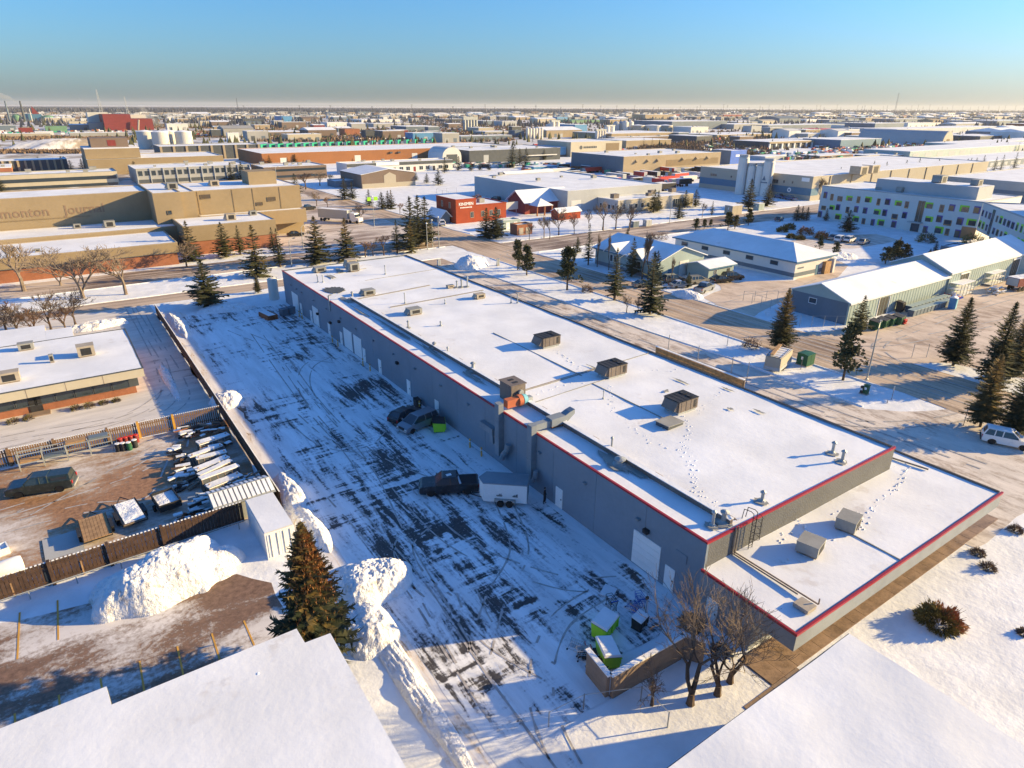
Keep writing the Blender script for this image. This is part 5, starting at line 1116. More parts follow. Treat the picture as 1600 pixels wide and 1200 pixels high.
t = thing('ground_sheet', 'flat grey sheet frozen to the ground left of the wooden trailer', 'sheet', (-5.2, 60.2, .02), .05); snow_slab(-1.4, 1.4, -2.3, 2.0, .07, .4, .04, 5).build('sheet', 'light_grey_wall', t); mb = MB(); mb.box(-1.2, .6, -2.7, -2.32, 0, .5); mb.build('crate', 'wood_grey', t)
R_ = random.Random(21)
def frame_stack(label, x, y, rz, n, L=3.2, m='wood_grey', group='snow-topped stacks of window frames'):
    t = thing('frame_stack', label, 'stack of frames', (x, y, .02), rz, group)
    pm = MB(); h = R_.uniform(1.0, 1.5); ln = R_.uniform(.1, .55); rz_ = t.rotation_euler[2]; t.rotation_euler[2] = rz_+R_.uniform(-.22, .22)
    pm.box(-L/2, L/2, -.04, .04, 0, .09); pm.box(-L/2, L/2, -.04, .04, h-.09, h)
    for k in range(6): pm.box(-L/2+k*(L-.08)/5, -L/2+.08+k*(L-.08)/5, -.04, .04, .09, h-.09)
    me = pm.mesh('frame', m); k2 = MB(); k2.box(-L/2+.02, L/2-.02, -.012, .012, .05, h-.05); gme = k2.mesh('pane', 'charcoal')
    for i in range(n):
        o = inst('frame', me, t, (R_.uniform(-.12, .12), i*.12-n*.06, 0), (-ln, 0, R_.uniform(-.05, .05))); inst('pane', gme, o)
    
    zc = h*cos(ln)+.02; yc = h*sin(ln); w_ = n*.12+.16; c = snow_slab(-L/2, L/2, yc-w_/2, yc+w_/2, .1, .22, .09, x+n); c.v = [(a+.1*noise.noise((a*2, b*3, x)), b+.12*noise.noise((a*1.7, b, 2)), cc+zc-.05) for a, b, cc in c.v]
    m0 = len(c.v); c.add([(-L/2, yc-w_/2, zc-.06), (L/2, yc-w_/2, zc-.06), (L/2, yc+w_/2, zc-.06), (-L/2, yc+w_/2, zc-.06), (-L/2, yc-w_/2, zc+.05), (L/2, yc-w_/2, zc+.05), (L/2, yc+w_/2, zc+.05), (-L/2, yc+w_/2, zc+.05)], [(0, 1, 5, 4), (1, 2, 6, 5), (2, 3, 7, 6), (3, 0, 4, 7)]); c.build('snow_cap', 'snow', t)
    mb = MB(); mb.cbox((-L*.42, .16+n*.08, .6), (.1, .1, 1.2), tx=.35); mb.cbox((L*.42, .16+n*.08, .6), (.1, .1, 1.2), tx=.35); mb.build('brace', 'wood', t)
    return t
for k, (u, v, n, L, lab) in enumerate([(338, 700, 7, 3.4, 'farthest snow-topped stack of frames in the scrap yard'), (327, 718, 4, 3.6, 'second farthest snow-topped stack of frames'), (334, 726, 5, 3.0, 'third snow-topped stack of frames from the slat fence'), (338, 739, 6, 3.6, 'middle snow-topped stack of frames, widest of them'), (342, 748, 4, 3.6, 'fifth snow-topped stack of frames from the slat fence'), (348, 757, 5, 3.8, 'second nearest snow-topped stack of frames'), (356, 766, 7, 3.4, 'nearest snow-topped stack of frames, behind the metal shed')]):
    p = at(u, v); frame_stack(lab, p.x, p.y, radians(8), n, L)
def junk(label, x, y, rx, ry, n, ms, seed, zmax=.7, cat='scrap heap', name='scrap_heap', snow=True):
    R = random.Random(seed); t = thing(name, label, cat, (x, y, .02))
    for m in ms:
        mb = MB()
        for k in range(n): mb.cbox((R.uniform(-rx, rx), R.uniform(-ry, ry), R.uniform(.05, zmax)), (R.uniform(.3, 1.6), R.uniform(.06, .35), R.uniform(.04, .3)), R.uniform(-.5, .5), 0, R.uniform(-.3, .3), R.uniform(-.3, .3))
        mb.build('scrap', m, t)['kind'] = 'stuff'
    if snow:
        mb = MB()
        for k in range(n): mb.cbox((R.uniform(-rx, rx), R.uniform(-ry, ry), R.uniform(zmax*.5, zmax*1.1)), (R.uniform(.4, 1.4), R.uniform(.2, .5), R.uniform(.06, .14)), R.uniform(-.5, .5))
        mb.build('snow_lumps', 'snow', t)['kind'] = 'stuff'
    return t
junk('jumble of snowy scrap in the corner of the slat and board fences', 9.0, 76.0, 2.2, 1.6, 14, ['wood_grey', 'dark', 'rust'], 5, .8)
junk('snowy pile of short boards behind the corner scrap', 9.6, 71.8, 1.3, 1.2, 10, ['wood_grey', 'fence_brown'], 6, .7)
junk('tan pile of sawn boards beside the tall fence near the metal shed', 10.0, 61.6, 1.6, 1.3, 14, ['wood', 'wood_grey'], 7, .7)
junk('snowy heap of dark bars on the ground left of the frame stacks', 5.6, 66.0, 1.4, 2.0, 12, ['dark', 'wood_grey'], 8, .4)
junk('rust red machine parts by the fence right of the black box trailer', 4.6, 58.0, 1.2, .8, 12, ['rust', 'dark'], 9, .7)
junk('dark trellis and mesh scrap standing beside the metal shed', 5.7, 59.3, .7, 1.2, 12, ['dark', 'galv'], 10, 1.3)
junk('row of dark stub frames at the left end of the stacks', 5.6, 70.5, .5, 2.8, 9, ['dark', 'fence_brown'], 11, .8)
t = thing('pipe_bundle', 'long bundle of snowy pipes lying along the brown board fence', 'pipes', (0, 56.0, .02), .02)
pm = MB(); pm.tube((-5.5, 0, .15), (5.5, 0, .15), .1, n=8); me = pm.mesh('pipe', 'snow_trod'); pm = MB(); pm.tube((-5.0, 0, .15), (4.6, 0, .15), .08, n=8); me2 = pm.mesh('pipe', 'maroon')
for k in range(7): inst('pipe', me if k % 2 == 0 else me2, t, (R_.uniform(-1.6, 1.2)-1.5, (k-3)*.24, (k % 3)*.12), (0, 0, R_.uniform(-.03, .03)))
for x in (-8.6, -6.4, -4.0): mb = MB(); mb.box(x-.05, x+.05, -1.0, -.9, 0, 1.3); mb.build('stake', 'wood', t)
t = thing('storage_tank', 'white rounded tank tipped against the brown fence at the left edge', 'tank', (-8.9, 57.6, .05), .1); mb = MB(); mb.lathe([(.3, -1.1), (.75, -1.05), (.85, -.8), (.85, .8), (.75, 1.05), (.3, 1.1)], 18, (0, 0, .85), axis='x'); mb.build('shell', 'white_paint', t, smooth=True); mb = MB(); mb.box(-.8, .8, -.6, .6, 0, .25); mb.build('cradle', 'dark', t)
t = thing('bathtub', 'white snow-filled tub shape half in view on the brown yard', 'tub', (-9.9, 62.0, .02), .2); ring(-.9, .9, -.6, .6, 0, .6, .1).build('tub', 'white_paint', t); mb = MB(); mb.box(-.8, .8, -.5, .5, .02, .45); mb.build('snow_fill', 'snow', t)
t = thing('metal_shed', 'small metal shed with snow lying in its corrugated roof', 'shed', (6.3, 55.75, 0), .012)
mb = MB(); mb.box(.1, 5.3, .1, 3.0, -.05, 2.0); mb.build('wall', 'galv', t)
for k in range(13):
    x0 = k*.42; mb = MB(); mb.extr([(-.2, 1.95), (1.55, 2.5), (3.3, 1.95), (3.3, 2.0), (1.55, 2.56), (-.2, 2.0)], 'x', x0, x0+.405); mb.build('roof_sheet', 'galv', t)
    mb = MB(); mb.extr([(-.1+R_.uniform(0, .3), 2.07), (1.5, 2.58), (1.5, 2.68), (-.1, 2.14)], 'x', x0+.03, x0+.33); mb.build('snow_strip', 'snow', t)
    mb = MB(); mb.extr([(1.6, 2.58), (3.1, 2.08), (3.1, 2.14), (1.6, 2.68)], 'x', x0+.03, x0+.26); mb.build('snow_strip', 'snow', t)
mb = MB(); mb.box(0, 5.46, 1.5, 1.6, 2.57, 2.72); mb.build('ridge_pipe', 'galv', t)
t = thing('shipping_container', 'white shipping container with snowy roof behind the orange-topped spruce', 'container', (8.8, 48.5, .02), 0)
Wc, Lc, Hc = 2.44, 6.06, 2.55
mb = MB()
for k in range(20):
    y = .1+k*(Lc-.2)/20; mb.box(.04, .09, y, y+.16, .12, Hc-.12); mb.box(Wc-.09, Wc-.04, y, y+.16, .12, Hc-.12)
mb.box(.091, Wc-.091, .05, Lc-.05, .1, Hc-.03); mb.build('body', 'white_paint', t)
mb = MB()
for x in (0, Wc-.14):
    for y in (0, Lc-.14): mb.box(x, x+.14, y, y+.14, 0, Hc)
for z in (0, Hc-.12): mb.box(.142, Wc-.142, 0, .12, z, z+.12); mb.box(.142, Wc-.142, Lc-.12, Lc, z, z+.12); mb.box(0, .12, .142, Lc-.142, z, z+.12); mb.box(Wc-.12, Wc, .142, Lc-.142, z, z+.12)
mb.build('frame', 'white_paint', t)
for k in (0, 1):
    x0 = .16+k*1.07; mb = MB(); mb.box(x0, x0+1.05, -.03, .045, .14, Hc-.14); d = mb.build('door', 'white_paint', t)
    for xx in (.25, .8): mb = MB(); mb.tube((x0+xx, -.06, .16), (x0+xx, -.06, Hc-.16), .025); mb.build('lock_rod', 'galv', d)
snow_slab(.05, Wc-.05, .05, Lc-.05, Hc+.07, .3, .05, 4).build('roof_snow', 'snow_roof', t, smooth=True)
# ------------------------------------------------------------------ right of the warehouse
vehicle('suv', 'sport_utility_car', 'white SUV parked in the tree shade at the right edge', 'car', 'car_white', (83.6, 22.9, .03), radians(-66), snow=True)
t = thing('board_barrier', 'long brown timber barrier along the far side of the grey warehouse', 'barrier', (70.6, 64.6, 0), -pi/2)
L = 15.8; n = 7
mb = MB(); mb.box(.01, L/n-.01, -.06, .06, .05, .62); me = mb.mesh('plank', 'wood')
for r in range(3):
    for i in range(n): inst('plank', me, t, (i*L/n, 0, r*.62))
for i in range(n+1): mb = MB(); mb.box(i*L/n-.08, i*L/n+.08, .07, .22, 0, 1.95); mb.build('post', 'wood_grey', t)
mb = MB(); mb.box(-.05, L+.05, -.14, .2, 1.96, 2.05); mb.build('snow_cap', 'snow', t)
def post(label, x, y, h, m='galv', r=.06, group='steel posts beside the timber barrier', name='post', cat='post', cap=None):
    t = thing(name, label, cat, (x, y, 0), 0, group); mb = MB(); mb.lathe([(r*1.5, -.1), (r*1.4, .1), (r, .12), (r*.85, h)], 8); mb.build('shaft', m, t)
    if cap: mb = MB(); mb.cbox((0, 0, h), cap); mb.build('plate', 'light_grey_wall', t)
    return t
for k, (u, v, vt, lab) in enumerate([(1044, 547, 523, 'tall steel post behind the left end of the timber barrier'), (1090, 563, 540, 'tall steel post behind the middle of the timber barrier'), (1142, 585, 558, 'tall steel post third along the timber barrier'), (1166, 598, 565, 'tall steel post near the right end of the timber barrier'), (1136, 540, 522, 'thin steel post on the snow strip above the timber barrier')]):
    p = at(u, v); post(lab, p.x, p.y, hpx(u, v, vt))
ct = thing('cargo_trailer', 'pale cargo trailer with rails and snow on its roof by the green boxes', 'trailer', (82.7, 52.0, .03), radians(17))
mb = MB(); mb.box(-2.6, 2.6, -1.1, 1.1, .5, 2.35); mb.build('body', 'beige_wall', ct)
mb = MB(); mb.box(-2.65, 2.65, -1.15, 1.15, .42, .9); mb.build('skirt', 'light_grey_wall', ct)
snow_slab(-2.55, 2.55, -1.05, 1.05, 2.42, .3, .06, 5).build('roof_snow', 'snow_roof_old', ct, smooth=True)
mb = MB(); mb.path([(-2.5, -1.0, 2.55), (2.5, -1.0, 2.55), (2.5, 1.0, 2.55), (-2.5, 1.0, 2.55), (-2.5, -1, 2.55)], .035, 4)
for k in range(6): mb.tube((-2.5+k, -1, 2.52), (-2.5+k, 1, 2.52), .03, n=4)
mb.build('roof_rack', 'dark', ct)['kind'] = 'stuff'
mb = MB(); mb.cbox((0.2, .6, 2.66), (5.2, .5, .12), .1); mb.build('ladder_load', 'wood', ct)
for x in (-.5, .4):
    for s in (-1, 1): wv = inst('wheel', wheel_mesh(.34)[0], ct, (x, s*1.0, .34), (0, 0, 0 if s > 0 else pi)); inst('rim', wheel_mesh(.34)[1], wv)
def elec_box(label, x, y, lx, ly, h, m='green_paint', rz=0, snow=False, group='utility boxes'):
    t = thing('utility_box', label, 'utility box', (x, y, 0), rz, group); mb = MB(); mb.box(-lx/2-.08, lx/2+.08, -ly/2-.08, ly/2+.08, -.05, .12); mb.build('plinth', 'concrete', t)
    mb = MB(); mb.box(-lx/2, lx/2, -ly/2, ly/2, .12, h); mb.build('cabinet', m, t); mb = MB(); mb.extr([(-ly/2-.04, h+.003), (ly/2+.04, h+.003), (ly/2+.04, h+.06), (0, h+.14), (-ly/2-.04, h+.06)], 'x', -lx/2-.04, lx/2+.04); mb.build('lid', 'snow' if snow else m, t)
    mb = MB(); mb.box(-lx/2-.02, -lx/2-.003, -.15, .15, h*.55, h*.8); mb.build('warning_plate', 'white_paint', t)
    mb = MB(); mb.box(-.012, .012, -ly/2-.015, -ly/2-.003, .18, h-.05); mb.build('door_gap', 'dark', t); return t
elec_box('large green transformer box beside the pale cargo trailer', 87.4, 50.6, 1.9, 1.7, 1.75)
elec_box('narrow dark green box on the shaded snow island', at(1352, 616).x, at(1352, 616).y, .5, .6, 1.3)
elec_box('small black pedestal left of the narrow green box on the island', at(1345, 615).x, at(1345, 615).y, .22, .3, 1.0, 'dark')
elec_box('dark utility box on the snow north of the street, left of a pale one', at(991, 355).x, at(991, 355).y, 2.4, 1.6, 1.9, 'slate_wall', snow=True)
elec_box('pale utility box on the snow north of the street, right of a dark one', at(1011, 353).x, at(1011, 353).y, 2.4, 1.6, 1.9, 'light_grey_wall', snow=True)
elec_box('long pale block box near the street below the tall silos', at(1145, 334).x, at(1145, 334).y, 5.4, 3.4, 3.0, 'beige_wall', snow=True)
elec_box('grey-green box near the street right of the silo spruce', at(1185, 328).x, at(1185, 328).y, 3.2, 2.4, 2.4, 'teal_wall', snow=True)
elec_box('white cabinet at the far right corner of the grey warehouse', at(686, 415).x, at(686, 415).y, .7, .5, 1.4, 'light_grey_wall')
elec_box('grey cabinet right of the loose snow pile at the entrance', at(778, 415).x, at(778, 415).y, .6, .5, 1.6, 'galv')
for k, (u, v, h, lab) in enumerate([(1393, 624, 1.6, 'small sign post on the tip of the snow island'), (1251, 577, 1.8, 'thin post just left of the green transformer box'), (1505, 665, 2.2, 'small sign post beside the near right spruce'), (1386, 630, .5, 'short marker stake at the tip of the island')]):
    p = at(u, v); post(lab, p.x, p.y, h, 'wood_grey', .04, 'small posts on the snow islands', 'sign_post', 'post', (.3, .03, .5) if h > 1 and k != 1 else None)
def street_lamp(label, x, y, h, arm=2.0, rz=0, group='street lamps', m='galv'):
    t = thing('street_lamp', label, 'street lamp', (x, y, 0), rz, group); mb = MB(); mb.lathe([(.2, -.1), (.2, .2), (.11, .3), (.07, h)], 8); mb.build('pole', m, t)
    if arm:
        mb = MB(); mb.path([(0, 0, h-.1), (arm*.5, 0, h+.35), (arm, 0, h+.45)], .045, 6); a = mb.build('arm', m, t); mb = MB(); mb.box(arm-.1, arm+.6, -.14, .14, h+.36, h+.52); mb.build('lamp_head', 'hvac_grey', a)
    else: mb = MB(); mb.lathe([(.1, h), (.28, h+.1), (.22, h+.3), (.05, h+.34)], 8); mb.build('lamp_head', 'white_paint', t)
    return t
def lamp_px(label, u, v, vt, arm=2.0, rz=0, **kw): p = at(u, v); return street_lamp(label, p.x, p.y, hpx(u, v, vt), arm, rz, **kw)
lamp_px('tall street lamp on the shaded island beside the pine', 1354, 594, 510, 2.0, .4)
lamp_px('street lamp with a curved arm in front of the small gabled building', 965, 452, 402, 2.2, 0)
for k, (u, v, vt, lab) in enumerate([(686, 387, 340, 'tallest bare pole at the intersection corner, rightmost of three'), (676, 385, 345, 'middle bare pole of three at the intersection corner'), (668, 390, 350, 'leftmost bare pole of three at the intersection corner'), (456, 416, 377, 'street lamp behind the far-left corner of the grey warehouse'), (1046, 349, 309, 'street lamp north of the street in front of the small spruces'), (585, 354, 325, 'sign pole with two lime green boards by the lot exit'), (435, 300, 262, 'street lamp at the far end of the newspaper parking'), (474, 388, 355, 'street lamp between two brown spruces by the newspaper lot')]):
    if 'lime' in lab:
        p = at(u, v); t = street_lamp(lab, p.x, p.y, 9, 0); h = 9
        for dx in (-1.7, .5): mb = MB(); mb.box(dx, dx+1.2, -.1, .1, 7.9, 9.0); mb.build('board', 'lime', t)
    else: lamp_px(lab, u, v, vt, 1.6 if 'lamp' in lab else 0, .6)
# teal shed with its yard
t, W, D = gable_bldg('shed', 'long pale teal metal shed with snowy roof and dark doorways', 110.6, 146.0, 57.9, 69.3, 4.0, 6.2, 'x', 'teal_wall', 'snow_roof', .35, fascia='white_paint')
rib = MB(); rib.box(-.03, .03, -.04, 0, 0, 3.85); rme = rib.mesh('wall_rib', 'teal_wall')
for k in range(34): inst('wall_rib', rme, t, (.6+k*1.02, 0, 0))
mb = MB(); mb.box(-.02, -.003, .3, D-.3, 0, 3.9); mb.build('blue_end_sheet', 'slate_wall', t)
window(t, W, D, 'W', 4.5, 2.4, 1.4, .9)
panel(t, W, D, 'S', 11.5, 0, 3.2, 3.3, 'dark', 'doorway', .02, False)
panel(t, W, D, 'S', 13.4, 0, .16, 3.4, 'white_paint', 'door_frame', .1, False); panel(t, W, D, 'S', 9.75, 0, .16, 3.4, 'white_paint', 'door_frame', .1, False)
t, W, D = gable_bldg('shed', 'taller far half of the teal metal shed with two doorways', 146.02, 187, 57.6, 69.6, 4.8, 7.4, 'x', 'teal_wall', 'snow_roof', .35)
for k in range(39): inst('wall_rib', rme, t, (.6+k*1.03, 0, .5))
for x in (6.5, 31.5):
    panel(t, W, D, 'S', x, 0, 3.6, 3.8, 'dark', 'doorway', .02, False); panel(t, W, D, 'S', x, 3.8, 4.0, .35, 'white_paint', 'door_frame', .14, False); panel(t, W, D, 'S', x+1.95, 0, .25, 3.8, 'white_paint', 'door_frame', .12, False)
for k, (u, v, lab) in enumerate([(1366, 514, 'green dumpster leftmost by the teal shed'), (1378, 511, 'green dumpster second from the left by the teal shed'), (1389, 508, 'green dumpster third from the left by the teal shed'), (1402, 506, 'green dumpster rightmost by the teal shed, next to the red bin')]):
    p = at(u, v); dumpster(lab, p.x, p.y, .15, 'green_paint', 2.0, 1.6, 1.6, 0, 'dumpster', 'green dumpsters by the teal shed')
p = at(1411, 506); dumpster('small red bin at the end of the green dumpsters', p.x, p.y, .1, 'red_paint', .9, .8, .9, 0, 'bin', None, 'red_paint')
p = at(1405, 487); dumpster('tall dark bin against the teal shed beside its first doorway', p.x, p.y, .1, 'dark', 1.2, 1.2, 2.0, 0, 'bin')
b0 = None
for r in range(2):
    for k in range(11):
        p = at(1420+k*5.6+r*4, 487+r*6.5-k*1.75+(k*.1))
        lb = 'grey-green tote bin, %s from the left in the %s row along the teal shed' % (ORD_[k], ('back', 'front')[r])
        if b0 is None:
            b0 = thing('tote_bin', lb, 'bin', p, 0, 'tote bins along the teal shed'); mb = MB(); mb.extr([(-.5, 0), (.5, 0), (.58, 1.1), (-.58, 1.1)], 'x', -.55, .55); mb.build('bin', 'slate_wall', b0); mb = MB(); mb.box(-.6, .6, -.62, .62, 1.103, 1.2); mb.build('lid', 'teal_wall', b0)
        else: dup(b0, p, 0, lb)
p = at(1487, 482); t = thing('portable_toilet', 'blue portable box standing past the tote bins in the yard', 'portable toilet', p, .2); mb = MB(); mb.box(-.6, .6, -.6, .6, 0, 2.1); mb.build('cabin', 'blue_wall', t); mb = MB(); mb.extr([(-.65, 2.103), (.65, 2.103), (0, 2.4)], 'x', -.65, .65); mb.build('roof', 'white_paint', t); mb = MB(); mb.box(-.45, .45, -.63, -.603, .1, 1.95); mb.build('door', 'cyan_paint', t)
def rack_cage(label, u, v, nx, m='galv'):
    p = at(u, v); t = thing('wire_rack', label, 'rack', p, .03, 'steel racks by the teal shed')
    for i in range(nx+1):
        for y in (0, 2.4): mb = MB(); mb.box(i*1.6-.05, i*1.6+.05, y-.05, y+.05, 0, 2.6); mb.build('upright', m, t)
    for z in (.2, 1.4, 2.55):
        for y in (0, 2.4): mb = MB(); mb.box(0, nx*1.6, y-.04, y+.04, z, z+.08); mb.build('beam', m, t)
        mb = MB(); mb.box(.05, nx*1.6-.05, .05, 2.35, z+.09, z+.16); mb.build('snow_shelf', 'snow', t)
    return t
rack_cage('steel rack with snowy shelves between the two far doorways of the teal shed', 1498, 466, 4); rack_cage('steel rack with snowy shelves beyond the last doorway of the teal shed', 1548, 448, 4)
junk('heap of red and white crates by the middle of the teal shed', at(1484, 467).x, at(1484, 467).y, 2.6, 1.4, 16, ['red_paint', 'white_paint', 'tarp_blue'], 31, 1.0, 'crates', 'crate_heap', False)
junk('white and yellow scrap at the far end of the teal shed', at(1555, 458).x, at(1555, 458).y, 2.0, 1.2, 12, ['white_paint', 'yellow', 'galv'], 32, 1.0)
def semi_trailer(label, x, y, rz, m='red_paint', L=10, roof='snow', group=None, h=3.6, name='semi_trailer', cat='trailer'):
    t = thing(name, label, cat, (x, y, 0), rz, group); mb = MB(); mb.box(-L/2, L/2, -1.25, 1.25, 1.1, h); mb.build('box', m, t); mb = MB(); mb.box(-L/2, L/2, -1.22, 1.22, h+.003, h+.1); mb.build('roof', roof, t)
    mb = MB(); mb.box(-L/2-.02, -L/2-.003, -1.15, 1.15, 1.2, h-.1); mb.build('rear_door', 'light_grey_wall', t)
    for x_ in (-L/2+1.2, -L/2+2.4):
        for s in (-1, 1): inst('wheel', wheel_mesh(.5)[0], t, (x_, s*1.05, .5))
    mb = MB(); mb.box(L/2-2.2, L/2-2.0, -.9, .9, 0, 1.1); mb.build('landing_gear', 'dark', t); return t
semi_trailer('red open truck box at the far right edge of the recycling yard', at(1597, 452).x, at(1597, 452).y, -.2, 'maroon', 8, 'snow_trod', None, 2.8)
semi_trailer('pale trailer with red stripe beyond the teal shed end', at(1585, 418).x, at(1585, 418).y, .2, 'white_wall', 9, 'snow', None, 3)
mesh_fence('chain fence with tall posts across the mouth of the recycling yard', [(101.5, 63.2), (109.8, 57.2)], 2.0, 2.2)
mesh_fence('chain fence corner around the shaded snow left of the teal shed', [(108, 71.4), (108.6, 78), (118, 71.8)], 2.0, 2.4)
mesh_fence('short chain fence by the dumpsters of the teal shed', [(111, 55.4), (113.2, 55.2)], 2.2, 1.1)
mesh_fence('swing gate frame by the spruce at the yard entrance', [(103.6, 43.2), (105.6, 42.0)], 2.2, 2.2)
# spruces right of the warehouse
def spx(key, label, u, v, ut, vt, ws=1.0, group='spruces right of the warehouse'): return place_spruce(key, label, at(u, v).x, at(u, v).y, hpx(u, v, vt), ws*(1.0 if key[:3] == 'big' else 1.27), group)
spx('big1', 'tall dark spruce standing alone at the yard entrance', 1489, 571, 1505, 462, 1.15)
spx('big0', 'tall dark spruce in front at the right, by the white SUV', 1531, 667, 1562, 548, 1.0)
spx('big1', 'tallest dark spruce with leaning tip behind the one by the SUV', 1548, 606, 1575, 468, 1.0)
spx('big0', 'dark spruce at the right edge behind the tallest one', 1577, 592, 1592, 487, 1.1)
spx('big1', 'broad dark spruce cut by the right edge behind the white SUV', 1584, 682, 1612, 560, 1.2)
spx('big0', 'dark spruce leaning over the pale cargo trailer', 1218, 547, 1225, 450, 1.0)
spx('pine0', 'loose olive pine on the island beside the tall street lamp', 1317, 594, 1331, 500, .85)
spx('dark1', 'dark spruce in front of the gable end of the teal shed', 1341, 517, 1347, 461, 1.0)
spx('dark2', 'narrow dark spruce on the long strip nearest the snowy heap', 1015, 491, 1020, 394, .9)
spx('slim0', 'thin dark spruce second along the long snow strip', 960, 469, 964, 388, 1.2)
spx('pine1', 'round olive pine first along the long snow strip', 886, 453, 886, 388, 1.0)
spx('pine0', 'olive pine, right of the pair at the street corner', 823, 430, 822, 382, 1.0, 'pines at the street corner'); spx('pine1', 'olive pine, left of the pair at the street corner', 809, 422, 808, 376, .9, 'pines at the street corner')
def bpx(key, label, u, v, vt, ws=1.0, group='bare trees along the cross street'): return place_bare(key, label, at(u, v).x, at(u, v).y, hpx(u, v, vt)*1.08, ws*1.35, group)
bpx('brown1', 'small bare tree left of the narrow spruce on the strip', 979, 488, 460, 1.0, 'small bare trees on the long strip'); bpx('brown1', 'tiny bare sapling touching the narrow spruce on the strip', 997, 489, 462, .8, 'small bare trees on the long strip')
for k, (u, v, r, lab) in enumerate([(917, 456, 1.5, 'brown bushy shrub beside the olive pine on the strip'), (1172, 543, 1.6, 'leafless round shrub left of the spruce over the cargo trailer'), (1034, 374, 2.2, 'red-brown shrub behind the small gabled building'), (1018, 373, 1.6, 'dull red shrub left of the red-brown one')]):
    p = at(u, v); o = bush_mb(90+k, r, r*1.2, 900, .16).build('bush', ['twig', 'twig_red', 'bark'], None, p); tag(o, lab, 'bush')
# small gabled building with dormers
t, W, D = gable_bldg('gabled_building', 'pale gabled building with two snowy dormers behind the poplars', 106.4, 121.4, 99.2, 119.5, 4.0, 6.5, 'y', 'teal_wall', 'snow_roof', .6, fascia='blue_trim')
for y in (6.2, 14.0):
    mb = MB(); mb.extr([(y-2.3, 3.9), (y+2.3, 3.9), (y, 5.7)], 'x', -.5, 4.5); d = mb.build('dormer', 'teal_wall', t)
    for s in (-1, 1): mb = MB(); mb.extr([(y+s*2.7, 3.6), (y, 5.72), (y, 5.9), (y+s*2.7, 3.78)], 'x', -.9, 5.4); mb.build('dormer_roof', 'snow_roof', d)
    window(t, W, D, 'W', D-y-.6, 1.6, .9, 1.5, 'white_paint', 'glass'); window(t, W, D, 'W', D-y+.7, 1.6, .9, 1.5, 'white_paint', 'glass')
mb = MB(); mb.box(-.05, -.003, .2, D-.2, 0, .9); mb.build('base_band', 'slate_wall', t)
panel(t, W, D, 'S', 8.5, 0, 3.0, 3.4, 'white_wall', 'overhead_door', .05); panel(t, W, D, 'S', 4, 0, 1.0, 2.1, 'blue_trim', 'door')
t, W, D = gable_bldg('entry_hut', 'small low hut with shallow snowy roof in front of the gabled building', 115.2, 123.6, 92.4, 98.4, 2.9, 3.7, 'x', 'teal_wall', 'snow_roof', .5, fascia='blue_trim')
window(t, W, D, 'S', 2.2, 1.2, .8, 1.1, bars=2); panel(t, W, D, 'S', 6.6, 0, 1.0, 2.1, 'dark', 'door'); mb = MB(); mb.box(-.04, W+.04, -.04, -.003, 0, .6); mb.build('base_band', 'slate_wall', t)
# white building with blue hipped roof
t = thing('hip_roof_building', 'white building with shaded blue hipped roof edge and dark base stripe', 'building', (132.4, 83, 0)); W, D = 14.4, 35
mb = MB(); mb.box(0, W, 0, D, 1.4, 4.0); mb.build('wall', 'white_wall', t); mb = MB(); mb.box(-.02, W+.02, -.02, D+.02, .5, 1.397); mb.build('dark_stripe', 'slate_wall', t); mb = MB(); mb.box(0, W, 0, D, -.1, .497); mb.build('wall', 'white_wall', t)
mb = MB(); o_ = .6; V = [(-o_, -o_, 4.05), (W+o_, -o_, 4.05), (W+o_, D+o_, 4.05), (-o_, D+o_, 4.05), (W/2, 6, 6.55), (W/2, D-6, 6.55)]; mb.add(V, [(0, 1, 4), (1, 2, 5, 4), (2, 3, 5), (3, 0, 4, 5)]); mb.build('roof', 'snow_roof', t)
ring(-.66, W+.66, -.66, D+.66, 3.75, 4.04, .12).build('fascia', 'blue_trim', t)
for k in range(5): window(t, W, D, 'W', 3.2+k*6.6, 2.4, 1.9, .8, 'blue_trim', 'glass')
panel(t, W, D, 'S', 8.6, 0, 1.2, 2.3, 'blue_trim', 'door'); panel(t, W, D, 'S', 11.6, 0, 2.2, 2.8, 'wood', 'porch_crates', .8, False); panel(t, W, D, 'S', 13.7, 0, .7, 3.2, 'white_wall', 'porch_post', 1.0, False)
mb = MB(); mb.box(.9, 3.2, -.03, -.003, 2.2, 2.55); mb.build('name_board', 'slate_wall', t)
for k, (u, v, rz, kind, paint, lab) in enumerate([(1005, 448, -.3, 'sedan', 'car_tan', 'tan sedan parked left of the entry hut among the trees'), (1052, 441, -.3, 'suv', 'car_grey', 'grey SUV parked behind the tan sedan'), (1090, 443, -.25, 'suv', 'car_tan', 'beige SUV at the corner of the entry hut'), (1128, 441, -.3, 'sedan', 'car_black', 'black sedan right of the entry hut, nearer one'), (1144, 437, -.3, 'suv', 'car_black', 'black SUV right of the entry hut, farther one'), (1100, 455, .25, 'pickup', 'car_silver', 'silver pickup parked alone in the small store lot'), (1062, 449, -.3, 'sedan', 'car_silver', 'snow-dusted sedan beside the tiny spruce')]):
    p = at(u, v); vehicle(kind, {'sedan': 'sedan_car', 'suv': 'sport_utility_car', 'pickup': 'pickup_truck'}[kind], lab, 'car' if kind != 'pickup' else 'pickup truck', paint, (p.x, p.y, .03), rz, 'cars around the entry hut', snow='dusted' in lab)
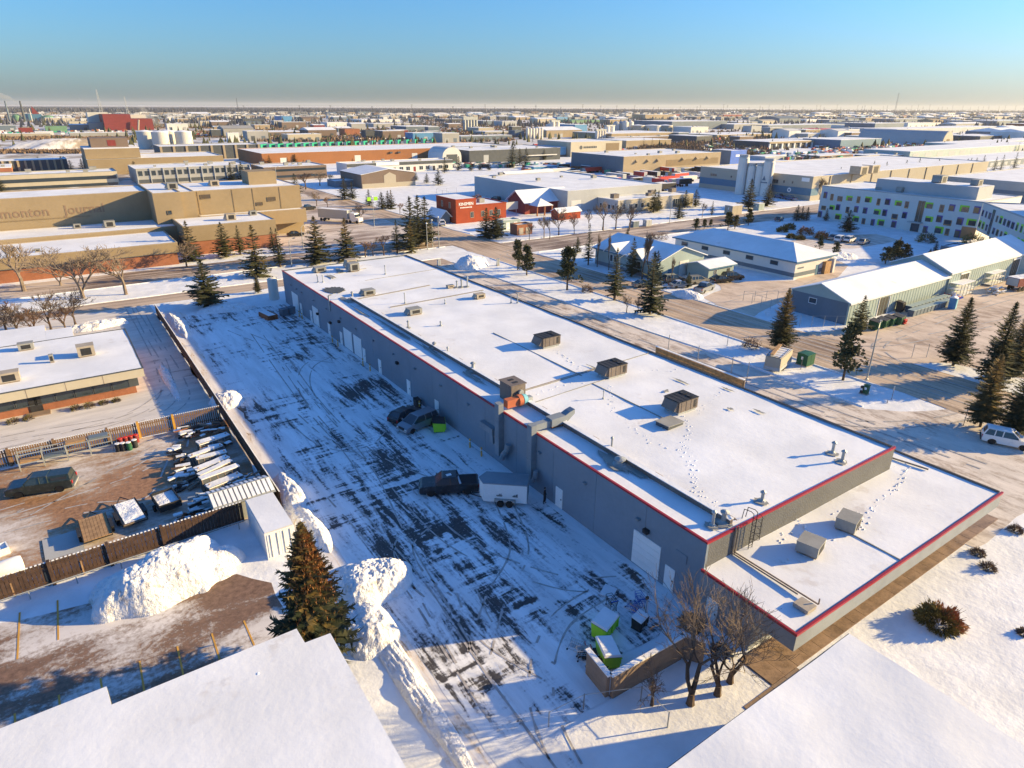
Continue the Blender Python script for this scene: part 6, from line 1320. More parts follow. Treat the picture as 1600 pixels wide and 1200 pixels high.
# poplars and spruces round the gabled building
for k, (key, u, v, vt, ws, lab) in enumerate([('slim1', 919, 414, 350, .9, 'brown-tipped slim spruce left of the gabled building'), ('dark3', 987, 432, 372, .8, 'blue-green spruce in front of the second dormer'), ('dark0', 1024, 447, 392, .8, 'dark spruce behind the narrow one at the gabled building corner'), ('dark1', 1075, 449, 426, 1, 'tiny spruce among the cars by the entry hut'), ('dark2', 902, 395, 370, 1, 'small spruce on the corner snow left of the brown-tipped one'), ('dark3', 896, 400, 382, 1, 'tiny spruce on the corner snow'), ('dark0', 980, 368, 356, 1, 'tiny spruce behind the gabled roof')]):
    spx(key, lab, u, v, u, vt, ws, 'spruces round the gabled building')
for k, (u, v, vt, ws, lab) in enumerate([(933, 417, 360, .6, 'thin bare poplar by the first dormer'), (951, 422, 360, .6, 'thin bare poplar between the two dormers'), (1003, 436, 356, .8, 'tallest bare poplar right of the dormers'), (1046, 447, 397, .7, 'bare poplar at the gable end'), (1012, 436, 362, .7, 'bare poplar just right of the tallest one')]):
    bpx('pop0', lab, u, v, vt, ws, 'bare poplars round the gabled building')
for k, (u, v, vt, lab) in enumerate([(873, 368, 322, 'widest bare tree on the north side of the street'), (942, 360, 312, 'bare tree third from the right on the north side of the street'), (962, 358, 313, 'bare tree second from the right on the north side of the street'), (983, 361, 318, 'rightmost big bare tree on the north side of the street'), (897, 366, 330, 'thin bare tree right of the widest one'), (850, 372, 335, 'thin bare tree left of the widest one'), (827, 375, 345, 'thin bare tree beside the small brick hut'), (859, 374, 338, 'thin bare tree just left of the widest one'), (920, 356, 325, 'thin bare tree midway along the north side of the street'), (1097, 340, 316, 'small bare tree by the spruces north of the street')]):
    bpx('pale0' if k % 2 else 'brown1', lab, u, v, vt, 1.0 if k < 4 else .7)
for k, (key, u, v, vt, ws, lab) in enumerate([('dark0', 1021, 332, 296, 1.2, 'dark spruce, left of the pair by the pale annex'), ('dark1', 1027, 330, 298, 1.0, 'dark spruce, right of the pair by the pale annex'), ('dark2', 1060, 341, 310, 1.3, 'dark spruce in front of the annex porch'), ('dark3', 1070, 325, 297, 1.1, 'dark spruce between the annex porch and the truck yard'), ('dark0', 1086, 323, 296, 1.2, 'dark spruce at the edge of the truck yard'), ('slim0', 1112, 336, 314, 1.2, 'lone small spruce north of the street'), ('dark1', 1169, 326, 280, 1.25, 'large spruce in front of the tall silos'), ('dark2', 1199, 322, 287, 1.4, 'broad spruce right of the tall silos'), ('slim1', 884, 318, 292, 1.0, 'slim spruce at the corner of the big pale warehouse'), ('pine0', 1087, 360, 341, 1.2, 'bushy pine behind the blue roof, leftmost'), ('pine1', 1100, 358, 343, 1.2, 'bushy pine second from left behind the blue roof'), ('pine1', 1137, 360, 332, 1.3, 'bushy pine in the middle of the group behind the blue roof'), ('pine0', 1148, 358, 336, 1.2, 'bushy pine right of the middle one behind the blue roof'), ('pine0', 1169, 352, 325, 1.1, 'pine behind the right part of the blue roof'), ('pine1', 1110, 355, 343, 1.2, 'low pine between the groups behind the blue roof')]):
    spx(key, lab, u, v, u, vt, ws, 'evergreens along the cross street')
# ------------------------------------------------------------------ building with coloured windows
def onx(u, v, X):
    d = _fw + CR*((u-800)/FPX) - CU*((v-600)/FPX); t_ = X/d.x; return d.y*t_, CH+d.z*t_
t = thing('apartment_building', 'white three-storey building with lime, purple and orange window surrounds', 'building', (219, 83, 0)); W, D = 26, 49.5; HB = 10.4
mb = MB(); mb.box(0, W, 0, D, -.1, HB); mb.build('wall', 'white_wall', t)
snow_slab(.2, W-.2, .2, D-.2, HB+.06, 2, .1, 5).build('roof', 'snow_roof', t); ring(-.05, W+.05, -.05, D+.05, HB+.003, HB+.35, .3).build('coping', 'light_grey_wall', t)
cols = {'p': 'purple', 'g': 'lime', 'o': 'win_orange'}
WN = [(356, 222, 'p', 1, 1.6), (400, 230, 'o', .8, 1.6), (450, 240, 'o', 1.5, 1.1), (512, 245, 'g', 1.6, 1), (566, 246, 'o', .8, 1.6), (622, 252, 'g', 1.7, 1.2), (691, 260, 'o', .8, 1.6), (745, 264, 'p', 1.4, 1.4), (818, 276, 'g', 1.6, 1), (868, 278, 'o', .9, 1.5), (1010, 290, 'g', 1.8, 1.2), (1086, 301, 'o', 1, 1.7), (1146, 302, 'p', 1.4, 1.4), (1232, 311, 'g', 2.0, 1.3), (1302, 316, 'p', 1.5, 1.5),
      (348, 297, 'o', 1.4, .9), (396, 301, 'g', 1.4, .9), (435, 298, 'p', 1.2, 1.4), (497, 310, 'o', .9, 1.5), (548, 311, 'p', 1.2, 1.5), (604, 319, 'p', 1.2, 1.4), (677, 329, 'g', 1.7, 1.1), (726, 333, 'p', 1.2, 1.5), (792, 352, 'o', 1.6, 1.1), (850, 348, 'p', 1.2, 1.4), (1000, 374, 'g', 1.7, 1), (1067, 371, 'p', 1.4, 1.5), (1123, 390, 'o', 1.9, 1.1), (1196, 386, 'p', 1.5, 1.6), (1275, 396, 'g', 2.0, 1.3),
      (322, 341, 'p', 1.2, 1.5), (434, 358, 'g', 1.7, 1.2), (552, 374, 'g', 1.6, 1.2), (597, 382, 'o', .9, 1.5), (651, 393, 'p', 1, 1.6), (708, 396, 'g', 1.7, 1.3), (783, 404, 'p', 1.3, 1.5), (978, 440, 'p', 1.1, 1.8), (1062, 442, 'g', 1.9, 1.4), (1120, 448, 'o', .9, 1.5), (1180, 466, 'p', 1.4, 2.0)]
R_ = random.Random(5)
for (a, b, c, w_, h_) in WN:
    y, z = onx(1200+a/4, 250+b/4, 219); u_ = D-(y-83); side = R_.choice((-1, 1))
    f = MB()
    if c == 'g': f.box(-w_/2-(.5 if side < 0 else 0), w_/2+(.5 if side > 0 else 0), -.06, 0, -h_/2, h_/2+.55)
    elif c == 'p': f.box(-w_/2, w_/2+.25, -.06, 0, -h_/2-.1, h_/2+.45)
    else: f.box(-w_/2-.15, w_/2+.15, -.06, 0, -h_/2-.4, h_/2+.15)
    o = f.build('window', cols[c], t, face_loc(W, D, 'W', u_, z), ROT['W'])
    p = MB(); p.box(-w_/2+.04, w_/2-.04, -.1, -.061, -h_/2, h_/2+.1); p.build('pane', 'glass' if R_.random() < .7 else 'glass_warm', o)
for a, b, h_ in ((950, 322, 6.2),):
    y, z = onx(1200+a/4, 250+b/4, 219); window(t, W, D, 'W', D-(y-83), z-h_/2, 2.0, h_, 'light_grey_wall', 'glass_warm', 2, 'stair_window')
y, z = onx(1200+915/4, 250+430/4, 219); panel(t, W, D, 'W', D-(y-83), 0, 2.4, 2.4, 'glass', 'entrance', .2, False); panel(t, W, D, 'W', D-(y-83), 2.7, 4, .3, 'light_grey_wall', 'canopy', 1.6, False)
y, z = onx(1200+1247/4, 250+462/4, 219); panel(t, W, D, 'W', D-(y-83), 0, 3.8, 3.4, 'win_orange', 'orange_door', .06, False)
mb = MB(); mb.box(5, 15, 4, 34, HB+.07, HB+3.6); pth = mb.build('roof_house', 'light_grey_wall', t); snow_slab(5, 15, 4, 34, HB+3.63, 2, .05, 3).build('roof_house_snow', 'snow_roof_old', pth)
t2 = thing('apartment_wing', 'angled end wing of the colourful windowed building standing on pillars', 'building', (219, 83, 0), radians(-141.4)); LW = 38
mb = MB(); mb.box(0, LW, .02, 22, 2.8, HB); mb.build('wall', 'white_wall', t2); snow_slab(0, LW, .02, 22, HB+.05, 2, .08, 4).build('roof', 'snow_roof', t2); ring(-.05, LW+.05, -.05, 22, HB+.003, HB+.35, .3).build('coping', 'light_grey_wall', t2)
for k in range(5):
    for y in (3, 18): mb = MB(); mb.tube((3+k*8, y, -.1), (3+k*8, y, 2.8), .3, n=10); mb.build('pillar', 'light_grey_wall', t2)
R_ = random.Random(9)
for r in range(2):
    for k in range(13):
        if k == 3: continue
        c = R_.choice('ppggo'); w_ = R_.choice((1.0, 1.3, 1.6)); x = 1.6+k*2.8; z = 4.6+r*3.2
        f = MB(); f.box(-w_/2-.15, w_/2+.15, -.06, 0, -.8, 1.2 if c == 'g' else .9); o = f.build('window', cols[c], t2, (x, .02, z)); p = MB(); p.box(-w_/2, w_/2, -.1, -.061, -.65, .75); p.build('pane', 'glass', o)
o = MB(); o.box(-.9, .9, -.05, 0, 0, 6.6); s_ = o.build('stair_window', 'charcoal', t2, (9.6, .02, 3.2))
for k in range(6): mb = MB(); mb.box(-.8, .8, -.08, -.051, .15+k*1.08, 1.1+k*1.08); mb.build('pane', 'glass', s_)
mb = MB(); mb.box(12, 30, 8, 18, HB+.1, HB+3.0); mb.build('roof_house', 'light_grey_wall', t2)
for k, (x, y, z, sx, lab) in enumerate([(226, 116, HB+.1, 1.6, 'grey roof unit left of the roof house on the colourful building'), (224.6, 109, HB+.1, 1.3, 'grey duct unit against the roof house of the colourful building'), (228, 100, HB+3.6, 1.8, 'machine on top of the roof house of the colourful building'), (229, 90, HB+3.6, 1.4, 'smaller machine at the near end of the roof house')]):
    small_unit(lab, x, y, z, 'hvac_grey', sx, sx*.8, sx*1.2, 'roof machines on the colourful building', True)
for k, (u, v, rz, kind, paint, lab) in enumerate([(1312, 377, .2, 'minivan', 'car_white', 'white van leftmost in the row before the colourful building'), (1327, 378, .15, 'suv', 'car_white', 'white SUV second in the row before the colourful building'), (1349, 381, .1, 'sedan', 'car_silver', 'silver car rightmost before the colourful building'), (1302, 374, .2, 'sedan', 'car_grey', 'grey car half hidden behind the white van'), (1217, 345, .3, 'sedan', 'car_black', 'dark car near the left corner of the colourful building')]):
    p = at(u, v); vehicle(kind, {'sedan': 'sedan_car', 'suv': 'sport_utility_car', 'minivan': 'van'}[kind], lab, 'car', paint, (p.x, p.y, .02), rz, 'cars before the colourful building')
for k, (key, u, v, vt, ws, lab) in enumerate([('dark0', 1323, 362, 328, 1.5, 'dark round-based spruce before the colourful building'), ('pine0', 1383, 412, 385, 1.5, 'olive pine in the clump behind the teal shed, left'), ('pine1', 1397, 410, 376, 1.4, 'tallest olive pine in the clump behind the teal shed'), ('pine0', 1412, 406, 380, 1.6, 'olive pine in the clump behind the teal shed, right'), ('dark1', 1401, 404, 370, 1.0, 'dark spruce tip in the clump behind the teal shed'), ('dark2', 1461, 393, 376, 1.1, 'small dark spruce right of the clump behind the teal shed'), ('dark3', 1453, 396, 388, 1.4, 'tiny dark spruce next to the small one'), ('dark0', 1244, 345, 320, 1.2, 'dark spruce near the left corner of the colourful building'), ('dark1', 1252, 343, 322, 1.1, 'dark spruce right beside its twin by the left corner'), ('dark2', 1260, 344, 323, 1.2, 'third dark spruce by the left corner of the colourful building'), ('dark3', 1290, 345, 325, 1.0, 'dark spruce against the left end of the colourful wall'), ('pine1', 1280, 391, 368, 1.0, 'olive pine at the corner of the white hipped building'), ('pine0', 1305, 398, 378, 1.3, 'low olive pine right of the white hipped building')]):
    spx(key, lab, u, v, u, vt, ws, 'evergreens round the colourful building')
for k, (u, v, r, m, lab) in enumerate([(1258, 366, 3.0, 1, 'orange leafy round shrub left of the parked row'), (1284, 372, 2.6, 1, 'orange leafy shrub right of the taller orange one'), (1233, 358, 2.2, 0, 'olive round shrub by the left corner lawn'), (1222, 362, 2.0, 0, 'dark low shrub left of the olive round one'), (1447, 378, 3.4, 0, 'wide dark juniper on the shaded snow before the orange door'), (1520, 382, 4.2, 0, 'dark hedge mass under the angled wing'), (1236, 372, 1.6, 0, 'small olive shrub by the hipped building'), (1250, 374, 1.5, 0, 'small dark shrub by the hipped building')]):
    p = at(u, v); o = bush_mb(120+k, r, r*.9, 900, .35).build('shrub', ['bush_orange' if m else 'bush_green', 'bush_orange' if m else 'needle', 'bark'], None, p); tag(o, lab, 'shrub', 'shrubs round the colourful building')
t, W, D = flat_bldg('service_shed', 'low grey-green shed with snowy top before the angled wing', 185, 192, 71, 77, 3, 'slate_wall'); 
# ------------------------------------------------------------------ beige plant with silos
t, W, D = flat_bldg('plant_building', 'long beige plant with dark teal band behind four tall silos', 257, 415, 160, 218, 9.5, 'beige_wall', seed=3, amp=.25, step=5)
mb = MB(); mb.box(-.06, -.003, 0, D, 2.0, 4.8); mb.box(-.06, 5, -.06, -.003, 2.0, 4.8); mb.build('teal_band', 'blue_trim', t)
mb = MB(); mb.box(-.05, -.003, 30, 30.4, 5, 9); mb.build('joint', 'grey_wall', t)
for y, z, w_, h_ in [(18, 5.6, 4.5, 1.4), (28, 6.5, .8, .8), (13, 6, .8, 1), (9, 6, .7, .9), (50, 5.8, 3.6, 1.0), (40, 5.9, .8, .8)]: window(t, W, D, 'W', D-y, z, w_, h_, 'grey_wall', 'glass', max(1, int(w_)))
mb = MB(); mb.box(-.08, -.003, 1.5, 5, 7.3, 8.8); mb.build('sign_board', 'white_paint', t)
mb = MB(); mb.lathe([(.9, -.1), (.9, 0)], 20, (0, 10, 3.4), axis='x'); mb.build('round_sign', 'white_paint', t)
mb = MB(); mb.lathe([(.5, -.14), (.5, -.101)], 5, (0, 10, 3.4), axis='x'); mb.build('emblem', 'blue_trim', t)
for k in range(9): panel(t, W, D, 'S', 12+k*16, 0, .25, 9.2, 'tan_light', 'pilaster', .3, False)
for k, (u, vt, r, lab) in enumerate([(1158, 247, 2.2, 'leftmost and tallest white silo before the beige plant'), (1172, 260, 1.9, 'second white silo from the left before the beige plant'), (1185, 260, 1.9, 'third white silo from the left before the beige plant'), (1197, 253, 2.2, 'rightmost white silo with a small emblem before the beige plant')]):
    p = at(u, 303-k*.0+k*1.2); h = hpx(u, 303+k*1.2, vt); t = thing('silo', lab, 'silo', (p.x-1, p.y, 0), 0, 'white silos before the beige plant')
    mb = MB(); mb.lathe([(r, -.1), (r, h), (r*.85, h+.5), (.2, h+.9)], 22); mb.build('shell', 'silo_white', t, smooth=False)
    mb = MB(); mb.lathe([(r*.95, h+.6), (r*.95, h+1.5)], 14); mb.build('top_rail', 'light_grey_wall', t)
    mb = MB(); mb.box(-r*.4-.3, -r*.4+.3, -r-.3, -r+.3, 0, h); mb.build('ladder', 'light_grey_wall', t)
    if k == 3: mb = MB(); mb.extr([(-.8, h-7.2), (.8, h-7.2), (0, h-5.4)], 'x', -r-.15, -r*.8); mb.build('emblem', 'slate_wall', t); mb = MB(); mb.box(-r-.1, -r*.7, -1.4, 1.4, h-8.3, h-7.9); mb.build('lettering', 'slate_wall', t)
for k, (u, v, lab) in enumerate([(1341, 272, 'first big roof cooler on the beige plant'), (1359, 270, 'second big roof cooler on the beige plant')]):
    p = at(u, v, 9.4); small_unit(lab, p.x, p.y, 9.3, 'hvac_beige', 3.0, 2.4, 3.4, 'roof coolers on the beige plant', False, 0, True)
for k in range(6):
    u = 1257+k*5.5; bpx('pop0', 'dense brown poplar, %s from the left in the screen by the beige plant' % ORD_[k], u, 312, 272+k % 3*3, 1.3, 'poplar screen at the beige plant corner')
for k in range(17):
    u = 1308+k*17.0+(k % 3)*3; v = 296-(k*1.9); p = at(u, v)
    place_spruce('snowy%d' % (k % 2), 'snow-dusted spruce, %s from the left in the row beside the beige plant' % ORD_[k], p.x, p.y, random.uniform(7.5, 12), 1.15, 'snow-dusted spruce row')
for k, (u, v, lab) in enumerate([(1222, 309, 'dark pickup parked at the beige plant wall, left'), (1239, 312, 'dark pickup parked at the beige plant wall, right')]):
    p = at(u, v); vehicle('pickup', 'pickup_truck', lab, 'pickup truck', 'car_blue', (p.x-2, p.y, 0), 1.3, 'pickups at the beige plant wall')
t, W, D = flat_bldg('grey_warehouse', 'low grey warehouse with snowy roof behind the colourful building', 324, 420, 108, 141, 8, 'grey_wall', seed=8)
mb = MB(); mb.box(-.06, -.003, 0, D, 0, 4.5); mb.build('dark_band', 'slate_wall', t)
# ------------------------------------------------------------------ placing far things: a row y0, read off at a column
def xat(u, y0):
    lo, hi = 168.5, 1150.0
    for _ in range(40):
        m_ = (lo+hi)/2
        if at(u, m_).y > y0: lo = m_
        else: hi = m_
    return at(u, (lo+hi)/2).x
def far_bldg(name, label, uL, uR, vb, vt, depth, wall, roof='snow_roof', group=None, cat='building', hmin=2.5, hmax=40, par=.15, amp=0, band=None, dv=0):
    p = at(uL, vb); y0 = p.y; x1 = xat(uR, y0); h = max(hmin, min(hmax, hpx(uL, vb, vt))); W, D = max(4, x1-p.x), depth
    t = thing(name, label, cat, (p.x, y0, 0), 0, group); mb = MB(); mb.box(0, W, 0, D, -.2, h); mb.build('wall', wall, t)
    mb = MB(); mb.box(-.1, W+.1, -.1, D+.1, h+.003, h+.25); mb.build('roof', roof, t)
    if band: mb = MB(); mb.box(-.08, W+.08, -.08, -.003, h*band[0], h*band[1]); mb.box(-.08, -.003, -.003, D, h*band[0], h*band[1]); mb.build('wall_band', band[2], t)
    return t, W, D, h
def roof_bits(t, W, D, h, n, seed, m='hvac_grey'):
    R = random.Random(seed)
    for k in range(n):
        x, y, s = R.uniform(2, W-2), R.uniform(1.5, D-1.5), R.uniform(.5, 1.3); mb = MB(); mb.box(-s, s, -s*.8, s*.8, 0, s*1.1); mb.box(-s*1.1, s*1.1, -s*.85, s*.85, s*1.102, s*1.2); mb.build('roof_unit', m, t, (x, y, h+.2))
# ------------------------------------------------------------------ newspaper plant
simple('faded', (.235, .16, .105), var=.2, scale=.8)
t = thing('newspaper_building', 'tan stepped printing plant with faded lettering above a brick base', 'building', (-120, 173.2, 0)); 
def blk(x0, x1, y0, y1, z0, z1, wall, roof=True, fascia=None, nm='wall', cop=True):
    mb = MB(); mb.box(x0+120, x1+120, y0-173.2, y1-173.2, z0, z1); mb.build(nm, wall, t)
    if roof: snow_slab(x0+120.2, x1+119.8, y0-173, y1-173.4, z1+.05, 3, .05, x0).build('roof', 'snow_roof', t); 
    if roof and cop: ring(x0+119.97, x1+120.03, y0-173.23, y1-173.17, z1+.003, z1+.22, .3).build('coping', 'tan_light', t)
blk(-120, 22.8, 173.2, 192, -.1, 2.9, 'brick', False); blk(-120, 23.2, 172.9, 192, 2.903, 5.0, 'tan_wall')
mb = MB(); mb.box(0, 143, -.3, -.02, 2.75, 2.9); mb.build('shadow_gap', 'charcoal', t)
blk(-120, 26.4, 192.01, 207.0, -.1, 5.9, 'tan_wall'); blk(-120, 22.7, 207.01, 224, -.1, 13.4, 'tan_wall')
blk(22.71, 29.4, 197, 224, -.1, 13.7, 'tan_wall'); blk(29.41, 33.0, 198.2, 224, -.1, 13.5, 'tan_wall'); blk(33.01, 62, 200.5, 224, -.1, 13.3, 'tan_wall')
blk(26.5, 48.5, 182, 200.4, -.1, 3.4, 'brick', False); blk(26.3, 48.8, 181.8, 197.0, 3.403, 7.0, 'tan_wall'); blk(33.3, 62, 197.02, 200.4, 3.403, 7.0, 'tan_wall')
for x in (34, 43, 48.5, 56): mb = MB(); mb.box(x+119.9, x+120.1, 200.42-173.2, 200.49-173.2, 7, 13.3); mb.build('pilaster', 'tan_dark', t)
for x, z, w_, h_ in [(36, 11.4, 2.4, 1), (50, 8.6, 1.6, .8), (53.5, 9.6, 2.2, 1), (26, 8.4, .9, .9)]: window(t, 300, 60, 'S', x+120, z, w_, h_, 'tan_dark', 'glass_warm' if w_ > 1 else 'glass').location.y = (200.4 if x > 30 else 196.9)-173.2
mb = MB(); mb.box(105, 128.5, 33.7, 33.79, 8.05, 8.25); mb.build('sign_ledge', 'tan_dark', t)
text_part('faded_lettering', 'Edmonton', 3.2, 'faded', t, (113.2, 33.78, 9.9), (pi/2, 0, 0), .02, .05); text_part('faded_lettering', 'Journal', 3.2, 'faded', t, (127.6, 33.78, 9.9), (pi/2, 0, 0), .02, .05)
for k, (x, y, z, m, sx, lab) in enumerate([(12, 200, 5.9, 'hvac_grey', 1.2, 'jumbled grey roof machine under the lettered wall'), (5, 202, 5.9, 'hvac_grey', .8, 'low grey roof machine left of the jumbled one'), (39, 188, 7, 'hvac_beige', 1.2, 'beige roof unit on the right wing of the tan plant'), (46, 193, 7, 'hvac_grey', .9, 'grey roof unit at the back of the right wing'), (29, 206, 13.7, 'hvac_grey', 1.3, 'grey vent box on the corner tower of the tan plant'), (41, 212, 13.3, 'hvac_beige', 1.2, 'beige vent box at the centre of the tall tan roof'), (54, 214, 13.3, 'hvac_grey', 1.5, 'grey machine by the roof house of the tan plant'), (-4, 178, 5, 'hvac_grey', .5, 'small vent on the front strip roof of the tan plant'), (38, 178.5, 5.0, 'hvac_grey', .01, '')]):
    if lab: small_unit(lab, x, y, z+.05, m, sx, sx*.8, sx*1.3, 'roof machines on the tan printing plant', True)
mb = MB(); mb.box(170, 178, 36, 44, 13.35, 17); mb.build('roof_house', 'tan_wall', t)
for k, (u, v, vt, key, lab) in enumerate([(38, 455, 375, 'pale0', 'large pale bare tree leftmost before the brick wall'), (130, 466, 378, 'pale1', 'large pale bare tree second from the left before the brick wall'), (197, 460, 395, 'pale0', 'forked pale bare tree third from the left before the brick wall'), (292, 417, 375, 'brown1', 'frosted bare tree at the recess of the brick wall'), (95, 446, 400, 'pale1', 'smaller bare tree behind the two large pale ones')]):
    bpx(key, lab, u, v, vt, 1.3, 'bare trees before the tan plant')
for k, (key, u, v, vt, ws, lab) in enumerate([('dark0', 325, 479, 405, 1.15, 'lone spruce at the far left corner of the plowed lot'), ('big1', 403, 458, 428, 1.0, 'dark spruce bottom at the far wall corner of the grey warehouse'), ('brown0', 403, 432, 352, .9, 'tall brown spruce behind the white tank'), ('slim0', 438, 417, 357, 1.1, 'narrow spruce left of the street lamp'), ('brown1', 497, 411, 338, 1.1, 'wide brown-topped spruce, left of the two behind the warehouse'), ('brown2', 543, 406, 341, 1.0, 'brown-topped spruce, right of the two behind the warehouse'), ('slim1', 621, 396, 344, 1.2, 'leaning dark spruce near the corner poles'), ('dark2', 643, 388, 308, .9, 'tall dark spruce, left of the close pair at the corner'), ('dark3', 666, 384, 308, .9, 'tall dark spruce, right of the close pair at the corner'), ('dark1', 655, 380, 306, .9, 'dark spruce behind the close pair at the corner'), ('brown1', 643, 395, 345, .8, 'reddish bare-topped spruce under the close pair'),
        ('dark0', 352, 402, 347, 1.0, 'dark spruce before the right brick wing, left one'), ('slim0', 376, 398, 352, 1.2, 'slim spruce before the right brick wing'), ('brown0', 300, 408, 345, .9, 'brown spruce at the brick recess'), ('slim1', 428, 395, 355, 1.2, 'slim brown spruce left of the lot entrance'),
        ('dark0', 463, 309, 271, 1.0, 'spruce at the far end of the newspaper lot'), ('dark1', 539, 312, 276, 1.1, 'dark spruce, left of the pair before the brown gabled hall'), ('dark2', 551, 311, 284, 1.1, 'dark spruce, right of the pair before the brown gabled hall'), ('dark3', 577, 322, 296, 1.0, 'single spruce on the open snow beside the hall'), ('dark0', 597, 327, 300, 1.1, 'dark spruce right of the lime boards'), ('brown1', 607, 326, 298, 1.0, 'brown spruce next to the one by the lime boards'), ('brown2', 612, 326, 297, .9, 'brown spruce at the right of the lime boards clump'),
        ('brown0', 760, 371, 325, 1.1, 'brown spruce, left of the pair before the red hall'), ('dark1', 775, 372, 324, 1.2, 'dark spruce, right of the pair before the red hall'), ('dark3', 685, 289, 263, 1.2, 'spruce on the open snow left of the big pale warehouse'), ('dark2', 667, 286, 271, 1.2, 'small spruce on the open snow left of its larger neighbour'), ('dark0', 650, 282, 268, 1.1, 'small spruce on the open snow by the brown hall'),
        ('dark0', 213, 278, 252, 1.3, 'round dark spruce before the strip-windowed offices'), ('dark1', 363, 286, 254, 1.0, 'dark spruce, left of the pair right of the pale offices'), ('dark2', 380, 287, 253, 1.1, 'dark spruce, right of the pair right of the pale offices'), ('dark3', 3, 300, 272, 1.0, 'dark spruce at the far left edge'), ('dark0', 100, 268, 244, 1.3, 'dark spruce, left in the group before the far offices'), ('dark1', 112, 268, 250, 1.2, 'dark spruce, middle in the group before the far offices'), ('dark2', 130, 267, 248, 1.2, 'dark spruce, right in the group before the far offices'), ('dark3', 64, 266, 245, 1.4, 'broad dark spruce further left before the far offices')]):
    spx(key, lab, u, v, u, vt, ws*1.12, 'spruces of the newspaper street')
for k, (u, v, vt, ws, lab) in enumerate([(571, 402, 370, 1.2, 'reddish bare shrub tree behind the warehouse roof, left'), (583, 400, 374, 1.2, 'reddish bare shrub tree behind the warehouse roof, right'), (600, 399, 358, 1.0, 'bare tree between the reddish shrubs and the leaning spruce'), (563, 347, 316, 1.0, 'bare tree by the parked truck'), (512, 324, 303, 1.1, 'bare tree at the top of the newspaper lot'), (495, 322, 298, 1.1, 'bare tree beyond the dark truck'), (625, 334, 312, 1.0, 'bare shrub row right of the brown spruces'), (440, 297, 280, 1.2, 'bare bush by the parked row'), (478, 296, 262, 1.3, 'wide bare tree before the dark flat office'), (500, 290, 266, 1.4, 'wide reddish bare tree before the dark flat office'), (515, 286, 268, 1.3, 'reddish bare tree right of the wide one')]):
    bpx('brown%d' % (k % 2), lab, u, v, vt, ws, 'bare trees of the newspaper street')
p = at(745, 322); o = bush_mb(160, 4.0, 5.0, 1500, .5).build('bush', ['twig_red', 'bush_orange', 'bark'], None, p); tag(o, 'orange-brown shrub tree behind the red hall', 'bush')
for k, (u, v, rz, kind, paint, lab) in enumerate([(405, 297, -.3, 'suv', 'car_white', 'snowy car at the far end of the newspaper row'), (416, 302, -.3, 'sedan', 'car_silver', 'silver car second in the newspaper row'), (429, 307, -.3, 'suv', 'car_black', 'black SUV third in the newspaper row'), (441, 311, -.3, 'suv', 'car_grey', 'dark car nearest in the newspaper row'), (437, 357, -.2, 'suv', 'car_black', 'black SUV in the near newspaper row'), (450, 361, -.2, 'pickup', 'car_white', 'white pickup between the dark cars of the near row'), (462, 369, -.2, 'sedan', 'car_black', 'black sedan nearest the avenue'), (690, 352, 1.2, 'suv', 'car_white', 'white car beside the red hall')]):
    p = at(u, v); vehicle(kind, {'sedan': 'sedan_car', 'suv': 'sport_utility_car', 'pickup': 'pickup_truck'}[kind], lab, 'car' if kind != 'pickup' else 'pickup truck', paint, (p.x, p.y, .04), rz, 'cars in the newspaper parking', snow='snowy' in lab)
tt = thing('box_truck', 'white tractor with grey box trailer parked in the newspaper lot', 'truck', at(527, 346), radians(-58))
mb = MB(); mb.box(-6.5, 5.2, -1.3, 1.3, 1.1, 3.9); mb.build('trailer_box', 'light_grey_wall', tt); mb = MB(); mb.box(-6.5, 5.2, -1.28, 1.28, 3.903, 4.0); mb.build('trailer_roof', 'snow', tt)
mb = MB(); mb.extr([(6.0, .6), (9.4, .6), (9.4, 1.7), (8.2, 1.9), (7.8, 3.1), (6.0, 3.3)], 'y', -1.15, 1.15); mb.build('cab', 'car_white', tt); mb = MB(); mb.box(7.9, 8.35, -1.0, 1.0, 2.0, 2.8); mb.build('windscreen', 'glass', tt)
mb = MB(); mb.box(-6.55, -6.503, -1.2, 1.2, 1.2, 3.8); mb.build('rear_door', 'dark', tt)
for x in (-5.5, -4.3, 4.6, 6.0, 8.6):
    for s in (-1, 1): inst('wheel', wheel_mesh(.5)[0], tt, (x, s*1.1, .5))
vehicle('pickup', 'flatbed_truck', 'dark flatbed truck at the top of the newspaper lot', 'truck', 'car_black', (*at(481, 328).xy, .04), .2)
# red hall and its neighbours
t = thing('red_hall', 'bright red hall with white lettering on its tall front', 'building', (107.2, 188, 0))
mb = MB(); mb.box(0, 7.6, 0, 13, -.1, 7.6); mb.build('tall_wall', 'brick_red', t); mb = MB(); mb.box(7.61, 19.5, .2, 13, -.1, 5.2); mb.build('wall', 'brick_red', t)
snow_slab(.2, 7.4, .2, 12.8, 7.65, 1, .04, 1).build('roof', 'snow_roof', t); snow_slab(7.7, 19.3, .4, 12.8, 5.25, 1, .04, 1).build('roof', 'snow_roof', t); ring(-.1, 7.65, -.1, 13.1, 7.55, 7.62, .2).build('cornice', 'red_paint', t); ring(7.66, 19.6, .1, 13.1, 5.203, 5.5, .2).build('cornice', 'brick_red', t)
text_part('lettering', 'KINSMEN', 1.3, 'white_paint', t, (3.8, -.02, 6.0), (pi/2, 0, 0), .03, .03)
mb = MB()
for k in range(9): mb.box(1.6+k*.5, 1.95+k*.5, -.05, -.003, 4.75, 5.1)
mb.build('small_lettering', 'white_paint', t)['kind'] = 'stuff'
for x, z in [(6.0, 1.6), (10.2, 1.6), (13.5, 1.6), (16.5, 1.6)]: window(t, 19.5, 13, 'S', x, z, 1.1, 1.7, 'cream', 'glass', 2).location.y = 0 if x < 7 else .2
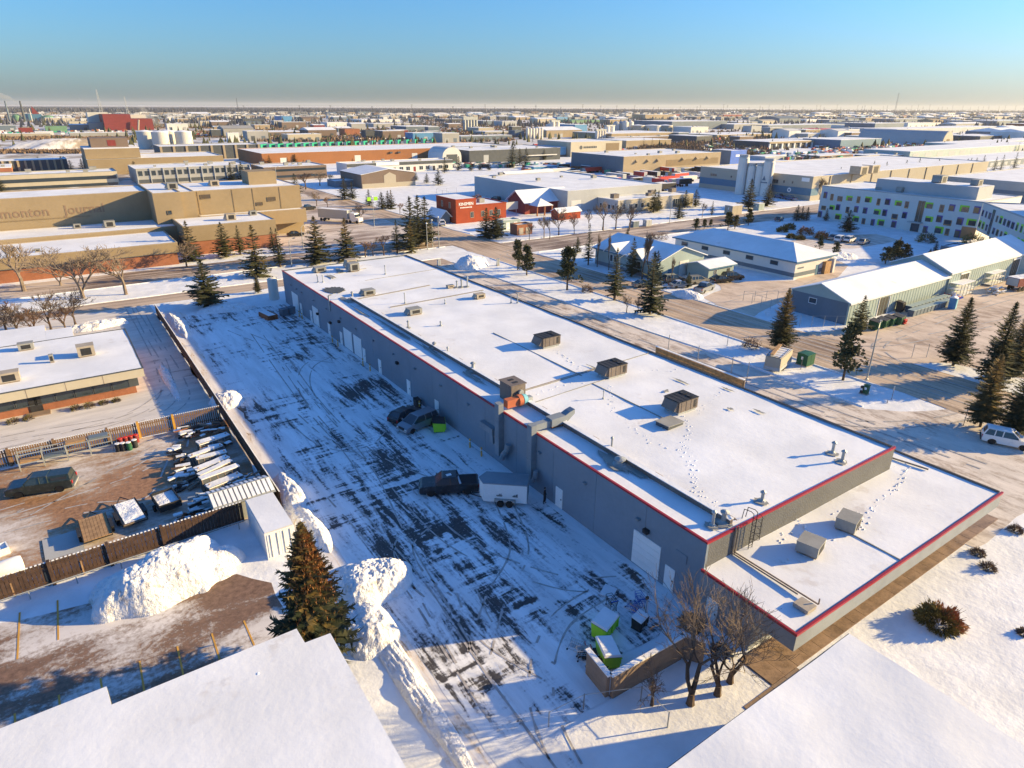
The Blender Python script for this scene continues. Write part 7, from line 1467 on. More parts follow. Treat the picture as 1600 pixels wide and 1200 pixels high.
for y in (4, 9): window(t, 19.5, 13, 'W', y, 4.6, 1.0, 1.7, 'cream', 'glass', 2)
panel(t, 19.5, 13, 'W', 4.5, 0, 1.4, 2.6, 'cream', 'door'); panel(t, 19.5, 13, 'W', 9, .6, 1.1, 2.2, 'glass', 'entrance', .05, False)
mb = MB(); mb.box(12, 14, 5, 7, 5.3, 6.6); mb.build('roof_unit', 'hvac_grey', t)
t, W, D = gable_bldg('red_gabled_hall', 'dark red gabled hall with snowy roof and small hipped porch', 137.5, 158, 192.5, 203, 4.2, 7.6, 'x', 'maroon', 'snow_roof_old', .8, fascia='maroon')
mb = MB(); mb.add([(1, -6, 3.3), (8, -6, 3.3), (8, .0, 3.3), (1, .0, 3.3), (4.5, -3, 5.6)], [(0, 1, 4), (1, 2, 4), (2, 3, 4), (3, 0, 4), (0, 3, 2, 1)]); mb.build('porch_roof', 'snow_roof_old', t)
for x in (1.3, 4.5, 7.7): mb = MB(); mb.box(x-.2, x+.2, -5.7, -5.3, 0, 3.3); mb.build('porch_post', 'brick', t)
t, W, D = gable_bldg('rust_shed', 'small rust red shed half hidden by bare trees', 139.5, 149, 176, 180, 2.6, 3.6, 'x', 'brick_red', 'snow_roof', .3)
t, W, D = flat_bldg('brick_hut', 'small brown brick hut with garage panels at the street corner', 111.8, 117.3, 160.3, 164, 3.0, 'brick', trim='brown_wall'); panel(t, W, D, 'S', 1.4, .2, 1.6, 1.9, 'beige_wall', 'shutter', .05, False); panel(t, W, D, 'S', 3.9, .2, 1.6, 1.9, 'beige_wall', 'shutter', .05, False)
t, W, D = flat_bldg('white_hut', 'small pale hut behind the brick hut', 113, 119.5, 169.6, 173.5, 3.0, 'teal_wall'); panel(t, W, D, 'S', 1.8, .2, 1.3, 2.1, 'white_paint', 'door'); panel(t, W, D, 'S', 4.6, .2, 1.3, 2.1, 'white_paint', 'door')
p = at(797, 336); t = thing('billboard', 'pale billboard on two legs beside the red hall', 'sign', p, .1); mb = MB(); mb.box(-3.5, 3.5, -.15, .15, 1.8, 4.4); mb.build('board', 'light_grey_wall', t)
for x in (-2.8, 2.8): mb = MB(); mb.tube((x, .0, -.1), (x, 0, 1.8), .12); mb.build('leg', 'galv', t)
t, W, D = gable_bldg('blue_pavilion', 'low hip-like pavilion with shaded snowy roof left of the red hall', 103.5, 106.6, 191, 200, 2.4, 4.0, 'y', 'slate_wall', 'snow_roof', .6)
# big pale warehouse with lower annex
X0 = 152.0
t, W, D = flat_bldg('pale_warehouse', 'big pale grey warehouse with wide snowy roof in the middle distance', X0, X0+47, 187, 250, 7.6, 'light_grey_wall', seed=2, amp=.06, step=6)
panel(t, W, D, 'W', 33, 0, 4, 4.5, 'grey_wall', 'overhead_door'); panel(t, W, D, 'W', 28, 0, 1, 2.1, 'slate_wall', 'door'); panel(t, W, D, 'W', 61, 0, 1, 2.1, 'slate_wall', 'door'); panel(t, W, D, 'S', 4, 0, 4.5, 4.2, 'white_wall', 'overhead_door')
for y in (40, 47, 54): mb = MB(); mb.box(-.3, -.003, D-y-.25, D-y+.25, 5, 5.6); mb.build('wall_light', 'slate_wall', t)
roof_bits(t, W, D, 7.5, 5, 3)
t, W, D = flat_bldg('office_annex', 'lower annex of the pale warehouse with roof units and a glazed porch', 166, 205, 176.0, 186.9, 4.6, 'light_grey_wall', seed=4, walls={'S': 'beige_wall'})
roof_bits(t, W, D, 4.5, 5, 5, 'hvac_brown')
for k in range(7): window(t, W, D, 'S', 3+k*3, 1.4, 1.4, 1.6, 'white_paint', 'glass')
window(t, W, D, 'S', 31, .3, 6, 3, 'white_paint', 'glass', 5, 'porch_glazing')
for k in range(4): window(t, W, D, 'W', 2+k*2.2, 1.2, 1.2, 1.6, 'white_paint', 'glass')
mesh_fence('chain fence round the shaded snow beside the pale warehouse', [(140, 205), (140, 262), (150, 262)], 2.0, 5.0)
p = at(772, 299); vehicle('suv', 'sport_utility_car', 'dark vehicle parked against the pale warehouse wall', 'car', 'car_black', (149.2, 229, .02), pi/2)
t, W, D = gable_bldg('hip_pavilion', 'low building with a blue shaded snowy roof behind the pale warehouse', 185, 212, 268, 284, 2.6, 6.0, 'x', 'brick', 'snow_roof', 1.2, fascia='maroon')
# brown gabled hall, white strip shops, dark offices
t, W, D = gable_bldg('brown_hall', 'brown and beige gabled hall on the open snow', 120, 147, 296, 322, 6.0, 8.0, 'y', 'brown_wall', 'snow_roof', .3, fascia='brown_wall')
mb = MB(); mb.box(.2, W-.2, -.06, -.003, 0, 2.0); mb.build('beige_base', 'beige_wall', t); mb = MB(); mb.extr([(11, 2.0), (17, 2.0), (17, 5.2), (14, 6.6), (11, 5.2)], 'y', -.08, -.003); mb.build('beige_gable', 'beige_wall', t)
t, W, D = flat_bldg('porch_hut', 'low shaded hut left of the brown gabled hall', 111, 120, 306, 316, 3.0, 'slate_wall')
t, W, D = flat_bldg('strip_shops', 'white strip of shops with dark fascia and coloured doors', 139, 205, 362, 378, 5.6, 'white_wall', seed=1)
mb = MB(); mb.box(-.1, W+.1, -.25, -.003, 3.9, 5.5); mb.build('dark_fascia', 'charcoal', t)
for k in range(15): (window(t, W, D, 'S', 3+k*4.2, .8, 2.4, 2.0, 'white_paint', 'glass', 2) if k % 3 else panel(t, W, D, 'S', 3+k*4.2, 0, 1.5, 2.6, 'maroon' if k % 2 else 'dark', 'door'))
mb = MB(); mb.box(17, 31, -.35, -.255, 4.0, 5.6); mb.build('white_sign', 'white_paint', t); roof_bits(t, W, D, 5.4, 7, 8)
t, W, D = flat_bldg('dark_office', 'dark flat-roofed office with strip windows behind bare trees', 92, 124, 352, 376, 6.5, 'brown_wall', seed=1)
for z in (1.2, 4.2): mb = MB(); mb.box(.5, W-.5, -.08, -.003, z, z+1.1); f = mb.build('window_strip', 'glass', t)
roof_bits(t, W, D, 6.3, 6, 2, 'hvac_grey')
t, W, D = flat_bldg('low_office', 'long low office with a dark ribbon window and cream fascia', -60, 30, 371, 390, 6.2, 'cream', seed=1, trim='slate_wall'); mb = MB(); mb.box(.5, W-.5, -.08, -.003, 2.9, 4.4); mb.build('ribbon_window', 'glass', t); mb = MB(); mb.box(.5, W-.5, -.08, -.003, .1, 1.3); mb.build('ribbon_window', 'glass', t); roof_bits(t, W, D, 6.0, 9, 4)
t, W, D = flat_bldg('bay_office', 'grey office with regular bays of dark windows', 37, 89, 366, 392, 7.2, 'grey_wall', seed=1)
for k in range(18): window(t, W, D, 'S', 2+k*2.85, 3.9, 1.9, 2.2, 'light_grey_wall', 'glass'); 
for k in range(10): mb = MB(); mb.box(.4+k*5.7, .7+k*5.7, -.4, -.003, 0, 7.2); mb.build('pier', 'light_grey_wall', t)
mb = MB(); mb.box(.8, W-.8, -.06, -.003, .6, 2.2); mb.build('ribbon_window', 'charcoal', t); roof_bits(t, W, D, 7.1, 7, 9)
t, W, D = flat_bldg('tan_hall', 'tan flat hall with stepped higher block at its left', 22, 90, 428, 470, 8, 'tan_wall', seed=1); mb = MB(); mb.box(0, 26, 4, 34, 8, 13); mb.build('high_block', 'tan_wall', t); mb = MB(); mb.box(-.1, 26.1, 3.9, 34.1, 13.003, 13.3); mb.build('roof', 'snow_roof', t); mb = MB(); mb.box(4, 22, 12, 30, 13.3, 18); mb.build('penthouse', 'brown_wall', t); mb = MB(); mb.box(12, 16, 11.9, 11.997, 14, 17); mb.build('door', 'maroon', t)
t, W, D = flat_bldg('column_office', 'flat office with tall tan columns between dark windows', 70, 135, 520, 548, 9, 'charcoal', seed=1)
for k in range(9): mb = MB(); mb.box(k*8, k*8+1.4, -.5, -.003, 0, 9); mb.build('column', 'tan_light', t)
t, W, D = flat_bldg('slatted_office', 'dark office with slanted tan fins at the left', -32, 14, 455, 480, 7, 'charcoal', seed=1)
for k in range(14): mb = MB(); mb.box(k*3.3, k*3.3+1.0, -.6, -.003, 0, 7); mb.build('fin', 'tan_light', t)
t, W, D = flat_bldg('courtyard_office', 'low dark office with white bands at the far left', -80, -40, 462, 485, 7.5, 'charcoal', seed=1, trim='white_paint'); mb = MB(); mb.box(0, W, -.2, -.003, 3.2, 4.2); mb.build('white_band', 'white_paint', t)
# orange warehouse, green trailers, fabric tent
t, W, D = flat_bldg('orange_warehouse', 'very long orange warehouse with snowy roof across the middle distance', 115, 303, 440, 500, 7.5, 'orange_wall', seed=1, step=8)
for x in (13, 62, 104): panel(t, W, D, 'S', x, 0, 4.2, 4.6, 'white_wall', 'overhead_door')
for x in (86, 92, 122, 134): mb = MB(); mb.box(x-1, x+1, -.9, -.003, 5.0, 6.0); mb.build('wall_vent', 'charcoal', t)
n_ = 22
ORD = ['leftmost', 'second', 'third', 'fourth', 'fifth', 'sixth', 'seventh', 'eighth', 'ninth', 'tenth', 'eleventh', 'twelfth', 'thirteenth', 'fourteenth', 'fifteenth', 'sixteenth', 'seventeenth', 'eighteenth', 'nineteenth', 'twentieth', 'twenty-first', 'rightmost']
g0 = None
for k in range(n_):
    u = 398+k*13.2; v = 236.0-k*.5; p = at(u, v); lab = ('%s green trailer in the long row behind the orange warehouse' % ORD[k]) if k in (0, n_-1) else ('%s green trailer from the left in the row behind the orange warehouse' % ORD[k])
    if g0 is None: g0 = semi_trailer(lab, p.x, p.y, .9, 'green_teal', 13, 'green_teal', 'green trailers behind the orange warehouse', 5.0)
    else: dup(g0, p, .9, lab)
t = thing('fabric_tent', 'white arched fabric hall between the orange warehouse and strip shops', 'hall', (217, 396, 0)); W, D = 14, 20
prof = [(0, 0), (0, 5)]+[(W/2-W/2*cos(a), 5+5.5*sin(a)) for a in [pi*k/8 for k in range(1, 8)]]+[(W, 5), (W, 0)]
mb = MB(); mb.extr(prof, 'y', 0, D); mb.build('canopy', 'white_wall', t); mb = MB(); mb.box(3, 11, -.1, -.003, 0, 6); mb.build('opening', 'charcoal', t)
t, W, D = flat_bldg('charcoal_warehouse', 'charcoal warehouse right of the white fabric hall', 236, 312, 394, 440, 8, 'charcoal', seed=1); roof_bits(t, W, D, 7.9, 5, 11); panel(t, W, D, 'S', 13, 0, 4, 5, 'light_grey_wall', 'overhead_door'); mb = MB(); mb.box(45, 72, -1.5, -.003, 3.2, 3.8); mb.build('white_canopy', 'white_wall', t)
t, W, D = flat_bldg('tan_big_warehouse', 'big tan warehouse with hooded wall vents in the truck yard', 270, 352, 284, 330, 9.5, 'tan_light', seed=3, walls={'W': 'slate_wall'}, step=6)
for x in (10, 19, 27, 48, 60, 70): mb = MB(); mb.extr([(-1.6, 6.2), (-.003, 6.2), (-.003, 7.6)], 'x', x-1, x+1); mb.build('vent_hood', 'tan_light', t)
mb = MB(); mb.box(34, 80, -.08, -.003, 3.0, 6.5); mb.build('brown_band', 'tan_dark', t); roof_bits(t, W, D, 9.4, 6, 21)
t, W, D = flat_bldg('blue_store', 'bright blue store front at the end of the tan warehouse', 377, 393, 296, 312, 9, 'blue_bright', seed=1, walls={'W': 'slate_wall'}); mb = MB(); mb.box(5, 13, -.1, -.003, 5, 6.3); mb.build('sign_board', 'white_paint', t)
t, W, D = flat_bldg('blue_shop', 'blue wall shop with white sign beyond the truck yard', 268, 332, 412, 440, 7, 'blue_wall', seed=1); mb = MB(); mb.box(28, 37, -.1, -.003, 3, 5.2); mb.build('sign_board', 'white_paint', t); mb = MB(); mb.box(0, W, -.12, -.003, 0, 1.6); mb.build('dark_base', 'charcoal', t)
t, W, D = flat_bldg('cream_store', 'cream store with a round dark emblem and short sign', 333, 385, 408, 450, 10.5, 'cream', seed=1); mb = MB(); mb.lathe([(1.4, -.1), (1.4, 0)], 18, (10, -.003, 6.5), axis='y'); mb.build('emblem', 'charcoal', t)
mb = MB()
for k in range(8): mb.box(12.5+k*1.7, 13.8+k*1.7, -.1, -.003, 5.8, 7.2)
mb.build('sign_letters', 'charcoal', t)['kind'] = 'stuff'; panel(t, W, D, 'S', 42, 2.5, 14, 6.5, 'tan_dark', 'wall_panel', .06, False)
# truck yard: long black and red trailers
R_ = random.Random(4)
YL = [('black', 'dark'), ('red', 'red_paint'), ('white', 'white_wall'), ('dark blue', 'car_blue'), ('grey', 'galv')]
PO = ['by the tan warehouse wall', 'nearer the pale annex', 'at the left end of the truck yard', 'in the middle of the truck yard', 'at the right end of the truck yard', 'next to the beige plant', 'behind the pale warehouse roof', 'on the front row of the truck yard']
k = 0; TY = {}
for (u, v) in [(892, 277), (905, 279), (918, 282), (931, 284), (945, 287), (958, 289), (990, 285), (1003, 287), (1016, 289), (1030, 291), (962, 281), (975, 279), (1000, 278), (1015, 277), (1035, 277), (1050, 279), (1062, 281), (1075, 284), (1040, 287), (1055, 289), (1068, 291), (1082, 278), (1044, 270), (1060, 270), (1076, 271), (1024, 297), (1042, 299), (1100, 272), (880, 264), (925, 270), (875, 272)]:
    c = YL[[0, 0, 0, 1, 2, 1, 3, 0, 2, 1, 4, 0, 1][k % 13]]; p = at(u, v); W_ = PO[(k*3+k//8) % 8] + (', half hidden' if k == 24 else '')
    lb = '%s %s trailer %s' % (['long', 'short', 'tall', 'low'][(k//2) % 4], c[0], W_); TY[lb] = TY.get(lb, 0)+1
    semi_trailer(lb+['', ', the far one', ', the farthest'][TY[lb]-1], p.x, p.y, R_.choice((0, .05, 1.57, -.1)), c[1], R_.choice((8, 11, 13)), 'snow' if R_.random() < .6 else c[1], 'trailers in the truck yard', R_.uniform(2.8, 3.8)); k += 1
for (u, v, lab, m) in [(910, 262, 'blue-roofed low shed left of the truck yard', 'blue_wall'), (848, 268, 'low blue shed behind the pale warehouse', 'blue_wall'), (935, 267, 'maroon and blue long shed below the tan warehouse', 'maroon')]:
    far_bldg('yard_shed', lab, u-14, u+22, v, v-5, 8, m, group='sheds of the truck yard')
# ------------------------------------------------------------------ tanks
for k, (x, y, lab) in enumerate([(82, 678, 'white round tank at the back left of the four'), (91, 660, 'white round tank at the front left of the four'), (100, 676, 'white round tank at the back right of the four'), (109, 659, 'white round tank at the front right of the four')]):
    t = thing('storage_tank', lab, 'tank', (x, y, 0), 0, 'white round storage tanks'); r, h = 6.8, 13.5
    mb = MB(); mb.lathe([(r, -.1), (r, h)], 36); mb.build('shell', 'tank_white', t, smooth=False); mb = MB(); mb.lathe([(r*1.02, h+.003), (r*1.02, h+.3), (.3, h+1.4)], 36); mb.build('roof', 'snow_roof', t)
    mb = MB(); mb.path([(r*1.02*sin(a), -r*1.02*cos(a), h*a/2.2) for a in [2.2*j/10 for j in range(11)]], .25, 4); mb.build('stair', 'galv', t)
o = mound('long mound of dirty snow and gravel in the far field', at(112, 231), 46, 14, 7.5, 3.3, 0, 1.6, 'mound', 50, 'dirt_mound', 'snow_field')
# ------------------------------------------------------------------ skyline: silos, plants, masts
def silo_row(label, u0, u1, vb, vt, n, m='silo_white', top=None, group=None):
    p = at(u0, vb); y0 = p.y; xs = [p.x+(xat(u1, y0)-p.x)*i/max(1, n-1) for i in range(n)]; h = hpx(u0, vb, vt); r = (xs[-1]-xs[0])/max(1, n-1)*.47 if n > 1 else 3
    t = thing('silo_row', label, 'silos', (p.x, y0, 0), 0, group)
    s = MB(); s.lathe([(r, -.2), (r, h), (r*.3, h+r*.5)], 16); me = s.mesh('silo', m)
    for x in xs: inst('silo', me, t, (x-p.x, 0, 0))
    if top: mb = MB(); mb.box(-r, xs[-1]-p.x+r, -r*.7, r*.7, h+.5, h+top); mb.build('head_house', 'galv', t)
    return t
silo_row('grey grain silos with a head house in the middle distance', 726, 744, 206, 188, 5, 'galv', 5)
silo_row('row of slim white silos left of the blue shop', 824, 846, 217, 201, 6, 'silo_white'); silo_row('white silo pair with a tan block beside it', 863, 870, 206, 191, 2, 'silo_white', 3)
silo_row('slim white silos in front of the tan depot', 932, 944, 219, 205, 4, 'silo_white', 2); silo_row('taller white silos beside the slim group', 948, 955, 216, 198, 2, 'silo_white', 2); silo_row('white silos left of the round tanks', 962, 970, 208, 192, 2, 'light_grey_wall'); silo_row('bright white silo pair left of the round tanks', 976, 984, 208, 191, 2, 'silo_white')
for k, (u, r, lab) in enumerate([(996, 10, 'tan round tank leftmost on the skyline terrace'), (1019, 13, 'wide white round tank in the middle of the terrace'), (1038, 11, 'tan-white round tank rightmost on the terrace')]):
    p = at(u, 208); t = thing('storage_tank', lab, 'tank', p, 0, 'round tanks on the terrace'); h = hpx(u, 208, 196); mb = MB(); mb.lathe([(r, -.1), (r, h)], 30); mb.build('shell', 'tank_white' if k == 1 else 'beige_wall', t); mb = MB(); mb.lathe([(r*1.01, h+.003), (r*1.01, h+.3), (.3, h+1.5)], 30); mb.build('roof', 'snow_roof', t)
FB = [('blue_hangar', 'bright blue hangar standing alone near the skyline', 441, 457, 190, 182, 60, 'blue_wall', 'blue_wall'), ('brown_shed', 'long dark shed with snowy roof left of the skyline mound', 400, 480, 213, 207, 60, 'brown_wall', 'snow_roof'),
 ('red_store', 'bright red store on the left skyline', 369, 390, 205, 198, 50, 'red_paint', 'red_paint'), ('green_roof_shed', 'mint green roofed shed on the middle skyline', 893, 940, 192, 188, 90, 'green_wall', 'green_wall'), ('blue_roof_hall', 'blue roofed hall left of the white silos', 898, 917, 206, 195, 60, 'blue_wall', 'snow_roof'),
 ('tan_depot', 'long tan depot with flat snowy roof below the round tanks', 955, 1056, 219, 209, 70, 'tan_light', 'snow_roof'), ('tan_depot_low', 'lower brown front of the tan depot', 960, 1056, 222, 215, 12, 'brown_wall', 'snow_roof'), ('grey_depot', 'grey and tan block behind two dark spruces', 978, 1048, 232, 220, 40, 'tan_light', 'snow_roof'),
 ('blue_green_plant', 'large blue-green plant on the right skyline', 1049, 1135, 203, 190, 90, 'slate_wall', 'snow_roof'), ('tan_stand', 'long tan building with snowy roof right of the dark barn', 1120, 1205, 216, 211, 60, 'tan_light', 'snow_roof'), ('dark_barn', 'dark arched barn below the blue-green plant', 1088, 1112, 223, 213, 40, 'charcoal', 'snow_roof'),
 ('pillared_hall', 'tan hall front with white pillars over dark bays', 1200, 1268, 233, 222, 40, 'charcoal', 'snow_roof'), ('navy_warehouse', 'navy warehouse with snowy roof right of the pillared hall', 1272, 1330, 229, 219, 40, 'slate_wall', 'snow_roof'), ('navy_warehouse', 'longer navy warehouse beside the snowy field', 1312, 1375, 232, 219, 40, 'blue_trim', 'snow_roof'),
 ('slate_row', 'slate row building on the right skyline, left half', 1236, 1262, 210, 202, 40, 'slate_wall', 'light_grey_wall'), ('tan_row', 'tan row building with tall windows on the right skyline', 1258, 1282, 211, 203, 40, 'tan_light', 'snow_roof'), ('maroon_row', 'maroon row building on the right skyline', 1282, 1310, 210, 202, 40, 'maroon', 'red_paint'),
 ('long_slate_shed', 'long slate shed at the back right skyline', 1200, 1320, 202, 196, 60, 'slate_wall', 'snow_roof'), ('glass_office', 'blue-grey office block with white mast beside it', 1365, 1410, 207, 193, 50, 'slate_wall', 'snow_roof'), ('long_blue_shed', 'very long pale blue shed on the far right skyline', 1400, 1570, 210, 202, 60, 'light_grey_wall', 'snow_roof'),
 ('long_blue_shed', 'pale blue lower shed left of the arched hangar', 1425, 1478, 222, 211, 30, 'blue_trim', 'light_grey_wall'), ('blue_lean_shed', 'pale blue shed right of the arched hangar', 1490, 1530, 219, 212, 40, 'light_grey_wall', 'snow_roof'), ('white_top_shed', 'white roofed dark shed at the right skyline', 1530, 1574, 221, 213, 40, 'charcoal', 'snow_roof'),
 ('cream_row', 'cream building with square windows behind the navy warehouses', 1372, 1432, 222, 214, 40, 'cream', 'snow_roof'), ('teal_row', 'long teal row of bays at the right edge, upper one', 1495, 1640, 232, 225, 30, 'teal_wall', 'snow_roof'), ('teal_row', 'long teal row of bays at the right edge, middle one', 1420, 1640, 248, 237, 36, 'teal_wall', 'snow_roof'),
 ('teal_row', 'long dark row of bays at the right edge, lowest one', 1520, 1660, 264, 254, 30, 'slate_wall', 'snow_roof'), ('low_white_row', 'long low dark row with white roof behind the beige plant', 1375, 1500, 250, 246, 20, 'charcoal', 'snow_roof'), ('brown_row', 'brown low row behind the beige plant', 1280, 1330, 250, 244, 16, 'brown_wall', 'snow_roof'),
 ('low_white_shed', 'low white shed behind the beige plant silos', 1195, 1228, 251, 245, 14, 'light_grey_wall', 'snow_roof'), ('white_block', 'white block right of the grey grain silos', 748, 772, 208, 200, 30, 'cream', 'snow_roof'), ('grey_row', 'grey low row right of the white block', 758, 800, 213, 206, 30, 'grey_wall', 'snow_roof'), ('bay_row', 'dark row with white bays left of the grain silos', 692, 726, 190, 186, 40, 'charcoal', 'snow_roof'),
 ('blue_row', 'blue and tan low row below the grain silos', 720, 800, 221, 213, 20, 'slate_wall', 'snow_roof'), ('grey_blue_shed', 'grey-blue shed on the skyline right of the grain silos', 755, 780, 195, 189, 50, 'slate_wall', 'snow_roof'), ('big_tan_block', 'pale tan block on the skyline above the round tanks', 1008, 1052, 186, 179, 60, 'tan_light', 'snow_roof'), ('dark_tall_block', 'dark tall block behind the round tanks', 1020, 1042, 194, 186, 40, 'charcoal', 'charcoal'),
 ('field_barn', 'white walled barn with green gables on the left field', 56, 85, 213, 206, 18, 'white_wall', 'snow_roof'), ('olive_barn', 'olive gabled barn on the left field', 72, 106, 206, 197, 20, 'green_wall', 'charcoal'), ('red_barn', 'dark red barn on the left field', 30, 52, 207, 200, 18, 'maroon', 'rust'), ('long_grey_shed', 'long grey shed behind the brown scrub at the left', 110, 200, 215, 208, 14, 'grey_wall', 'snow_roof'), ('long_grey_shed', 'long low grey shed at the far left edge', -40, 80, 216, 210, 12, 'beige_wall', 'snow_roof'),
 ('brick_edge_building', 'brown brick building cut by the left edge', -40, 22, 282, 264, 40, 'brick', 'snow_roof'), ('dark_barn', 'dark gabled barn among trees behind the green trailers', 572, 590, 216, 204, 14, 'charcoal', 'charcoal'), ('white_hall', 'white hall with snowy roof on the far skyline left of centre', 610, 640, 182, 178, 60, 'white_wall', 'snow_roof'), ('snow_roof_hall', 'wide snowy roof hall on the skyline left of centre', 565, 625, 191, 187, 90, 'white_wall', 'snow_roof'), ('white_shed_row', 'row of white sheds on the far left skyline', 345, 375, 184, 179, 40, 'white_wall', 'snow_roof'), ('white_shed_row', 'white gabled shed on the far left skyline', 330, 344, 184, 178, 30, 'white_wall', 'snow_roof')]
for i, (nm, lab, uL, uR, vb, vt, dp, wl, rf) in enumerate(FB):
    t, W, D, h = far_bldg(nm, lab, uL, uR, vb, vt, dp, wl, rf)
    if 'pillar' in nm:
        for k in range(8): mb = MB(); mb.box(k*W/7.2, k*W/7.2+1.5, -1.2, -.003, 0, h*.75); mb.build('pillar', 'white_paint', t)
        mb = MB(); mb.box(-.1, W+.1, -1.4, -.003, h*.76, h); mb.build('fascia', 'tan_light', t)
    elif 'row' in nm and W > 30:
        n = min(14, int(W/9)); 
        for k in range(n): panel(t, W, D, 'S', (k+.5)*W/n, h*.1, W/n*.5, h*.6, 'light_grey_wall' if 'teal' in nm else 'charcoal', 'bay', .06, False)
    if i % 3 == 0: roof_bits(t, W, D, h, 4, i)
p = at(1479, 227); t = thing('arched_hangar', 'pale arched hangar end with a shaded blue roof at the right skyline', 'hangar', p); r = 12
mb = MB(); mb.extr([(r*cos(pi*k/14), r*1.15*sin(pi*k/14)) for k in range(15)], 'y', 0, 90); mb.build('shell', 'light_grey_wall', t); mb = MB(); mb.extr([(r*.97*cos(pi*k/14), r*1.1*sin(pi*k/14)) for k in range(15)], 'y', -.3, -.003); mb.build('end_wall', 'cream', t); mb = MB(); mb.box(-3, 3, -.5, -.303, 0, 6); mb.build('door', 'tan_dark', t)
# brick-red works with steam, left skyline
p = at(165, 204); t = thing('brick_works', 'dark red industrial works with tilted conveyor on the left skyline', 'factory', p)
k_ = (p.xy.length)/1137
for x0, x1, y0, y1, z1, m, nm in [(0, 34, 0, 60, 21, 'maroon', 'main_hall'), (34.1, 62, 5, 50, 15, 'maroon', 'low_hall'), (-18, -.1, 10, 50, 10, 'slate_wall', 'blue_shed'), (-14, 12, 61, 90, 23, 'tank_white', 'white_block'), (40, 60, 52, 70, 20, 'tank_white', 'white_block')]:
    mb = MB(); mb.box(x0*k_, x1*k_, y0, y1, -.2, z1*k_); mb.build(nm, m, t)
mb = MB(); mb.tube((40*k_, -6, 0), (43*k_, -6, 14*k_), 1.2*k_, n=8); mb.build('conveyor', 'beige_wall', t)
p = at(16, 190); t = thing('refinery', 'green and grey refinery with two dark chimneys on the far left skyline', 'factory', p); k2 = p.xy.length/1137
mb = MB(); mb.lathe([(1.4*k2, -.2), (.8*k2, 25*k2)], 12); mb.build('chimney', 'slate_wall', t); mb = MB(); mb.lathe([(1.6*k2, -.2), (.9*k2, 25*k2)], 12, (16*k2, 0, 0)); mb.build('chimney', 'charcoal', t); mb = MB(); mb.lathe([(.6*k2, 0), (.5*k2, 16*k2)], 8, (24*k2, 0, 0)); mb.build('flare', 'tank_white', t)
for x, r, h, m in [(8, 5, 7, 'green_wall'), (42, 7, 6, 'green_wall'), (52, 5, 5, 'tank_white')]: mb = MB(); mb.lathe([(r*k2, -.2), (r*k2, h*k2), (r*.4*k2, h*1.25*k2)], 20, (x*k2, 4*k2, 0)); mb.build('tank', m, t)
mb = MB(); mb.box(17*k2, 36*k2, 2*k2, 20*k2, -.2, 9*k2); mb.build('process_block', 'blue_trim', t); mb = MB(); mb.extr([(26*k2, 9*k2), (34*k2, 9*k2), (27*k2, 19*k2)], 'y', 6*k2, 9*k2); mb.build('derrick', 'maroon', t)
t = thing('storage_tank', 'white ball tank right of the refinery', 'tank', at(86, 189)); mb = MB(); mb.lathe([(2*k2*cos(a), 2*k2*(1+sin(a))) for a in [-1.4+.28*j for j in range(11)]], 16); mb.build('ball', 'tank_white', t, smooth=True)
p = at(93, 187); t = thing('storage_tank', 'flat white tank behind the ball tank', 'tank', (p.x+10, p.y+60, 0)); mb = MB(); mb.lathe([(5*k2, -.2), (5*k2, 4*k2), (.2, 5*k2)], 20); mb.build('shell', 'tank_white', t)
# steam plumes
def plume(label, pts, seed):
    """pts: (x, y, z, r) in metres"""
    m = M.get('steam')
    if not m:
        m = bpy.data.materials.new('steam'); m.use_nodes = True; n = m.node_tree; n.nodes.clear(); o = n.nodes.new('ShaderNodeOutputMaterial'); v = n.nodes.new('ShaderNodeVolumePrincipled')
        v.inputs['Color'].default_value = (.92, .92, .94, 1); v.inputs['Density'].default_value = .09; n.links.new(v.outputs[0], o.inputs['Volume']); M['steam'] = m
    R = random.Random(seed); me = bpy.data.meshes.new('steam_plume'); bm = bmesh.new()
    n = 14; rings = []
    dense = []
    for (a, b) in zip(pts[:-1], pts[1:]):
        for k in range(4): f = k/4; dense.append([a[i]+(b[i]-a[i])*f for i in range(4)])
    dense.append(list(pts[-1]))
    for i, q in enumerate(dense):
        rr = q[3]*(1 if 0 < i < len(dense)-1 else .2); ring_ = []
        for j in range(n):
            a = 2*pi*j/n; r = rr*(1+.55*noise.noise((cos(a)*1.3+seed, sin(a)*1.3, i*.6)))
            ring_.append(bm.verts.new((q[0]+r*.9*cos(a), q[1]+r*cos(a)*.5, q[2]+r*sin(a))))
        rings.append(ring_)
    for a, b in zip(rings[:-1], rings[1:]):
        for j in range(n): bm.faces.new((a[j], a[(j+1) % n], b[(j+1) % n], b[j]))
    bm.faces.new(rings[0][::-1]); bm.faces.new(rings[-1]); bmesh.ops.recalc_face_normals(bm, faces=bm.faces); bm.to_mesh(me); bm.free(); me.materials.append(m)
    for f in me.polygons: f.use_smooth = True
    o = bpy.data.objects.new('steam_plume', me); COL.objects.link(o); tag(o, label, 'steam plume'); return o
def sky_pt(u, v, base_v): # a point above the ground spot (u, base_v) seen at row v
    b = at(u, base_v); return Vector((b.x, b.y, hpx(u, base_v, v)))
def plume_px(label, base_v, pts, seed):
    y0 = at(pts[0][0], base_v).y; o = []
    for (u, v, r) in pts:
        x = xat(u, y0); d = sqrt(x*x+y0*y0); dd = _fw+CR*((u-800)/FPX)-CU*((v-600)/FPX); z = CH+dd.z*d/dd.xy.length; o.append((x, y0, max(r*d/1137, z), r*d/1137))
    plume(label, o, seed)
plume_px('pinkish white steam plume drifting left from the refinery chimneys', 190, [(33, 160, .5), (28, 155, 2.0), (20, 151.5, 3.2), (8, 149, 4), (-10, 146, 5), (-30, 143, 6)], 3)
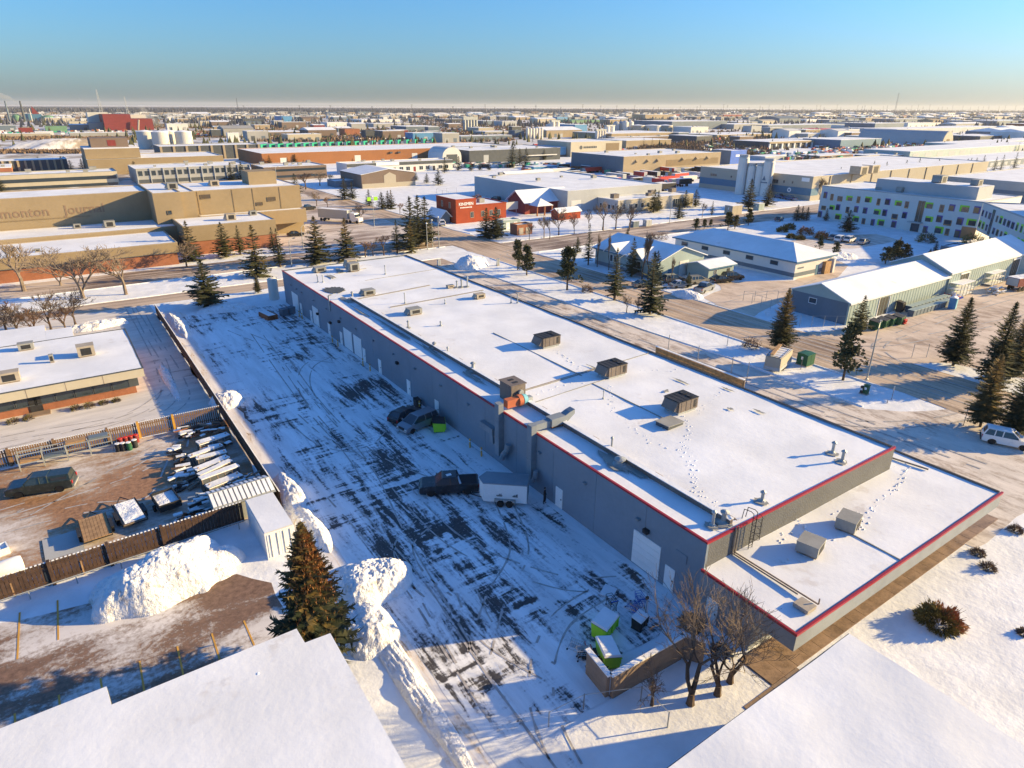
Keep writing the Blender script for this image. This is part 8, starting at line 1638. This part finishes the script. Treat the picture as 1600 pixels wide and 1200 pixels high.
plume_px('small white steam puff above the brick-red works', 204, [(164, 178, .4), (160, 174, 1.2), (156, 170, 1.6), (148, 168, 1.4), (140, 160, 1.5), (134, 153, 1.2)], 5)
plume_px('broad white steam cloud blowing left over the works yard', 202, [(258, 199, .6), (254, 195, 3.0), (244, 190, 5.0), (236, 183, 5.5), (230, 174, 5.5), (226, 165, 4)], 8)
# masts and pylons
def mast(label, u, vb, vt, r=.6, group='masts along the horizon', arms=0, m='far_wood', name='mast'):
    p = at(u, vb); h = max(8, hpx(u, vb, vt)); t = thing(name, label, name if name != 'mast' else 'mast', p, 0, group); mb = MB()
    for k in range(3): a = 2.1*k; mb.tube((r*2*cos(a), r*2*sin(a), -.3), (r*.3*cos(a), r*.3*sin(a), h), r*.35, r*.2, 4)
    for j in range(6): z = h*(j+1)/7; q = r*(2-1.7*(j+1)/7); mb.path([(q*cos(a), q*sin(a), z) for a in (0, 2.1, 4.2, 6.283)], r*.14, 3)
    mb.build('lattice', m, t)
    for j in range(arms): mb = MB(); z = h*(.97-.13*j); mb.box(-h*.13, h*.13, -r*.3, r*.3, z-.4, z+.4); mb.build('arm', m, t)
    return t
mast('tall striped chimney mast above the brick-red works', 160, 186, 140, 2.6, m='light_grey_wall'); mast('tall thin chimney mast right of the brick-red works', 201, 186, 151, 2.2, m='light_grey_wall'); mast('tall thin mast on the left skyline', 373, 180, 153, 1.5)
mast('tallest antenna mast leaning over the right skyline', 1394, 196, 145, 1.2, m='grey_wall'); mast('second tall antenna mast on the right skyline', 1359, 181, 166, 1.2)
zones = [(0, 420, 'left of the grain silos'), (420, 720, 'above the orange warehouse'), (720, 950, 'above the pale warehouse'), (950, 1190, 'above the tan warehouse'), (1190, 1390, 'left of the tallest antenna'), (1391, 1620, 'right of the tallest antenna')]
mm = [226, 382, 421, 469, 517, 537, 582, 644, 661, 708, 739, 758, 773, 804, 837, 876, 910, 938, 963, 991, 1020, 1028, 1062, 1088, 1093, 1129, 1135, 1169, 1186, 1190, 1200, 1222, 1226, 1232, 1253, 1274, 1280, 1286, 1306, 1312, 1338, 1345, 1349, 1378, 1384, 1414, 1422, 1432, 1440, 1450, 1464, 1470, 1478, 1486, 1502, 1514, 1526, 1534, 1542, 1558, 1568, 1584, 1597]
R_ = random.Random(31); cnt = {}
for u in mm:
    z_ = [z for a, b, z in zones if a <= u < b] or ['right of the tallest antenna']; z_ = z_[0]; cnt[z_] = cnt.get(z_, 0)+1
    n_ = cnt[z_]; od = ['first', 'second', 'third', 'fourth', 'fifth', 'sixth', 'seventh', 'eighth', 'ninth', 'tenth', 'eleventh', 'twelfth', 'thirteenth', 'fourteenth', 'fifteenth', 'sixteenth', 'seventeenth', 'eighteenth', 'nineteenth', 'twentieth', 'twenty-first', 'twenty-second', 'last'][min(22, n_-1)]
    mast('thin pylon on the horizon, %s from the left among those %s' % (od, z_), u, 178+R_.uniform(0, 2), 168-R_.uniform(0, 5), .9, 'pylons along the horizon', 2, name='pylon')
# ------------------------------------------------------------------ filler blocks of the industrial district, each a building of its own
COLS = [('white', 'white_wall', 3), ('grey', 'grey_wall', 4), ('tan', 'tan_light', 3), ('slate blue', 'slate_wall', 4), ('brown', 'brown_wall', 2), ('dark', 'charcoal', 3), ('pale', 'light_grey_wall', 3), ('cream', 'cream', 2), ('teal', 'teal_wall', 1), ('blue', 'blue_wall', 1), ('brick red', 'brick', 1), ('maroon', 'maroon', 1)]
CW = [c for c in COLS for _ in range(c[2])]
ZN = [(0, 160, 'below the refinery skyline'), (160, 330, 'round the brick-red works'), (330, 480, 'between the works and the blue hangar'), (480, 620, 'right of the bright blue hangar'), (620, 720, 'left of the grey grain silos'), (720, 820, 'right of the grey grain silos'), (820, 930, 'round the slim white silos'), (930, 1050, 'round the terrace tanks'), (1050, 1180, 'round the blue-green plant'), (1180, 1300, 'behind the pillared hall'), (1300, 1400, 'left of the tallest antenna foot'), (1400, 1500, 'round the arched hangar'), (1500, 1640, 'at the right end of the skyline')]
used = {}; occ = [(a[2], a[3], a[5]-1, a[4]+2) for a in FB]+[(150, 262, 170, 210), (0, 70, 160, 200), (205, 300, 205, 240), (722, 748, 184, 210), (985, 1050, 192, 212), (820, 850, 196, 220), (925, 960, 195, 222), (1462, 1492, 208, 230), (395, 690, 222, 262), (805, 1140, 218, 300), (40, 175, 218, 236), (0, 400, 236, 300), (1180, 1240, 240, 280)]
R_ = random.Random(99); made = 0; tries = 0
while made < 235 and tries < 6000:
    tries += 1
    v = 177.5+(R_.random()**1.7)*48; u = R_.uniform(-20, 1620); wpx = R_.uniform(10, 46)*(.6+.4*(v-175)/20) if v < 190 else R_.uniform(14, 60); d_ = 35*1137/(v-166.5)
    if u < 330 and v > 205: continue
    if 400 < u < 700 and 190 < v < 224 and R_.random() < .8: continue
    box = (u, u+wpx, v-3.5, v+.8)
    if any(not (box[1] < o[0] or box[0] > o[1] or box[3] < o[2] or box[2] > o[3]) for o in occ): continue
    occ.append(box); c = R_.choice(CW); hh = R_.uniform(5, 10); hp = hh*1137/d_
    size = 'long low' if wpx > hp*7 else ('boxy' if wpx < hp*3 else 'flat'); z_ = [z for a, b, z in ZN if a <= u+wpx/2 < b] or ['at the right end of the skyline']
    dist = 'far' if v < 186 else ('middle-row' if v < 200 else 'near-row'); lab = '%s %s %s snowy-roofed warehouse %s' % (dist, size, c[0], z_[0])
    k = lab; used[k] = used.get(k, 0)+1; ex = ['', ', next in line', ', one more in line', ', beyond its likes'][min(3, used[k]-1)]
    p = at(u, v); y0 = p.y; x1 = xat(u+wpx, y0); W = max(8, x1-p.x); D = R_.uniform(.5, 1.1)*min(W, 60); t = thing('warehouse', lab+ex, 'warehouse', (p.x, y0, 0), 0, 'warehouses of the far district')
    mb = MB(); mb.box(0, W, 0, D, -.2, hh); mb.build('wall', c[1], t)
    if R_.random() < .3: mb = MB(); mb.extr([(-.4, hh+.003), (D+.4, hh+.003), (D/2, hh+D*.09)], 'x', -.4, W+.4)
    else: mb = MB(); mb.box(-.15, W+.15, -.15, D+.15, hh+.003, hh+.3)
    mb.build('roof', 'snow_roof' if R_.random() < .8 else c[1], t)
    if v > 184 and W > 16:
        n = int(min(6, W/9))
        for k in range(n): 
            if R_.random() < .6: panel(t, W, D, 'S', (k+.5)*W/n, .1, min(4, W/n*.45), hh*.5, R_.choice(['charcoal', 'light_grey_wall', 'slate_wall']), 'bay', .06, False)
    if v > 192: roof_bits(t, W, D, hh, R_.randint(0, 3), tries)
    made += 1
# ------------------------------------------------------------------ far vegetation and town mass
def scatter_cones(name, n, region, hr, m, seed, sides=5, squash=1.0, kinds='cone', hs=1.0):
    R = random.Random(seed); mb = MB(); k = 0
    while k < n:
        u, v = region(R)
        p = at(u, v)
        h = R.uniform(*hr); r = h*R.uniform(.25, .5)*squash; h *= hs
        o = len(mb.v)
        if kinds == 'cone':
            for i in range(sides): a = 2*pi*i/sides+R.random(); mb.v.append((p.x+r*cos(a), p.y+r*sin(a), 0))
            mb.v.append((p.x, p.y, h))
            for i in range(sides): mb.f.append((o+i, o+(i+1) % sides, o+sides)); mb.m.append(0)
        else:   # ragged crown: several crossed slivers
            for j in range(7):
                a = R.uniform(0, 6.28); q = len(mb.v); rr = r*R.uniform(.4, 1.3); hh = h*R.uniform(.6, 1.1); dx, dy = R.uniform(-r, r), R.uniform(-r, r)
                mb.v += [(p.x+dx-rr*.5*cos(a), p.y+dy-rr*.5*sin(a), 0), (p.x+dx+rr*.5*cos(a), p.y+dy+rr*.5*sin(a), 0), (p.x+dx+rr*R.uniform(-.4, .4), p.y+dy, hh)]; mb.f.append((q, q+1, q+2)); mb.m.append(0)
        k += 1
    o = mb.build(name, m, kind='stuff'); return o
def reg(v0, v1, pw=1.0, u0=-60, u1=1660): return lambda R: (R.uniform(u0, u1), v0+(v1-v0)*R.random()**pw)
scatter_cones('distant_woods', 9000, reg(171.2, 178.0, 1.0), (10, 20), 'far_wood', 1, 4, 1.6)
scatter_cones('distant_trees', 2600, reg(178, 200, 1.5), (6, 12), 'far_wood', 2, 4, 1.0)
scatter_cones('distant_conifers', 1000, reg(182, 232, 1.2), (4, 9), 'needle', 3, 5, .8)
def band(segs):
    def f(R):
        s = R.choice(segs); return R.uniform(s[0], s[1]), R.uniform(s[2], s[3])
    return f
scatter_cones('far_scrub', 7000, band([(-20, 225, 213, 218), (-20, 225, 215, 219), (290, 400, 207, 215), (300, 420, 205, 211), (400, 520, 192, 205), (520, 690, 185, 197), (560, 700, 200, 214), (600, 760, 208, 216), (240, 340, 194, 201), (430, 560, 212, 220), (660, 800, 185, 200), (0, 200, 236, 240)]), (3.5, 8), 'far_scrub', 4, kinds='rag', hs=.3)
scatter_cones('far_bare_trees', 5000, band([(400, 800, 214, 222), (-20, 420, 178, 192), (700, 900, 190, 215), (1060, 1200, 205, 245), (1000, 1100, 225, 240), (640, 800, 205, 219), (400, 1640, 186, 214), (900, 1640, 190, 236)]), (4, 8), 'far_scrub', 5, kinds='rag', hs=.5)
# town mass: roofs and walls too small to tell apart
R_ = random.Random(12); mb = MB(); mats = ['snow_roof', 'white_wall', 'grey_wall', 'slate_wall', 'charcoal', 'tan_light', 'brown_wall', 'snow_roof']
for k in range(2600):
    v = 173.2+R_.random()**1.2*13; u = R_.uniform(-60, 1660); p = at(u, v); s = R_.uniform(8, 30)*(1 if v > 176 else 1.6); d = R_.uniform(6, 22); h = R_.uniform(4, 8); mi = R_.randrange(1, 7)
    mb.box(p.x, p.x+s, p.y, p.y+d, 0, h, mi); mb.box(p.x-.2, p.x+s+.2, p.y-.2, p.y+d+.2, h+.01, h+.4, 0 if R_.random() < .75 else mi)
mb.build('distant_town', mats, kind='stuff')
# cars and clutter in the far yards, too small to pick apart
mb = MB(); mats = ['car_black', 'car_white', 'car_red', 'car_blue', 'galv', 'snow', 'green_teal', 'rust']
segs = [(0, 210, 203, 211), (290, 420, 208, 214), (400, 640, 214, 219), (640, 800, 203, 209), (830, 1000, 225, 240), (1060, 1200, 225, 246), (1270, 1420, 230, 240), (1290, 1500, 226, 236), (1000, 1180, 210, 220), (1200, 1330, 240, 250), (820, 960, 258, 272), (680, 800, 258, 262)]
for k in range(1500):
    s = R_.choice(segs); p = at(R_.uniform(s[0], s[1]), R_.uniform(s[2], s[3])); l = R_.uniform(2, 6); mb.cbox((p.x, p.y, .9), (l, 2, R_.uniform(1.2, 2.6)), R_.choice((0, 1.57, .2)), R_.randrange(0, 8))
mb.build('yard_clutter', mats, kind='stuff')
# mid-distance trees one can tell apart
R_ = random.Random(55)
TL = [('behind the orange warehouse front', [(408, 258, 240), (422, 260, 243), (450, 262, 246), (462, 258, 241), (475, 262, 250), (493, 256, 238)]), ('round the strip shops', [(552, 263, 248), (695, 270, 247), (717, 266, 244), (736, 267, 251), (750, 266, 252), (764, 266, 250), (640, 262, 250)]), ('left of the blue shop', [(800, 262, 226), (812, 258, 232), (822, 258, 231), (850, 250, 233), (803, 250, 220), (840, 222, 208), (832, 222, 205)]), ('before the grey depot', [(955, 230, 216), (968, 229, 218), (1005, 234, 214), (1018, 233, 215), (1068, 236, 224), (1076, 236, 226), (1050, 238, 226)]), ('behind the beige plant', [(1175, 246, 228), (1243, 256, 234), (1260, 254, 238), (1272, 252, 235), (1250, 258, 246)]), ('behind the snow-dusted row', [(1508, 268, 248), (1523, 262, 246), (1535, 265, 250), (1572, 235, 222), (1590, 236, 222), (1545, 236, 224)]), ('among the far trees behind the green trailers', [(586, 220, 208), (591, 220, 209), (600, 219, 210), (670, 222, 214), (620, 216, 206), (643, 217, 208)])]
for z_, L in TL:
    for i, (u, v, vt) in enumerate(L):
        w_ = ['first', 'second', 'third', 'fourth', 'fifth', 'sixth', 'seventh'][i]
        spx('far%d' % (i % 2) if v < 240 else 'dark%d' % (i % 4), 'dark spruce %s, %s in this account from the left side' % (z_, w_) if False else 'dark spruce %s, %s of its group' % (z_, w_), u, v, u, vt, R_.uniform(.9, 1.3), 'spruces of the far district')
# ------------------------------------------------------------------ air
def build_haze(dens):
    mb = MB(); mb.box(-13000, 21000, -260, 29000, -1.0, 98)
    m = bpy.data.materials.new('haze'); m.use_nodes = True; n = m.node_tree; n.nodes.clear()
    o = n.nodes.new('ShaderNodeOutputMaterial'); v = n.nodes.new('ShaderNodeVolumePrincipled')
    v.inputs['Color'].default_value = (.86, .88, .92, 1); v.inputs['Density'].default_value = dens; v.inputs['Anisotropy'].default_value = .2
    n.links.new(v.outputs[0], o.inputs['Volume']); M['haze'] = m
    return mb.build('haze', 'haze', kind='stuff')
build_haze(.00005)
